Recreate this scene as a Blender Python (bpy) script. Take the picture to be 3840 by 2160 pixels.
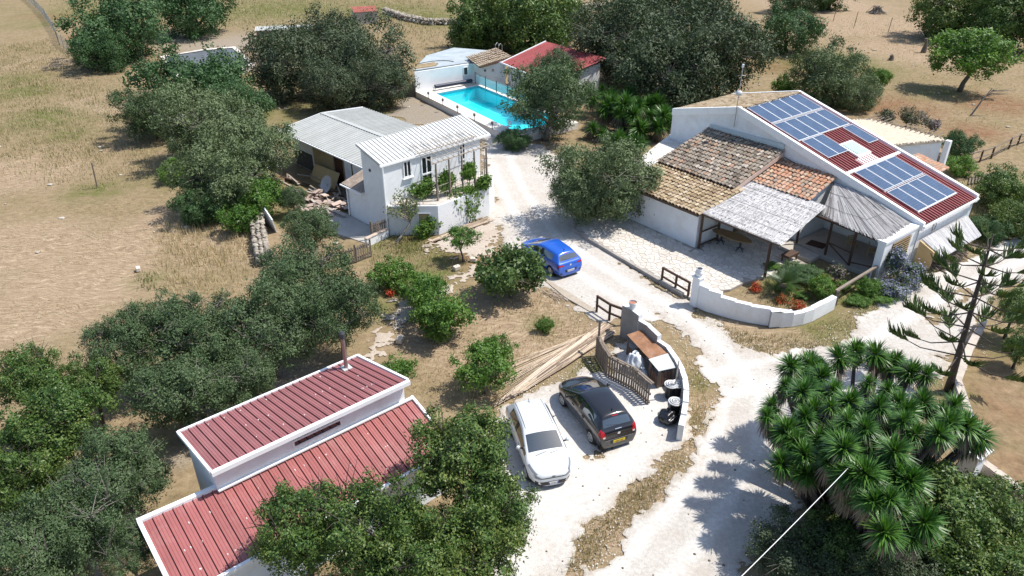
import bpy, bmesh, math, random
import numpy as np
from mathutils import Vector, Matrix
for o in list(bpy.data.objects): bpy.data.objects.remove(o)
sc = bpy.context.scene
C = sc.collection
R = math.radians
# ---------------------------------------------------------------- camera, sky, sun, exposure
cd = bpy.data.cameras.new('camera'); cam = bpy.data.objects.new('camera', cd); C.objects.link(cam)
cam.location = (0, 0, 19.5); cam.rotation_euler = (R(90-29.4), 0, 0)
cd.sensor_width = 36.0; cd.lens = 36.0*2750/3840; cd.clip_end = 3000
sc.camera = cam
SUN_EL = R(60); SUN_AZ = math.atan2(0.16, 1.0)          # direction towards the sun, from +x
w = bpy.data.worlds.new('World'); sc.world = w; w.use_nodes = True
nt = w.node_tree; bg = nt.nodes['Background']
sky = nt.nodes.new('ShaderNodeTexSky'); sky.sky_type = 'NISHITA'; sky.sun_disc = False
sky.sun_elevation = SUN_EL; sky.sun_rotation = R(90)-SUN_AZ
nt.links.new(sky.outputs[0], bg.inputs[0]); bg.inputs[1].default_value = 0.14
sl = bpy.data.lights.new('sun', 'SUN'); sl.energy = 4.4; sl.angle = R(0.53); sl.color = (1.0, 0.955, 0.88)
so = bpy.data.objects.new('sun', sl); C.objects.link(so)
sd = Vector((math.cos(SUN_EL)*math.cos(SUN_AZ), math.cos(SUN_EL)*math.sin(SUN_AZ), math.sin(SUN_EL)))
so.rotation_euler = sd.to_track_quat('Z', 'Y').to_euler(); so.location = (30, 20, 40)
sc.view_settings.view_transform = 'Standard'; sc.view_settings.look = 'None'
sc.view_settings.exposure = 0.45; sc.view_settings.gamma = 1.0
sc.view_settings.use_curve_mapping = False
# ---------------------------------------------------------------- helpers
ORG = {}
def tag(o, label=None, cat=None, group=None, kind=None):
    if label: o['label'] = label
    if cat: o['category'] = cat
    if group: o['group'] = group
    if kind: o['kind'] = kind
    return o
def thing(name, label, cat, loc, rz=0, group=None):
    loc = (tuple(loc)+(0.,))[:3]
    o = bpy.data.objects.new(name, None); C.objects.link(o)
    o.location = loc; o.rotation_euler = (0, 0, rz); o.empty_display_size = .3
    ORG[o.name] = Vector(loc)
    return tag(o, label, cat, group)
def link(name, me, m=None, parent=None, loc=(0,0,0), rot=(0,0,0), scale=(1,1,1)):
    o = bpy.data.objects.new(name, me); C.objects.link(o)
    o.location = loc; o.rotation_euler = rot; o.scale = scale
    if m is not None and len(me.materials) == 0: me.materials.append(m)
    if parent is not None:
        o.parent = parent; ORG[o.name] = ORG[parent.name]
    else: ORG[o.name] = Vector(loc)
    return o
class MB:
    def __init__(s): s.v = []; s.f = []
    def add(s, vs, fs):
        n = len(s.v); s.v += [tuple(p) for p in vs]; s.f += [tuple(i+n for i in f) for f in fs]; return s
    def poly(s, pts): return s.add(pts, [tuple(range(len(pts)))])
    def hexa(s, p):   # p[0:4] bottom ring, p[4:8] top ring
        return s.add(p, [(3,2,1,0),(4,5,6,7),(0,1,5,4),(1,2,6,5),(2,3,7,6),(3,0,4,7)])
    def box(s, c, d, rz=0, rx=0):
        m = Matrix.Rotation(rz, 3, 'Z') @ Matrix.Rotation(rx, 3, 'X')
        x, y, z = d[0]/2, d[1]/2, d[2]/2
        return s.hexa([Vector(c)+m@Vector(q) for q in ((-x,-y,-z),(x,-y,-z),(x,y,-z),(-x,y,-z),(-x,-y,z),(x,-y,z),(x,y,z),(-x,y,z))])
    def beam(s, p, q, w, h, up=(0,0,1)):
        p, q = Vector(p), Vector(q); t = (q-p).normalized(); a = t.cross(Vector(up))
        if a.length < 1e-3: a = t.cross(Vector((1,0,0)))
        a.normalize(); b = a.cross(t); a *= w/2; b *= h/2
        return s.hexa([p-a-b, p+a-b, q+a-b, q-a-b, p-a+b, p+a+b, q+a+b, q-a+b])
    def tube(s, pts, r, n=6, cap=True):
        pts = [Vector(p) for p in pts]; rs = r if isinstance(r, (list, tuple)) else [r]*len(pts)
        base = len(s.v); prev = None
        for i, p in enumerate(pts):
            t = (pts[min(i+1, len(pts)-1)]-pts[max(i-1, 0)]).normalized()
            a = t.cross(Vector((0,0,1))) if prev is None else prev - t*prev.dot(t)
            if a.length < 1e-3: a = t.cross(Vector((1,0,0)))
            a.normalize(); prev = a; b = t.cross(a)
            for k in range(n):
                an = 2*math.pi*k/n; s.v.append(tuple(p+(a*math.cos(an)+b*math.sin(an))*rs[i]))
        for i in range(len(pts)-1):
            for k in range(n):
                k2 = (k+1) % n; s.f.append((base+i*n+k, base+i*n+k2, base+(i+1)*n+k2, base+(i+1)*n+k))
        if cap:
            s.f.append(tuple(base+k for k in range(n))[::-1]); s.f.append(tuple(base+(len(pts)-1)*n+k for k in range(n)))
        return s
    def lathe(s, c, prof, n=16, cap=True):   # prof: (r, z)
        base = len(s.v)
        for r, z in prof:
            for k in range(n):
                an = 2*math.pi*k/n; s.v.append((c[0]+r*math.cos(an), c[1]+r*math.sin(an), c[2]+z))
        for i in range(len(prof)-1):
            for k in range(n):
                k2 = (k+1) % n; s.f.append((base+i*n+k, base+i*n+k2, base+(i+1)*n+k2, base+(i+1)*n+k))
        if cap:
            s.f.append(tuple(base+k for k in range(n))[::-1]); s.f.append(tuple(base+(len(prof)-1)*n+k for k in range(n)))
        return s
    def prism(s, poly, z0, z1):
        n = len(poly); base = len(s.v)
        zz0 = z0 if isinstance(z0, (list, tuple)) else [z0]*n; zz1 = z1 if isinstance(z1, (list, tuple)) else [z1]*n
        s.v += [(p[0], p[1], z) for p, z in zip(poly, zz0)] + [(p[0], p[1], z) for p, z in zip(poly, zz1)]
        s.f.append(tuple(base+i for i in range(n))[::-1]); s.f.append(tuple(base+n+i for i in range(n)))
        for i in range(n):
            j = (i+1) % n; s.f.append((base+i, base+j, base+n+j, base+n+i))
        return s
    def mesh(s, name, org=(0,0,0), smooth=False, fix=True):
        ox, oy, oz = org
        me = bpy.data.meshes.new(name); me.from_pydata([(x-ox, y-oy, z-oz) for x, y, z in s.v], [], s.f)
        if fix and len(s.f) < 6000:
            bm = bmesh.new(); bm.from_mesh(me); bmesh.ops.recalc_face_normals(bm, faces=bm.faces); bm.to_mesh(me); bm.free()
        if smooth: me.polygons.foreach_set('use_smooth', [True]*len(me.polygons))
        me.update(); return me
    def build(s, name, m, parent=None, smooth=False, bevel=0, loc=None):
        if parent is not None: org = ORG[parent.name]
        else: org = loc if loc is not None else s.v[0]
        o = link(name, s.mesh(name, org, smooth), m, parent, (0,0,0) if parent is not None else org)
        if bevel:
            b = o.modifiers.new('bevel', 'BEVEL'); b.width = bevel; b.segments = 2; b.limit_method = 'ANGLE'
        return o
def npmesh(name, V, nper):
    """V: (n*nper,3) array, consecutive nper verts form one face"""
    V = np.ascontiguousarray(V, dtype=np.float32); nv = len(V); nf = nv//nper
    me = bpy.data.meshes.new(name); me.vertices.add(nv); me.vertices.foreach_set('co', V.ravel())
    me.loops.add(nv); me.loops.foreach_set('vertex_index', np.arange(nv, dtype=np.int32))
    me.polygons.add(nf); me.polygons.foreach_set('loop_start', np.arange(0, nv, nper, dtype=np.int32))
    me.polygons.foreach_set('loop_total', np.full(nf, nper, dtype=np.int32)); me.update(calc_edges=True); return me
def copy_tree(o, parent=None):
    c = o.copy(); C.objects.link(c); c.parent = parent; ORG[c.name] = ORG.get(o.name, Vector((0,0,0)))
    for ch in list(o.children): copy_tree(ch, c)
    return c
def lerp(a, b, t): return tuple(x+(y-x)*t for x, y in zip(a, b))
def V3(p, z): return (p[0], p[1], z)
# ---------------------------------------------------------------- materials
MATS = {}
def nodes_of(name):
    m = bpy.data.materials.new(name); m.use_nodes = True; return m, m.node_tree, m.node_tree.nodes['Principled BSDF']
def N(t, kind, **kw):
    n = t.nodes.new('ShaderNode'+kind)
    for k, v in kw.items():
        if k.startswith('i_'): n.inputs[k[2:]].default_value = v
        else: setattr(n, k, v)
    return n
def noise(t, co, scale, detail=4., rough=.6):
    n = N(t, 'TexNoise'); n.inputs['Scale'].default_value = scale; n.inputs['Detail'].default_value = detail; n.inputs['Roughness'].default_value = rough
    t.links.new(co, n.inputs['Vector']); return n.outputs['Fac']
def ramp(t, fac, stops):
    n = N(t, 'ValToRGB'); e = n.color_ramp.elements
    while len(e) < len(stops): e.new(.5)
    for el, (p, c) in zip(e, stops): el.position = p; el.color = (c[0], c[1], c[2], 1) if not isinstance(c, (int, float)) else (c, c, c, 1)
    if fac is not None: t.links.new(fac, n.inputs['Fac'])
    return n.outputs['Color']
def mixc(t, f, a, b, blend='MIX'):
    n = N(t, 'MixRGB', blend_type=blend)
    for i, x in ((0, f), (1, a), (2, b)):
        if isinstance(x, (int, float)): n.inputs[i].default_value = x
        elif isinstance(x, tuple): n.inputs[i].default_value = (*x[:3], 1)
        else: t.links.new(x, n.inputs[i])
    return n.outputs[0]
def math_(t, op, a, b=0.):
    n = N(t, 'Math', operation=op)
    for i, x in ((0, a), (1, b)):
        if isinstance(x, (int, float)): n.inputs[i].default_value = x
        else: t.links.new(x, n.inputs[i])
    return n.outputs[0]
def mul(c, k): return tuple(min(1., x*k) for x in c)
def mat(name, col, rough=.8, var=.18, vs=2.5, bump=0., bs=25., spec=.35, metal=0., dirt=None, dscale=1.2, damt=.35, rnd=0., coat=0.):
    if name in MATS: return MATS[name]
    m, t, p = nodes_of(name)
    co = N(t, 'TexCoord').outputs['Object']
    c = ramp(t, noise(t, co, vs), [(.25, mul(col, 1-var)), (.75, mul(col, 1+var))])
    if dirt:
        f = ramp(t, noise(t, co, dscale, 6, .7), [(.5, 0.), (.72, 1.)])
        c = mixc(t, math_(t, 'MULTIPLY', f, damt), c, dirt)
    if rnd:
        oi = N(t, 'ObjectInfo').outputs['Random']; k = N(t, 'MapRange'); t.links.new(oi, k.inputs[0])
        k.inputs[3].default_value = 1-rnd; k.inputs[4].default_value = 1+rnd
        h = N(t, 'HueSaturation'); t.links.new(c, h.inputs['Color']); t.links.new(k.outputs[0], h.inputs['Value']); c = h.outputs[0]
    t.links.new(c, p.inputs['Base Color'])
    p.inputs['Roughness'].default_value = rough; p.inputs['Specular IOR Level'].default_value = spec; p.inputs['Metallic'].default_value = metal
    if coat: p.inputs['Coat Weight'].default_value = coat; p.inputs['Coat Roughness'].default_value = .04
    if bump:
        b = N(t, 'Bump'); b.inputs['Strength'].default_value = bump; b.inputs['Distance'].default_value = .02
        t.links.new(noise(t, co, bs, 5), b.inputs['Height']); t.links.new(b.outputs[0], p.inputs['Normal'])
    MATS[name] = m; return m
def leafmat(name, stops, trans=.25, rough=.55, big=.5, spec=.25):
    """stops: colours spread over leaves at random; big: scale of patchy variation through the crown"""
    m, t, p = nodes_of(name)
    g = N(t, 'NewGeometry').outputs['Random Per Island']; co = N(t, 'TexCoord').outputs['Object']
    f = math_(t, 'ADD', math_(t, 'MULTIPLY', g, .40), math_(t, 'MULTIPLY', noise(t, co, big, 4, .7), .80))
    oi = N(t, 'ObjectInfo').outputs['Random']; f = math_(t, 'ADD', f, math_(t, 'MULTIPLY', math_(t, 'SUBTRACT', oi, .5), .14))
    n = len(stops); c = ramp(t, f, [(.12+.78*i/(n-1), s) for i, s in enumerate(stops)])
    t.links.new(c, p.inputs['Base Color']); p.inputs['Roughness'].default_value = rough; p.inputs['Specular IOR Level'].default_value = spec
    tr = N(t, 'BsdfTranslucent'); t.links.new(mixc(t, 1., c, (1.1, 1.25, .55), 'MULTIPLY'), tr.inputs[0])
    mx = N(t, 'MixShader'); mx.inputs[0].default_value = trans
    t.links.new(p.outputs[0], mx.inputs[1]); t.links.new(tr.outputs[0], mx.inputs[2]); t.links.new(mx.outputs[0], t.nodes['Material Output'].inputs['Surface'])
    MATS[name] = m; return m
def glassmat(name, tint, gl=.12, rough=.02, dark=None):
    m, t, p = nodes_of(name); t.nodes.remove(p)
    fr = N(t, 'Fresnel'); fr.inputs[0].default_value = 1.45
    a = N(t, 'BsdfTransparent') if dark is None else N(t, 'BsdfDiffuse'); a.inputs[0].default_value = (*(tint if dark is None else dark), 1)
    g = N(t, 'BsdfGlossy'); g.inputs['Roughness'].default_value = rough
    mx = N(t, 'MixShader'); t.links.new(math_(t, 'ADD', fr.outputs[0], gl), mx.inputs[0]); t.links.new(a.outputs[0], mx.inputs[1]); t.links.new(g.outputs[0], mx.inputs[2])
    t.links.new(mx.outputs[0], t.nodes['Material Output'].inputs['Surface']); MATS[name] = m; return m
WHITE = mat('white_render', (.77,.78,.79), .85, .06, 1.5, .3, 14, dirt=(.5,.455,.39), dscale=.8, damt=.38)
WHITEP = mat('white_paint_trim', (.82,.83,.83), .55, .04, 3, dirt=(.5,.48,.45), dscale=2.5, damt=.2)
STONEW = mat('grey_render', (.36,.33,.30), .95, .2, 2, .6, 12, dirt=(.2,.18,.16), dscale=1.5, damt=.5)
CONC = mat('concrete', (.42,.40,.37), .9, .15, 1.2, .4, 20, dirt=(.25,.23,.2), dscale=.8, damt=.5)
REDM = mat('red_metal_roof', (.30,.10,.095), .42, .12, .8, .05, 60, spec=.45, dirt=(.42,.26,.24), dscale=1.1, damt=.35, rnd=.09)
REDD = mat('red_metal_roof_low_sheen', (.285,.115,.115), .45, .12, .8, .05, 60, spec=.4, dirt=(.33,.2,.19), dscale=1.1, damt=.25, rnd=.08)  # copy of the roof red, its colour toned for the upper slope's weaker sheen
WROOF = mat('white_metal_roof', (.66,.66,.64), .45, .05, 1, dirt=(.55,.53,.5), dscale=1.5, damt=.25, rnd=.03)
GROOF = mat('grey_fibre_roof', (.40,.41,.395), .8, .1, 1.2, .2, 20, dirt=(.36,.37,.35), dscale=1.6, damt=.45, rnd=.05)
WOOD = mat('weathered_wood', (.21,.17,.135), .9, .25, 6, .4, 30, rnd=.2)
DWOOD = mat('dark_stained_wood', (.085,.05,.035), .7, .25, 5, .2, 30, rnd=.15)
PWOOD = mat('pale_wood', (.45,.34,.2), .85, .2, 5, .2, 30, rnd=.2)
PLY = mat('plywood', (.55,.40,.2), .8, .1, 3, .1, 30)
REED = mat('grey_reed', (.62,.605,.595), .9, .2, 4, .5, 40)
MATS['island_reed'] = None
BLACKP = mat('black_plastic', (.018,.018,.02), .45, .2, 4, spec=.4)
METAL = mat('galvanised_metal', (.42,.43,.44), .4, .1, 4, metal=.7)
DMETAL = mat('dark_metal', (.05,.05,.055), .5, .2, 4)
RUST = mat('rusty_sheet', (.26,.13,.07), .9, .3, 2.5, .2, 30, dirt=(.42,.33,.27), dscale=2.2, damt=.6)
GREYSH = mat('grey_sheet', (.5,.53,.53), .6, .1, 2, dirt=(.35,.33,.3), damt=.4)
TERRA = mat('terracotta', (.42,.17,.1), .8, .15, 4)
BARK = mat('bark', (.13,.105,.085), .95, .3, 6, .8, 14)
DBARK = mat('dark_bark', (.075,.06,.05), .95, .3, 6, .8, 14)
CAST = mat('dark_opening', (.02,.02,.022), .6, .2, 3)
WINGL = glassmat('window_glass', None, .06, .03, (.015,.018,.022))
def islandmat(name, stops, rough=.9, spec=.2, usepos=0.):
    m, t, p = nodes_of(name)
    g = N(t, 'NewGeometry').outputs['Random Per Island']; oi = N(t, 'ObjectInfo').outputs['Random']
    f = math_(t, 'FRACT', math_(t, 'ADD', g, math_(t, 'MULTIPLY', oi, 7.31)))
    co = N(t, 'TexCoord').outputs['Object']
    if usepos: f = math_(t, 'ADD', math_(t, 'MULTIPLY', f, .6), math_(t, 'MULTIPLY', noise(t, co, usepos, 3), .5))
    c = ramp(t, f, [(.08+.84*i/(len(stops)-1), s) for i, s in enumerate(stops)])
    c = mixc(t, .5, c, ramp(t, noise(t, co, 9, 5), [(.3, .72), (.7, 1.)]), 'MULTIPLY')
    t.links.new(c, p.inputs['Base Color']); p.inputs['Roughness'].default_value = rough; p.inputs['Specular IOR Level'].default_value = spec
    MATS[name] = m; return m
REEDI = islandmat('reed_canes_grey', [(.56,.545,.535), (.72,.705,.695), (.84,.825,.815), (.64,.62,.61)])
CANE = islandmat('cut_canes', [(.20,.15,.11), (.48,.38,.29), (.62,.51,.40), (.30,.22,.165), (.72,.61,.49), (.55,.44,.335), (.66,.55,.40), (.24,.18,.135)])  # darkest stops paint the shaded gaps between canes
ROCK = islandmat('field_stone', [(.28,.245,.2), (.38,.34,.28), (.45,.41,.35), (.33,.28,.23)])
TILE_G = islandmat('tiles_grey_lichen', [(.15,.125,.10), (.23,.195,.155), (.34,.28,.22), (.18,.155,.125), (.38,.24,.165), (.26,.23,.19), (.50,.43,.36), (.20,.17,.14), (.31,.265,.215)])
TILE_Y = islandmat('tiles_yellow_brown', [(.26,.19,.115), (.38,.29,.18), (.45,.35,.22), (.30,.225,.14), (.54,.45,.33), (.36,.26,.17)])
TILE_O = islandmat('tiles_orange', [(.43,.225,.14), (.5,.29,.19), (.28,.235,.19), (.47,.26,.17), (.54,.40,.30), (.36,.275,.21), (.49,.255,.16)])
# ---------------------------------------------------------------- ground, tracks, paths
rng = np.random.default_rng(7)
_lat = rng.random((128, 128))
def vnoise(x, y, s):
    x = np.asarray(x)/s; y = np.asarray(y)/s; i = np.floor(x).astype(int); j = np.floor(y).astype(int); u = x-i; v = y-j
    u = u*u*(3-2*u); v = v*v*(3-2*v); L = _lat
    return (L[i % 128, j % 128]*(1-u)*(1-v)+L[(i+1) % 128, j % 128]*u*(1-v)+L[i % 128, (j+1) % 128]*(1-u)*v+L[(i+1) % 128, (j+1) % 128]*u*v)
def sdf(P, x, y):
    """signed distance to polygon, inside positive"""
    P = np.array(P)[:, :2]; d = np.full(x.shape, 1e9); ins = np.zeros(x.shape, bool)
    for (ax, ay), (bx, by) in zip(P, np.roll(P, -1, 0)):
        ex, ey = bx-ax, by-ay; t = np.clip(((x-ax)*ex+(y-ay)*ey)/(ex*ex+ey*ey+1e-12), 0, 1)
        d = np.minimum(d, (x-ax-ex*t)**2+(y-ay-ey*t)**2)
        c = ((ay > y) != (by > y)) & (x < ex*(y-ay)/(by-ay+1e-12)+ax); ins ^= c
    d = np.sqrt(d); return np.where(ins, d, -d)
TRACKS = [[(-1.22,57.21), (0.06,48.63), (2.01,40.81), (5.28,35.25), (8.07,31.52), (9.43,28.02), (9.91,25.05), (8.77,22.04), (6.44,18.54), (3.35,15.13)], [(9.69,26.19), (12.08,27.08), (15.85,29.35), (21.27,33.52), (26.14,36.65), (31.41,39.70)]]
def track_mask(x, y):
    out = np.zeros(x.shape)
    for L in TRACKS:
        d = np.full(x.shape, 1e9)
        for (ax, ay), (bx, by) in zip(L, L[1:]):
            ex, ey = bx-ax, by-ay; q = np.clip(((x-ax)*ex+(y-ay)*ey)/(ex*ex+ey*ey), 0, 1); d = np.minimum(d, np.hypot(x-ax-ex*q, y-ay-ey*q))
        out = np.maximum(out, np.exp(-((d-.78)/.3)**2))
    out = np.maximum(out, np.clip(sdf(PARKP, x, y)*.6, 0, .9))
    return out
def field_sheet(name, F, x0, x1, y0, y1, step, z, m):
    xs = np.arange(x0, x1, step); ys = np.arange(y0, y1, step); X, Y = np.meshgrid(xs, ys, indexing='ij'); f = F(X, Y)
    Z = z+.02*vnoise(X, Y, .9)+.012*vnoise(X, Y, .3)
    vid = {}; verts = []; faces = []; edge = []
    def vtx(key, p):
        if key not in vid: vid[key] = len(verts); verts.append(p); edge.append(max(0., float(f[key])) if isinstance(key[0], (int, np.integer)) else 0.)
        return vid[key]
    nx, ny = f.shape; pos = f > 0
    any_ = pos[:-1, :-1] | pos[1:, :-1] | pos[1:, 1:] | pos[:-1, 1:]
    for i, j in zip(*np.nonzero(any_)):
        cs = ((i, j), (i+1, j), (i+1, j+1), (i, j+1)); poly = []
        for k in range(4):
            a = cs[k]; b = cs[(k+1) % 4]
            if pos[a]: poly.append(vtx(a, (X[a], Y[a], Z[a])))
            if pos[a] != pos[b]:
                t = f[a]/(f[a]-f[b]); key = (min(a, b), max(a, b))
                poly.append(vtx(key, (X[a]+(X[b]-X[a])*t, Y[a]+(Y[b]-Y[a])*t, z-.006)))
        if len(poly) > 2: faces.append(poly)
    me = bpy.data.meshes.new(name); me.from_pydata([tuple(map(float, v)) for v in verts], [], faces); me.update()
    me.polygons.foreach_set('use_smooth', [True]*len(me.polygons)); ea = me.attributes.new('edge', 'FLOAT', 'POINT'); ea.data.foreach_set('value', np.array(edge, dtype=np.float32)); va_ = np.array(verts); ta = me.attributes.new('track', 'FLOAT', 'POINT'); ta.data.foreach_set('value', track_mask(va_[:, 0], va_[:, 1]).astype(np.float32))
    return tag(link(name, me, m), kind='structure')
# masks of what grows where: (x, y, radius, channel, amount); channels 0 green weeds, 1 red soil, 2 pale straw, 3 grey dirt
BLOBS = []
def blob(w, ch, amt): BLOBS.append((*w[:2], w[3], ch, amt))
for a in ((-42.51,66.08,0.00,3.09), (-38.20,61.37,0.00,1.54), (-54.68,81.04,0.00,2.61), (-73.30,115.40,0.00,4.18), (-66.01,130.50,0.00,10.02), (-42.66,128.41,0.00,9.88), (-33.94,130.50,0.00,8.35), (-17.91,130.50,0.00,5.35), (-9.43,115.40,0.00,3.58),
          (-20.24,35.71,0.00,0.66), (-21.87,52.63,0.00,2.40), (-24.58,52.63,0.00,2.40), (-6.73,40.25,0.00,1.81), (-4.88,38.64,0.00,1.29), (-6.62,33.10,0.00,1.25), (-4.45,36.65,0.00,1.35), (1.43,30.96,0.00,0.69),
          (16.48,34.81,0.00,2.16), (18.99,33.10,0.00,1.67), (20.64,33.52,0.00,1.26), (15.48,30.41,0.00,1.47), (31.00,43.18,0.00,2.56), (35.81,48.63,0.00,2.82), (8.29,26.19,0.00,0.53), (3.45,27.08,0.00,0.81), (37.79,88.79,0.00,6.13), (-20.99,68.67,0.00,3.01), (-11.40,67.35,0.00,1.48), (43.62,75.98,0.00,2.46), (23.82,28.67,0.00,1.12), (18.93,25.05,0.00,0.77), (-29.51,48.63,0.00,1.69), (-15.39,44.45,0.00,1.31)): blob(a, 0, .62)
for a in ((-43.58,67.35,0.00,2.03), (-38.50,61.93,0.00,1.03), (-50.43,75.98,0.00,2.26), (15.83,34.81,0.00,1.73), (17.65,33.94,0.00,1.27), (-39.29,130.50,0.00,8.69), (-22.25,128.41,0.00,6.58), (-13.11,122.52,0.00,3.78)): blob(a, 0, .85)
for a in ((-69.55,122.52,0.00,2.21), (-59.85,106.04,0.00,1.66), (-76.65,134.85,0.00,2.07), (30.87,87.75,0.00,3.03), (36.81,70.03,0.00,3.44), (47.18,71.44,0.00,3.11), (31.65,62.49,0.00,2.08), (40.32,62.49,0.00,2.08), (13.37,122.52,0.00,3.78), (-2.53,38.64,0.00,1.05), (-5.82,40.81,0.00,0.98), (-7.99,74.41,0.00,1.81)): blob(a, 1, .55)
for a in ((20.66,24.51,0.00,1.51), (19.04,20.71,0.00,1.20), (22.69,27.39,0.00,1.09)): blob(a, 1, .3)
for a in ((-36.89,52.63,0.00,3.61), (-29.64,39.70,0.00,3.11), (-23.99,35.71,0.00,3.31), (-23.65,39.70,0.00,2.39), (-24.27,31.90,0.00,2.43), (-21.44,43.18,0.00,2.56), (-17.43,39.70,0.00,2.15), (0.24,31.52,0.00,1.71), (2.19,30.41,0.00,1.17), (-75.09,115.40,0.00,2.39), (-55.98,88.79,0.00,2.83), (-40.02,71.44,0.00,3.11), (51.45,115.40,0.00,8.95), (52.48,134.85,0.00,8.95), (33.13,49.39,0.00,2.28), (-4.00,29.70,0.00,1.25), (8.00,24.51,0.00,0.50), (7.10,22.27,0.00,0.55), (5.24,19.69,0.00,0.65), (3.43,17.82,0.00,0.61), (1.96,16.33,0.00,0.58), (10.89,30.05,0.00,1.16), (13.56,29.35,0.00,1.33), (0.26,35.71,0.00,0.88), (72.34,115.40,0.00,7.16), (50.90,95.52,0.00,6.54), (34.20,57.21,0.00,2.25), (-0.77,31.90,0.00,1.22), (1.27,32.30,0.00,1.43), (-2.54,28.02,0.00,1.11), (0.23,29.01,0.00,1.23), (2.90,29.35,0.00,0.95)): blob(a, 2, .9)
for a in ((-7.51,69.34,0.00,2.28), (-5.11,67.35,0.00,2.03), (-9.03,72.90,0.00,1.19), (1.46,62.49,0.00,1.56), (-38.34,100.53,0.00,5.79), (-44.11,104.61,0.00,3.55), (-12.80,21.36,0.00,0.46), (-12.62,22.51,0.00,0.47), (-10.32,26.19,0.00,1.40), (-12.30,24.78,0.00,0.93)): blob(a, 3, .9)
def masks(X, Y):
    M = np.zeros(X.shape+(4,))
    for x, y, r, ch, amt in BLOBS:
        r = max(r, .5); M[..., ch] = np.maximum(M[..., ch], amt*np.exp(-(((X-x)**2+(Y-y)**2)/(r*r*1.7))**1.5*.9))
    return M
def axis(lo, hi, st, far): return np.array([-f for f in far[::-1]]+list(np.arange(lo, hi+.01, st))+list(far))
gx = axis(-70, 70, .8, (80, 100, 140, 220, 400, 700)); gy = np.array([-300, -120, -50, -20, -5]+list(np.arange(2, 125, .8))+[130, 140, 155, 180, 220, 300, 450, 800])
GX, GY = np.meshgrid(gx, gy, indexing='ij'); GM = masks(GX, GY)
nx, ny = GX.shape
POOL = [(-7.53,72.87,0.60), (-3.52,76.03,0.60), None, (0.30,60.50,0.60)]
POOL[2] = tuple(POOL[1][k]+POOL[3][k]-POOL[0][k] for k in range(3))
pcx = sum(p[0] for p in POOL)/4; pcy = sum(p[1] for p in POOL)/4
phole = sdf([(p[0], p[1]) for p in POOL], GX, GY)
idx = np.arange(nx*ny).reshape(nx, ny)
q = np.stack([idx[:-1, :-1], idx[1:, :-1], idx[1:, 1:], idx[:-1, 1:]], -1).reshape(-1, 4)
hol = np.stack([phole[:-1, :-1], phole[1:, :-1], phole[1:, 1:], phole[:-1, 1:]], -1).reshape(-1, 4).max(1) > 0
q = q[~hol]
GZ = np.where((np.abs(GX) < 72) & (GY < 126), .05*(vnoise(GX, GY, 2.3)-.55)-.02, -.03)
me = bpy.data.meshes.new('ground'); me.from_pydata(np.stack([GX, GY, GZ], -1).reshape(-1, 3).tolist(), [], q.tolist()); me.update()
at = me.color_attributes.new('cover', 'FLOAT_COLOR', 'POINT'); at.data.foreach_set('color', GM.reshape(-1, 4).astype(np.float32).ravel())
me.polygons.foreach_set('use_smooth', [True]*len(me.polygons))
m, t, p = nodes_of('dry_field_ground')
co = N(t, 'TexCoord').outputs['Object']; at_ = N(t, 'Attribute', attribute_name='cover'); sp = N(t, 'SeparateColor'); t.links.new(at_.outputs['Color'], sp.inputs[0])
n1 = noise(t, co, .35, 6, .65); n2 = noise(t, co, 2.2, 8, .7); n3 = noise(t, co, 9., 6, .7); n4 = noise(t, co, .9, 5, .6)
base = ramp(t, n2, [(.2, (.135,.10,.062)), (.42, (.235,.178,.11)), (.6, (.31,.24,.15)), (.8, (.41,.33,.22))])
base = mixc(t, ramp(t, n1, [(.42, 0.), (.62, .55)]), base, ramp(t, n2, [(.3, (.15,.125,.06)), (.7, (.25,.205,.105))]))
# mown straw, combed into long wisps
mp = N(t, 'Mapping'); mp.inputs['Scale'].default_value = (1.3, 7., 1); mp.inputs['Rotation'].default_value = (0, 0, R(-28)); 
wv = N(t, 'TexNoise'); wv.inputs['Scale'].default_value = .35; t.links.new(co, wv.inputs['Vector'])
va = N(t, 'VectorMath', operation='MULTIPLY_ADD'); t.links.new(wv.outputs['Color'], va.inputs[0]); va.inputs[1].default_value = (2.6, 2.6, 0); t.links.new(co, va.inputs[2])
t.links.new(va.outputs[0], mp.inputs[0]); n5 = noise(t, mp.outputs[0], 1.1, 7, .72)
straw = ramp(t, n5, [(.30, (.19,.138,.09)), (.46, (.29,.215,.145)), (.57, (.375,.29,.20)), (.68, (.54,.45,.325))])
base = mixc(t, math_(t, 'MULTIPLY', sp.outputs[2], 1.5), base, straw)
soil = ramp(t, n2, [(.3, (.14,.07,.04)), (.7, (.28,.15,.085))])
fr = math_(t, 'MULTIPLY', sp.outputs[1], ramp(t, n4, [(.3, .4), (.6, 1.6)])); base = mixc(t, fr, base, soil)
grey = ramp(t, n3, [(.3, (.22,.185,.145)), (.7, (.38,.33,.27))]); base = mixc(t, at_.outputs['Alpha'], base, grey)
gr = ramp(t, n3, [(.3, (.065,.082,.024)), (.7, (.17,.185,.055))])
fg = math_(t, 'MULTIPLY', sp.outputs[0], ramp(t, math_(t, 'ADD', math_(t, 'MULTIPLY', n4, .6), math_(t, 'MULTIPLY', n2, .4)), [(.38, .1), (.62, 1.7)])); base = mixc(t, fg, base, gr)
base = mixc(t, .35, base, ramp(t, n3, [(.3, .72), (.7, 1.)]), 'MULTIPLY')
base = mixc(t, 1., base, (1.02, 1.0, .98), 'MULTIPLY')
t.links.new(base, p.inputs['Base Color']); p.inputs['Roughness'].default_value = 1.; p.inputs['Specular IOR Level'].default_value = .1
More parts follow.
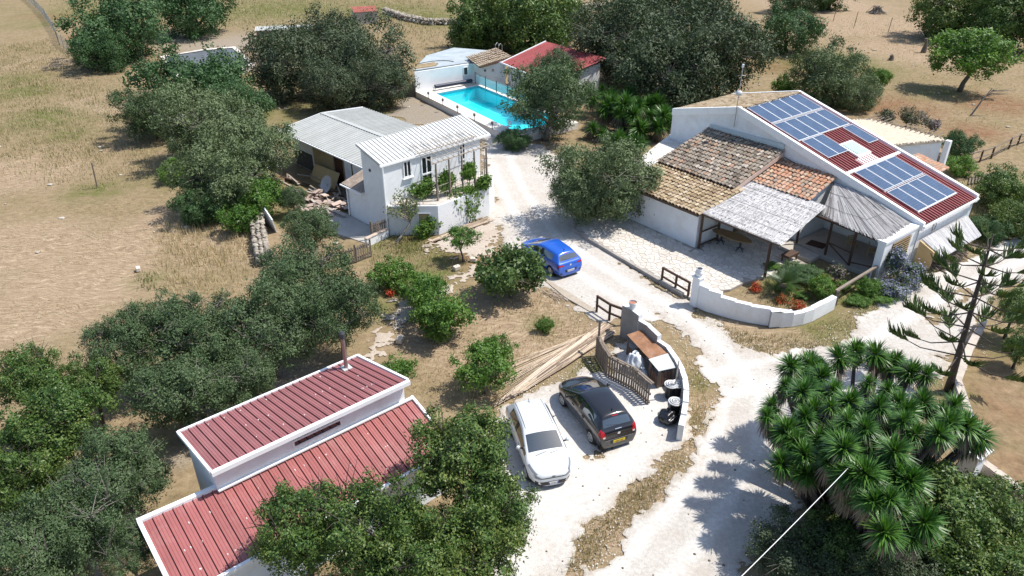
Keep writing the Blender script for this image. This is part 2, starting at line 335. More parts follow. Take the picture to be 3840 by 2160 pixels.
b = N(t, 'Bump'); b.inputs['Strength'].default_value = .6; b.inputs['Distance'].default_value = .06; t.links.new(math_(t, 'ADD', n3, n5), b.inputs['Height']); t.links.new(b.outputs[0], p.inputs['Normal'])
tag(link('ground', me, m), kind='structure')
# white limestone gravel
def gravelmat(name, c0, c1, stain, amt, earth=.45):
    m, t, p = nodes_of(name); co = N(t, 'TexCoord').outputs['Object']
    n = noise(t, co, 7., 8, .75); f = noise(t, co, 30., 4, .7); big = noise(t, co, .45, 6, .65)
    c = ramp(t, n, [(.3, c0), (.65, c1)]); c = mixc(t, .45, c, ramp(t, f, [(.3, .6), (.6, 1.)]), 'MULTIPLY')
    c = mixc(t, math_(t, 'MULTIPLY', ramp(t, big, [(.46, 0.), (.68, 1.)]), amt), c, stain)
    ed = N(t, 'Attribute', attribute_name='edge').outputs['Fac']; wear = ramp(t, math_(t, 'ADD', ed, math_(t, 'MULTIPLY', math_(t, 'SUBTRACT', noise(t, co, 2.6, 7, .75), .5), 1.5)), [(.0, 1.), (.42, 0.)])
    c = mixc(t, math_(t, 'MULTIPLY', wear, earth), c, ramp(t, n, [(.3, (.30,.24,.17)), (.7, (.46,.385,.29))]))
    tk = N(t, 'Attribute', attribute_name='track').outputs['Fac']; c = mixc(t, 1., c, ramp(t, math_(t, 'ADD', tk, math_(t, 'MULTIPLY', math_(t, 'SUBTRACT', noise(t, co, 1.1, 5, .7), .5), .9)), [(.0, (.86,.84,.815)), (.75, (1.04,1.04,1.04))]), 'MULTIPLY')
    t.links.new(c, p.inputs['Base Color']); p.inputs['Roughness'].default_value = 1.; p.inputs['Specular IOR Level'].default_value = .1
    b = N(t, 'Bump'); b.inputs['Strength'].default_value = .7; b.inputs['Distance'].default_value = .03; t.links.new(math_(t, 'ADD', n, f), b.inputs['Height']); t.links.new(b.outputs[0], p.inputs['Normal'])
    return m
GRAVEL = gravelmat('white_gravel', (.48,.45,.415), (.70,.675,.64), (.45,.395,.34), .45)
ROADP = [(-2.17,61.93), (1.72,59.02), (3.85,55.77), (4.45,50.97), (4.24,44.45), (4.50,41.38), (7.02,36.65), (9.22,32.69), (9.48,31.52), (10.69,29.28), (12.25,28.18), (15.12,28.94), (17.12,31.07), (20.10,33.73), (23.21,36.17), (26.26,38.13), (32.63,41.67), (30.27,37.87), (27.08,34.81), (23.73,31.52), (21.20,28.67), (18.29,26.19), (15.27,22.99), (10.83,19.10), (7.90,16.33), (6.47,14.29), (1.10,14.29), (2.33,16.17), (4.97,18.91), (7.31,21.81), (8.58,24.51), (8.67,27.08), (8.23,29.35), (7.93,30.77), (6.26,31.52), (4.26,31.52), (1.89,35.03), (0.49,36.17), (-0.44,40.81), (-1.25,44.12), (-2.22,53.50)]
PARKP = [(-0.62,23.48), (0.89,25.05), (1.96,26.04), (3.68,27.55), (4.80,29.35), (5.99,29.70), (7.58,26.19), (7.17,22.99), (6.29,21.36), (4.49,19.49), (2.88,17.82), (1.42,15.87), (0.50,14.29), (-1.65,14.29), (-0.94,18.36)]
VERGE = [[(7.37,31.52), (7.92,29.70), (8.01,29.01), (7.72,29.70), (7.17,30.96)], [(21.02,31.52), (22.94,33.10), (24.67,34.37), (24.58,33.73), (22.52,31.90), (20.99,31.07)], [(0.05,38.13), (0.71,36.17), (0.27,36.17), (-0.30,38.64)], [(3.38,27.23), (4.35,27.08), (4.76,29.01), (3.78,28.67)], [(2.93,21.36), (3.77,22.04), (3.50,20.93)],
         [(8.29,28.02), (8.62,26.48), (8.60,24.78), (8.17,23.48), (7.13,21.70), (5.88,19.99), (4.30,18.18), (2.46,16.17), (1.38,15.13), (1.02,15.42), (2.02,17.14), (3.41,18.82), (5.05,20.30), (6.38,21.81), (7.16,23.48), (7.61,25.05)]]
def Froad(X, Y):
    f = np.maximum(sdf(ROADP, X, Y), sdf(PARKP, X, Y))
    for k_, v in enumerate(VERGE): f = np.minimum(f, -sdf(v, X, Y)+(.05 if k_ < 5 else -.02))
    return f+1.0*(vnoise(X, Y, 1.5)-.5)+.55*(vnoise(X+9, Y, .42)-.5)+.5*(vnoise(X, Y+5, .17)-.5)
field_sheet('gravel_driveway', Froad, -9, 40, 11, 62, .1, .012, GRAVEL)
PATHP = [(-7.03,27.86), (-6.23,28.02), (-5.53,29.70), (-5.23,31.90), (-3.79,34.15), (-2.16,35.71), (-1.46,38.13), (-1.42,40.81), (-0.70,41.97), (-1.37,43.81), (-3.41,41.38), (-4.84,40.81), (-4.95,39.43), (-2.51,38.13), (-2.63,36.17), (-4.48,34.59), (-5.94,32.69), (-6.31,30.41)]
PATHM = gravelmat('pale_path_earth', (.46,.40,.34), (.66,.59,.52), (.40,.28,.21), .45, .2)
field_sheet('garden_path', lambda X, Y: sdf(PATHP, X, Y)+.9*(vnoise(X, Y, .9)-.5)+.9*(vnoise(X, Y, .3)-.5)+1.*(vnoise(X, Y, .15)-.5), -18, 1, 24, 48, .11, .014, PATHM)
TRACKP = [(-10.30,75.19), (-9.82,72.90), (-5.59,63.89), (-2.31,60.82), (-2.36,62.49), (-5.11,67.35), (-8.39,74.41)]
field_sheet('pool_side_yard', lambda X, Y: sdf([(-10.22,72.90), (-2.98,60.82), (-5.48,62.49), (-10.66,67.35)], X, Y)+1.2*(vnoise(X, Y, 1.3)-.5)+.6, -16, 4, 50, 80, .3, .014, gravelmat('grey_yard_dirt', (.25,.215,.175), (.4,.35,.29), (.3,.25,.16), .5))
# ---------------------------------------------------------------- building helpers
def ribbed_roof(parent, tl, tr, br, bl, n, m, rib=.05, rh=.05, th=.04, name='roof_panel', gap=.022):
    """n metal pans running from the top edge (tl-tr) to the bottom edge (bl-br), each with a raised seam"""
    tl, tr, br, bl = map(Vector, (tl, tr, br, bl)); up = (tr-tl).cross(bl-tl).normalized()
    if up.z < 0: up = -up
    MB().hexa([bl-up*(th+.03), br-up*(th+.03), tr-up*(th+.03), tl-up*(th+.03), bl-up*(th+.004), br-up*(th+.004), tr-up*(th+.004), tl-up*(th+.004)]).build('rib_shade_sheet', DMETAL, parent)  # dark sheet below the gaps, stands in for shade lines beside the ribs
    for i in range(n):
        a, b = i/n, (i+1)/n; g = MB()
        p0, p1, p2, p3 = tl.lerp(tr, a), tl.lerp(tr, b), bl.lerp(br, b), bl.lerp(br, a)
        gp = (p1-p0).normalized()*gap; g.hexa([p3-up*th, p2-gp-up*th, p1-gp-up*th, p0-up*th, p3, p2-gp, p1-gp, p0])
        wv = (p1-p0).normalized()*rib; e = (p1-p0).normalized()*.001
        g.hexa([p3+e, p3+wv, p0+wv, p0+e, p3+e+up*rh+wv*.15, p3+wv*.8+up*rh, p0+wv*.8+up*rh, p0+e+up*rh+wv*.15])
        for f in (.33, .66):
            c, d = p0.lerp(p1, f), p3.lerp(p2, f); w2 = wv*.5
            g.hexa([d-w2*.6, d+w2*.6, c+w2*.6, c-w2*.6, d-w2*.3+up*.012, d+w2*.3+up*.012, c+w2*.3+up*.012, c-w2*.3+up*.012])
        g.build(name, m, parent)
def wave_roof(parent, tl, tr, br, bl, n, m, waves=5, amp=.025, name='roof_sheet'):
    """corrugated sheets, valleys running from the top edge to the bottom edge"""
    tl, tr, br, bl = map(Vector, (tl, tr, br, bl)); up = (tr-tl).cross(bl-tl).normalized()
    if up.z < 0: up = -up
    K = waves*4
    for i in range(n):
        g = MB(); vs = []
        for k in range(K+1):
            u = (i+k/K)/n; o = up*(amp*max(-1, min(1, 1.6*math.cos(2*math.pi*waves*k/K)))+(.012 if i % 2 else 0))
            vs += [tl.lerp(tr, u)+o, bl.lerp(br, u)+o]
        g.add(vs, [(2*k, 2*k+1, 2*k+3, 2*k+2) for k in range(K)]); g.build(name, m, parent)
def wall_poly(g, a, b, th, z0, za, zb):
    """upright wall slab from a to b (xy), thickness th to the left of a->b, tops za and zb"""
    a, b = Vector((a[0], a[1], 0)), Vector((b[0], b[1], 0)); t = (b-a).normalized(); nrm = Vector((-t.y, t.x, 0))*th
    g.hexa([(a.x, a.y, z0), (b.x, b.y, z0), (b.x+nrm.x, b.y+nrm.y, z0), (a.x+nrm.x, a.y+nrm.y, z0), (a.x, a.y, za), (b.x, b.y, zb), (b.x+nrm.x, b.y+nrm.y, zb), (a.x+nrm.x, a.y+nrm.y, za)])
def opening(parent, a, b, z0, z1, name, m, frame=None, out=(0,0), fw=.06, mull=0, pane='pane', depth=.02):
    """a window or door on a wall face: framed leaf proud of the wall, between xy points a and b"""
    o = Vector((out[0], out[1], 0)).normalized(); a = Vector((a[0], a[1], 0)); b = Vector((b[0], b[1], 0)); t = (b-a).normalized()
    g = MB(); F = frame if frame else m
    def slab(p, q, za, zb, d0, d1): g.hexa([p+o*d0+Vector((0,0,za)), q+o*d0+Vector((0,0,za)), q+o*d1+Vector((0,0,za)), p+o*d1+Vector((0,0,za)), p+o*d0+Vector((0,0,zb)), q+o*d0+Vector((0,0,zb)), q+o*d1+Vector((0,0,zb)), p+o*d1+Vector((0,0,zb))])
    slab(a, a+t*fw, z0, z1, -.02, .06); slab(b-t*fw, b, z0, z1, -.02, .06)
    slab(a+t*fw, b-t*fw, z0, z0+fw, -.02, .058); slab(a+t*fw, b-t*fw, z1-fw, z1, -.02, .058)
    for k in range(mull):
        c = a.lerp(b, (k+1)/(mull+1)); slab(c-t*fw*.4, c+t*fw*.4, z0+fw, z1-fw, -.01, .05)
    w = g.build(name, F, parent)
    g = MB(); slab(a+t*fw, b-t*fw, z0+fw, z1-fw, -.015, depth); g.build(pane, m, w)
    return w
def gutter(parent, pts, w, m, name='gutter'):
    g = MB()
    for p, q in zip(pts, pts[1:]): g.beam(p, q, w, w*.9)
    return g.build(name, m, parent)
def tile_mesh(name, L=.46, w0=.132, w1=.10, n=5):
    g = MB(); vs = []
    for x, r in ((0, w0), (L, w1)):
        for k in range(n+1):
            a = math.pi*k/n; vs.append((-x, r*math.cos(a), r*math.sin(a)*.75+.0))
    fs = [(k, k+1, n+2+k, n+1+k) for k in range(n)]
    vs += [(0, (w0-.018)*math.cos(math.pi*k/n), (w0-.018)*math.sin(math.pi*k/n)*.75) for k in range(n+1)]
    fs += [(k, 2*(n+1)+k, 2*(n+1)+k+1, k+1) for k in range(n)]
    g.add(vs, fs); me = g.mesh(name, fix=False); return me
TILES = []
def tile_roof(parent, tl, tr, br, bl, m, pitch=.25, row=.38, base=None, seed=0, name='roof'):
    """barrel tiles in rows; rows run parallel to the top edge. The nearest ones become objects later"""
    tl, tr, br, bl = map(Vector, (tl, tr, br, bl)); rg = random.Random(seed)
    g = MB(); up = (tr-tl).cross(bl-tl).normalized(); up = up if up.z > 0 else -up
    g.hexa([bl-up*.14, br-up*.14, tr-up*.14, tl-up*.14, bl-up*.015, br-up*.015, tr-up*.015, tl-up*.015])
    ro = g.build(name, base, parent)
    nr = max(1, int(((bl-tl).length)/row)); nc = max(1, int((tr-tl).length/pitch))
    dn = ((bl-tl)+(br-tr)).normalized(); ac = (tr-tl).normalized(); M3 = Matrix((dn, up.cross(dn), up)).transposed()
    for r_ in range(nr+1):
        f = min(1., (r_+.35)/nr)
        for c in range(nc+1):
            u = c/nc; p = tl.lerp(tr, u).lerp(bl.lerp(br, u), f)+ac*rg.uniform(-.018, .018)+dn*rg.uniform(-.03, .03)+up*rg.uniform(.02, .045)
            mm = M3 @ Matrix.Rotation(rg.gauss(0, .035), 3, 'Z') @ Matrix.Rotation(-.075+rg.gauss(0, .02), 3, 'Y')
            TILES.append((ro, p, mm, m))
    return ro
def flush_tiles(root, limit=300):
    camp = Vector((0, 0, 19.5)); T = sorted(TILES, key=lambda t: (t[1]-camp).length); meshes = {}; rest = {}
    org = ORG[root.name]
    for k, (ro, p, mm, m) in enumerate(T):
        if k < limit:
            if m.name not in meshes: meshes[m.name] = tile_mesh('tile'); meshes[m.name].materials.append(m)
            o = bpy.data.objects.new('tile', meshes[m.name]); C.objects.link(o); o.parent = ro
            o.matrix_local = Matrix.Translation(p-org) @ mm.to_4x4()
        else: rest.setdefault((ro.name, m.name), []).append((p, mm))
    src = tile_mesh('tile_src'); sv = [v.co.copy() for v in src.vertices]; sf = [tuple(f.vertices) for f in src.polygons]
    for (rn, mn), L in rest.items():
        g = MB()
        for p, mm in L: g.add([mm@v+p for v in sv], sf)
        o = g.build('tile_field', bpy.data.materials[mn], bpy.data.objects[rn]); tag(o, kind='stuff')
    TILES.clear()
def rodmat(g, p, q, rg, r, n=3): g.tube([p, q], r, n, False)
def reed_mat(parent, tl, tr, br, bl, n, r=.018, seed=1, name='reed_mat', m=None, broken=.5, layers=2):
    """bundled reeds laid from the top edge down to the bottom edge; the base sheet holds the weave"""
    rg = random.Random(seed); tl, tr, br, bl = map(Vector, (tl, tr, br, bl)); g = MB()
    up = (tr-tl).cross(bl-tl).normalized(); up = up if up.z > 0 else -up
    for i in range(n):
        for l in range(layers):
            u = (i+rg.random())/n; a, b = tl.lerp(tr, u), bl.lerp(br, min(1, max(0, u+rg.gauss(0, .004))))
            t0 = 0 if rg.random() > broken else rg.random()*.8; t1 = 1.+rg.uniform(-.015, .03) if rg.random() > broken else min(1, t0+rg.uniform(.15, .5))
            g.tube([a.lerp(b, t0)+up*rg.uniform(0, .045), a.lerp(b, t1)+up*rg.uniform(0, .045)], r*rg.uniform(.7, 1.3), 3, False)
    return g.build(name, m or REEDI, parent)
# ---------------------------------------------------------------- house frame of the main house: s along the ridge, d down the roof
HA = R(38.0); HO = Vector((17.56, 49.73, 0))
def HC(s, d, z=0.): return (HO.x+s*math.cos(HA)+d*math.sin(HA), HO.y+s*math.sin(HA)-d*math.cos(HA), z)
def RZ(d): return 6.1-d*(3.65/13.02) if d >= 0 else 6.1+d*.24       # roof height
house = thing('main_house', 'large white farmhouse with blue solar panels and red metal roof beside the paved terrace', 'house', HC(-3.45, 13.0))
g = MB()
S0, S1 = -3.35, 3.35
D0, D1 = -5.5, 12.95
ring = [HC(S0, D0), HC(S1, D0), HC(S1, 0), HC(S1, D1), HC(S0, D1), HC(S0, 0)]
tops = [RZ(D0)-.12, RZ(D0)-.12, RZ(0)-.12, RZ(D1)-.12, RZ(D1)-.12, RZ(0)-.12]
g.hexa([HC(S0,D0,0), HC(S1,D0,0), HC(S1,0,0), HC(S0,0,0), HC(S0,D0,tops[0]), HC(S1,D0,tops[1]), HC(S1,0,tops[2]), HC(S0,0,tops[5])])
g.hexa([HC(S0,0,0), HC(S1,0,0), HC(S1,D1,0), HC(S0,D1,0), HC(S0,0,tops[5]), HC(S1,0,tops[2]), HC(S1,D1,tops[3]), HC(S0,D1,tops[4])])
# left wings under the tiled roofs
g.prism([HC(-3.35,-2.0), HC(-3.35,3.55), HC(-8.1,3.55), HC(-8.1,-2.0)], 0, [4.12,4.12,2.8,2.8])
g.prism([HC(-8.1,-2.0), HC(-8.1,4.15), HC(-11.72,4.15), HC(-11.72,-2.0)], 0, [2.75,2.75,2.28,2.28])
g.prism([HC(-3.35,3.55), HC(-3.35,7.4), HC(-6.1,7.4), HC(-6.1,3.55)], 0, [3.3,3.3,2.75,2.75])
g.prism([HC(-0.6,-6.9), HC(.2,-5.5), HC(-3.3,-4.0), HC(-3.3,-2.0), HC(-9.9,-2.05), HC(-9.3,-3.4)], 0, 2.62)
walls = g.build('wall', WHITE, house)
# parapets
g = MB()
for s in (-3.45, 3.25):
    for d0, d1 in ((-5.5, 0), (0, 13.1)):
        g.hexa([HC(s,d0,RZ(d0)-.3), HC(s+.24,d0,RZ(d0)-.3), HC(s+.24,d1,RZ(d1)-.3), HC(s,d1,RZ(d1)-.3), HC(s,d0,RZ(d0)+.17), HC(s+.24,d0,RZ(d0)+.17), HC(s+.24,d1,RZ(d1)+.17), HC(s,d1,RZ(d1)+.17)])
g.build('parapet', WHITEP, house)
g = MB(); zt = .02
mroof = MB().hexa([HC(-3.2,0,RZ(0)-.1), HC(3.24,0,RZ(0)-.1), HC(3.24,13.0,RZ(13)-.1), HC(-3.2,13.0,RZ(13)-.1), HC(-3.2,0,RZ(0)-.05), HC(3.24,0,RZ(0)-.05), HC(3.24,13.0,RZ(13.0)-.05), HC(-3.2,13.0,RZ(13.0)-.05)]).build('roof', REDD, house)
REDC = mat('red_corrugated_sheet', (.30,.075,.07), .5, .15, 1.5, spec=.3, dirt=(.4,.22,.2), dscale=1.6, damt=.35, rnd=.08)
ribbed_roof(mroof, HC(-3.2,.1,RZ(.1)), HC(3.24,.1,RZ(.1)), HC(3.24,7.85,RZ(7.85)), HC(-3.2,7.85,RZ(7.85)), 22, REDC, .13, .07, .03, 'roof_sheet', .08)
ribbed_roof(mroof, HC(-3.2,8.05,RZ(8.05)), HC(3.24,8.05,RZ(8.05)), HC(3.24,13.05,RZ(13.05)), HC(-3.2,13.05,RZ(13.05)), 22, REDC, .13, .07, .03, 'roof_sheet', .08)
g = MB(); g.hexa([HC(-3.2,7.82,RZ(7.82)-.04), HC(3.24,7.82,RZ(7.82)-.04), HC(3.24,8.02,RZ(8.02)-.04), HC(-3.2,8.02,RZ(8.02)-.04), HC(-3.2,7.82,RZ(7.82)+.07), HC(3.24,7.82,RZ(7.82)+.07), HC(3.24,8.02,RZ(8.02)+.07), HC(-3.2,8.02,RZ(8.02)+.07)]); g.build('roof_divider', WHITEP, mroof)
# back slope of old tiles
tile_roof(house, HC(-3.2,-.05,RZ(-.05)+.02), HC(3.24,-.05,RZ(-.05)+.02), HC(3.24,-5.45,RZ(-5.45)+.02), HC(-3.2,-5.45,RZ(-5.45)+.02), TILE_Y, .23, .32, mat('tile_bed_pale', (.3,.23,.16), .95, .3, 5), 4, 'back_roof')
BED = mat('tile_bed', (.11,.075,.05), .95, .3, 5)
tile_roof(house, HC(-3.45,-2.1,4.3), HC(-3.45,3.72,4.3), HC(-8.45,3.85,3.0), HC(-8.45,-2.15,3.0), TILE_G, .252, .375, BED, 1, 'upper_tiled_roof')
tile_roof(house, HC(-8.2,-2.0,2.93), HC(-8.2,4.25,2.93), HC(-12.05,4.3,2.42), HC(-12.05,-2.0,2.42), TILE_Y, .252, .375, BED, 2, 'lower_tiled_roof')
tile_roof(house, HC(-3.45,3.0,3.72), HC(-3.45,7.45,3.62), HC(-6.5,7.7,2.98), HC(-6.5,3.0,2.98), TILE_O, .252, .375, BED, 3, 'orange_tiled_roof')
# eaves boards, verge of newer tiles, flashing
g = MB(); g.beam(HC(-8.5,-2.15,2.93), HC(-8.5,3.9,2.93), .08, .14); g.build('eaves_board', DWOOD, house)
g = MB(); g.beam(HC(-12.0,-1.9,2.33), HC(-12.0,4.3,2.33), .07, .12); g.build('eaves_board', DWOOD, house)
g = MB(); g.hexa([HC(-3.5,3.72,3.95), HC(-3.5,3.86,3.95), HC(-8.45,3.98,2.72), HC(-8.45,3.84,2.72), HC(-3.5,3.72,4.24), HC(-3.5,3.86,4.24), HC(-8.45,3.98,2.96), HC(-8.45,3.84,2.96)]); g.build('verge_board', mat('pinkish_render', (.5,.38,.32), .9, .1, 3), house)
g = MB(); wall_poly(g, HC(-3.44,3.75), HC(-3.44,-2.1), .03, 4.36, 4.7, 4.62); g.build('flashing', mat('blue_grey_flashing', (.50,.56,.58), .6, .08, 3), house)
g = MB(); g.prism([HC(-0.5,-7.0), HC(.35,-5.3), HC(-3.5,-4.0), HC(-3.5,-2.3), HC(-8.3,-2.3), HC(-10.0,-2.0), HC(-9.3,-3.5)], 2.62, 2.72)
flat = g.build('flat_roof', mat('whitewashed_roof', (.62,.60,.56), .9, .12, 1.2, .3, 12, dirt=(.36,.32,.27), dscale=1., damt=.6), house)
# solar panels
m, t, p = nodes_of('solar_cells'); uvm = N(t, 'TexCoord').outputs['Object']
sx = N(t, 'SeparateXYZ'); t.links.new(uvm, sx.inputs[0])
def gridline(sock, per, wd): return math_(t, 'GREATER_THAN', math_(t, 'ABSOLUTE', math_(t, 'SUBTRACT', math_(t, 'FRACT', math_(t, 'DIVIDE', sock, per)), .5)), .5-wd)
ln = math_(t, 'MAXIMUM', gridline(sx.outputs[0], .178, .035), gridline(sx.outputs[1], .196, .03))
cellc = ramp(t, noise(t, uvm, 1.5, 3), [(.3, (.032,.058,.115)), (.7, (.052,.09,.16))])
t.links.new(mixc(t, math_(t, 'MULTIPLY', ln, .55), cellc, (.17,.23,.32)), p.inputs['Base Color']); p.inputs['Roughness'].default_value = .3; p.inputs['Specular IOR Level'].default_value = .5
SOLAR = m; ALU = mat('aluminium_frame', (.72,.73,.74), .35, .05, 4, metal=.3)
ax_s = Vector((math.cos(HA), math.sin(HA), 0)); dvec = Vector(HC(0,1,RZ(1)))-Vector(HC(0,0,RZ(0))); dl = dvec.length; dvec.normalize(); nvec = ax_s.cross(dvec); nvec = nvec if nvec.z > 0 else -nvec
PW, PL_ = 1.13, 1.98
pm = MB().box((0,0,0), (PW-.05, PL_*dl-.05, .03)).mesh('solar_panel'); pm.materials.append(SOLAR)
fm = MB()
for c, dd in (((-PW/2+.012,0,0), (.034,PL_*dl,.05)), ((PW/2-.012,0,0), (.034,PL_*dl,.05)), ((0,-PL_*dl/2+.015,0), (PW-.06,.034,.05)), ((0,PL_*dl/2-.015,0), (PW-.06,.034,.05))): fm.box(c, dd)
fm = fm.mesh('frame'); fm.materials.append(ALU)
PM = Matrix((ax_s, dvec, ax_s.cross(dvec))).transposed()
slots = [(-2.33+1.165*i, 1.2+.0) for i in range(5)]+[(-2.36+1.17*i, 3.35) for i in range(5)]+[(-2.2, 5.43), (-1.06, 5.43), (2.45, 5.45)]+[(-2.0+1.18*i, 9.1) for i in range(4)]+[(-1.98+1.18*i, 11.25) for i in range(4)]
for s, d in slots:
    o = link('solar_panel', pm, None, house); o.matrix_local = Matrix.Translation(Vector(HC(s, d, RZ(d)))+nvec*.13-ORG[house.name]) @ PM.to_4x4()
    f = link('frame', fm, None, o)
g = MB()
for d in (.25, 2.27, 4.37): g.beam(HC(-2.95,d,RZ(d)+.11), HC(2.95,d,RZ(d)+.11), .05, .05)
for d in (10.18, 12.3): g.beam(HC(-2.6,d,RZ(d)+.11), HC(2.2,d,RZ(d)+.11), .05, .05)
g.build('panel_rail', ALU, house)
# skylight
g = MB(); q_ = [(-.55,5.75), (.95,5.75), (.95,7.2), (-.55,7.2)]
g.add([HC(s,d,RZ(d)-.02) for s, d in q_]+[HC(s,d,RZ(d)+.16) for s, d in q_], [(0,1,5,4), (1,2,6,5), (2,3,7,6), (3,0,4,7), (4,5,6,7)])
g.hexa([HC(-.9,7.2,RZ(7.2)-.02), HC(.9,7.2,RZ(7.2)-.02), HC(.9,7.8,RZ(7.8)-.02), HC(-.9,7.8,RZ(7.8)-.02), HC(-.9,7.2,RZ(7.2)+.05), HC(.9,7.2,RZ(7.2)+.05), HC(.9,7.8,RZ(7.8)+.05), HC(-.9,7.8,RZ(7.8)+.05)])
sk = g.build('skylight', WHITEP, house)
g = MB(); q_ = [(-.38,5.92), (.78,5.92), (.78,7.05), (-.38,7.05)]; g.add([HC(s,d,RZ(d)+.17) for s, d in q_]+[HC(s,d,RZ(d)+.2) for s, d in q_], [(0,1,5,4), (1,2,6,5), (2,3,7,6), (3,0,4,7), (4,5,6,7)]); g.build('pane', mat('pale_skylight_glass', (.42,.56,.56), .12, .05, 2, spec=.6), sk)
# antenna mast, downpipe, vent, cables
g = MB(); ax, ay, _ = HC(-3.52,-.1); g.tube([(ax,ay,4.9), (ax,ay,8.9)], .03, 6); g.tube([(ax-.25,ay,8.3), (ax+.25,ay,8.3)], .012, 4); mast = g.build('antenna_mast', METAL, house)
g = MB(); g.lathe((ax,ay,7.1), [(.02,-.12), (.2,-.02), (.22,.1), (.16,.2), (.02,.24)], 12); g.build('antenna_dish', mat('mesh_dish', (.55,.56,.56), .5, .05, 4), mast)
g = MB(); g.box((ax,ay,8.9), (.12,.12,.2)); g.build('antenna_head', WHITEP, mast)
g = MB(); x, y, _ = HC(3.42, 12.9); g.tube([(x,y,2.4), (x,y,0)], .05, 8); g.build('downpipe', DMETAL, house)
gutter(house, [HC(-3.4,13.15,2.36), HC(3.4,13.15,2.36)], .11, WHITEP)
g = MB(); a = HC(-1.6,12.97,1.85); o_ = Vector((math.sin(HA), -math.cos(HA), 0))
ringp = [Vector(a)+o_*.03+Vector((math.cos(HA)*.2*math.cos(k*.3142), math.sin(HA)*.2*math.cos(k*.3142), .26*math.sin(k*.3142))) for k in range(21)]; g.tube(ringp, .025, 5, False); g.build('wall_ring', STONEW, house)
g = MB(); cp = [HC(-3.5,3.9,3.95), HC(-3.52,5.0,3.72), HC(-3.55,6.3,3.4), HC(-3.6,7.4,3.38), HC(-3.5,7.8,3.1)]; g.tube(cp, .025, 5); g.build('cable', BLACKP, house)
# eaves wall of the pool-side right wing: patio roof behind with rubble edges, little tiled roof
rw = thing('stone_outbuilding', 'low flat-roofed outbuilding with pale stony roof behind the solar roof', 'outbuilding', HC(9, 5.0))
g = MB(); RWP = [HC(6.8,1.0), HC(10.9,.7), HC(12.0,1.6), HC(11.5,6.9), HC(11.0,7.3), HC(6.8,5.4)]; g.prism(RWP, 0, 2.85); g.build('wall', WHITE, rw)
g = MB(); g.prism([HC(6.7,.9), HC(10.9,.6), HC(12.1,1.5), HC(11.6,7.0), HC(11.1,7.4), HC(6.7,5.5)], 2.85, 3.0); g.build('roof', mat('pale_stony_roof', (.56,.47,.36), .95, .2, 3, .5, 14, dirt=(.35,.28,.2), dscale=2, damt=.5), rw)
rg = random.Random(3); rocks = []
for k in range(4):
    bm = bmesh.new(); bmesh.ops.create_icosphere(bm, subdivisions=1, radius=.5)
    for v in bm.verts: v.co *= rg.uniform(.72, 1.12); v.co.z *= .75
    me = bpy.data.meshes.new('stone'); bm.to_mesh(me); bm.free(); me.materials.append(ROCK); rocks.append(me)
def stone(parent, p, s, name='stone'):
    o = link(name, rg.choice(rocks), None, parent); o.location = Vector(p)-ORG[parent.name]; o.scale = (s*rg.uniform(.8,1.3), s*rg.uniform(.8,1.3), s*rg.uniform(.7,1)); o.rotation_euler = (rg.random(), rg.random(), rg.random()*6)
    return o
edge = [HC(10.9,.7,3.0), HC(12.0,1.6,3.0), HC(11.5,6.9,3.0), HC(11.0,7.3,3.0), HC(6.8,5.45,3.0)]
for a, b in zip(edge, edge[1:]):
    L = (Vector(b)-Vector(a)).length
    for i in range(int(L/.22)): p = lerp(a, b, (i+rg.random()*.5)*.22/L); stone(rw, p, .2)
g = MB()
for i in range(15):
    d = 1.4+i*.38; s = 11.9-i*.03; g.tube([HC(s-.4,d,3.12), HC(s+.7+rg.random()*.5,d-.2+rg.random()*.3,3.16)], .04, 5)
g.build('roof_pole', WOOD, rw)
g = MB(); x, y, _ = HC(11.3,7.6); g.box((x,y,1.5), (.35,.35,3.0), HA); g.build('pier', WHITE, rw)
sr = thing('tiled_lean_to', 'small lean-to roof of orange tiles on the far side of the solar roof', 'lean-to', HC(5.6, 8.6))
g = MB(); g.prism([HC(3.6,9.9), HC(6.4,9.6), HC(7.3,7.5), HC(3.6,7.5)], 0, 2.5); g.build('wall', WHITE, sr)
tmp = TILES[:]; TILES.clear()
tile_roof(sr, HC(3.5,7.4,2.95), HC(3.5,10.1,2.95), HC(6.5,9.8,2.65), HC(7.6,7.3,2.65), TILE_O, .25, .36, BED, 8); flush_tiles(sr); TILES.extend(tmp)
flush_tiles(house)
# reed canopy over the terrace
can = thing('reed_canopy', 'wide grey reed canopy on dark posts over the terrace table', 'canopy', HC(-11.6, 8.9))
c4 = [HC(-6.25,3.65,3.0), HC(-6.35,8.8,2.95), HC(-11.85,9.7,2.5), HC(-11.75,3.95,2.5)]
MB().hexa([(x,y,z-.05) for x,y,z in (c4[3],c4[2],c4[1],c4[0])]+[(x,y,z-.02) for x,y,z in (c4[3],c4[2],c4[1],c4[0])]).build('reed_base', REED, can)
for k in range(9):
    a, b = k/9, min(1, (k+1.25)/9); zo = .02*(1-a)+.005
    def up_(p): return (p[0], p[1], p[2]+zo*.35)
    T, B = lerp(c4[0], c4[3], a), lerp(c4[0], c4[3], b); T2, B2 = lerp(c4[1], c4[2], a), lerp(c4[1], c4[2], b)
    reed_mat(can, up_(T), up_(T2), up_(B2), up_(B), 190, .016, 20+k, 'reed_course', None, .45, 2)
g = MB()
for f in (.2, .55, .8): g.tube([lerp(c4[0],c4[3],f)[:2]+(lerp(c4[0],c4[3],f)[2]+.07,), lerp(c4[1],c4[2],f)[:2]+(lerp(c4[1],c4[2],f)[2]+.07,)], .009, 4)
g.build('tie_wire', DMETAL, can)
g = MB(); g.beam(HC(-11.6,3.9,2.36), HC(-11.65,9.5,2.36), .12, .16); g.build('front_beam', DWOOD, can)
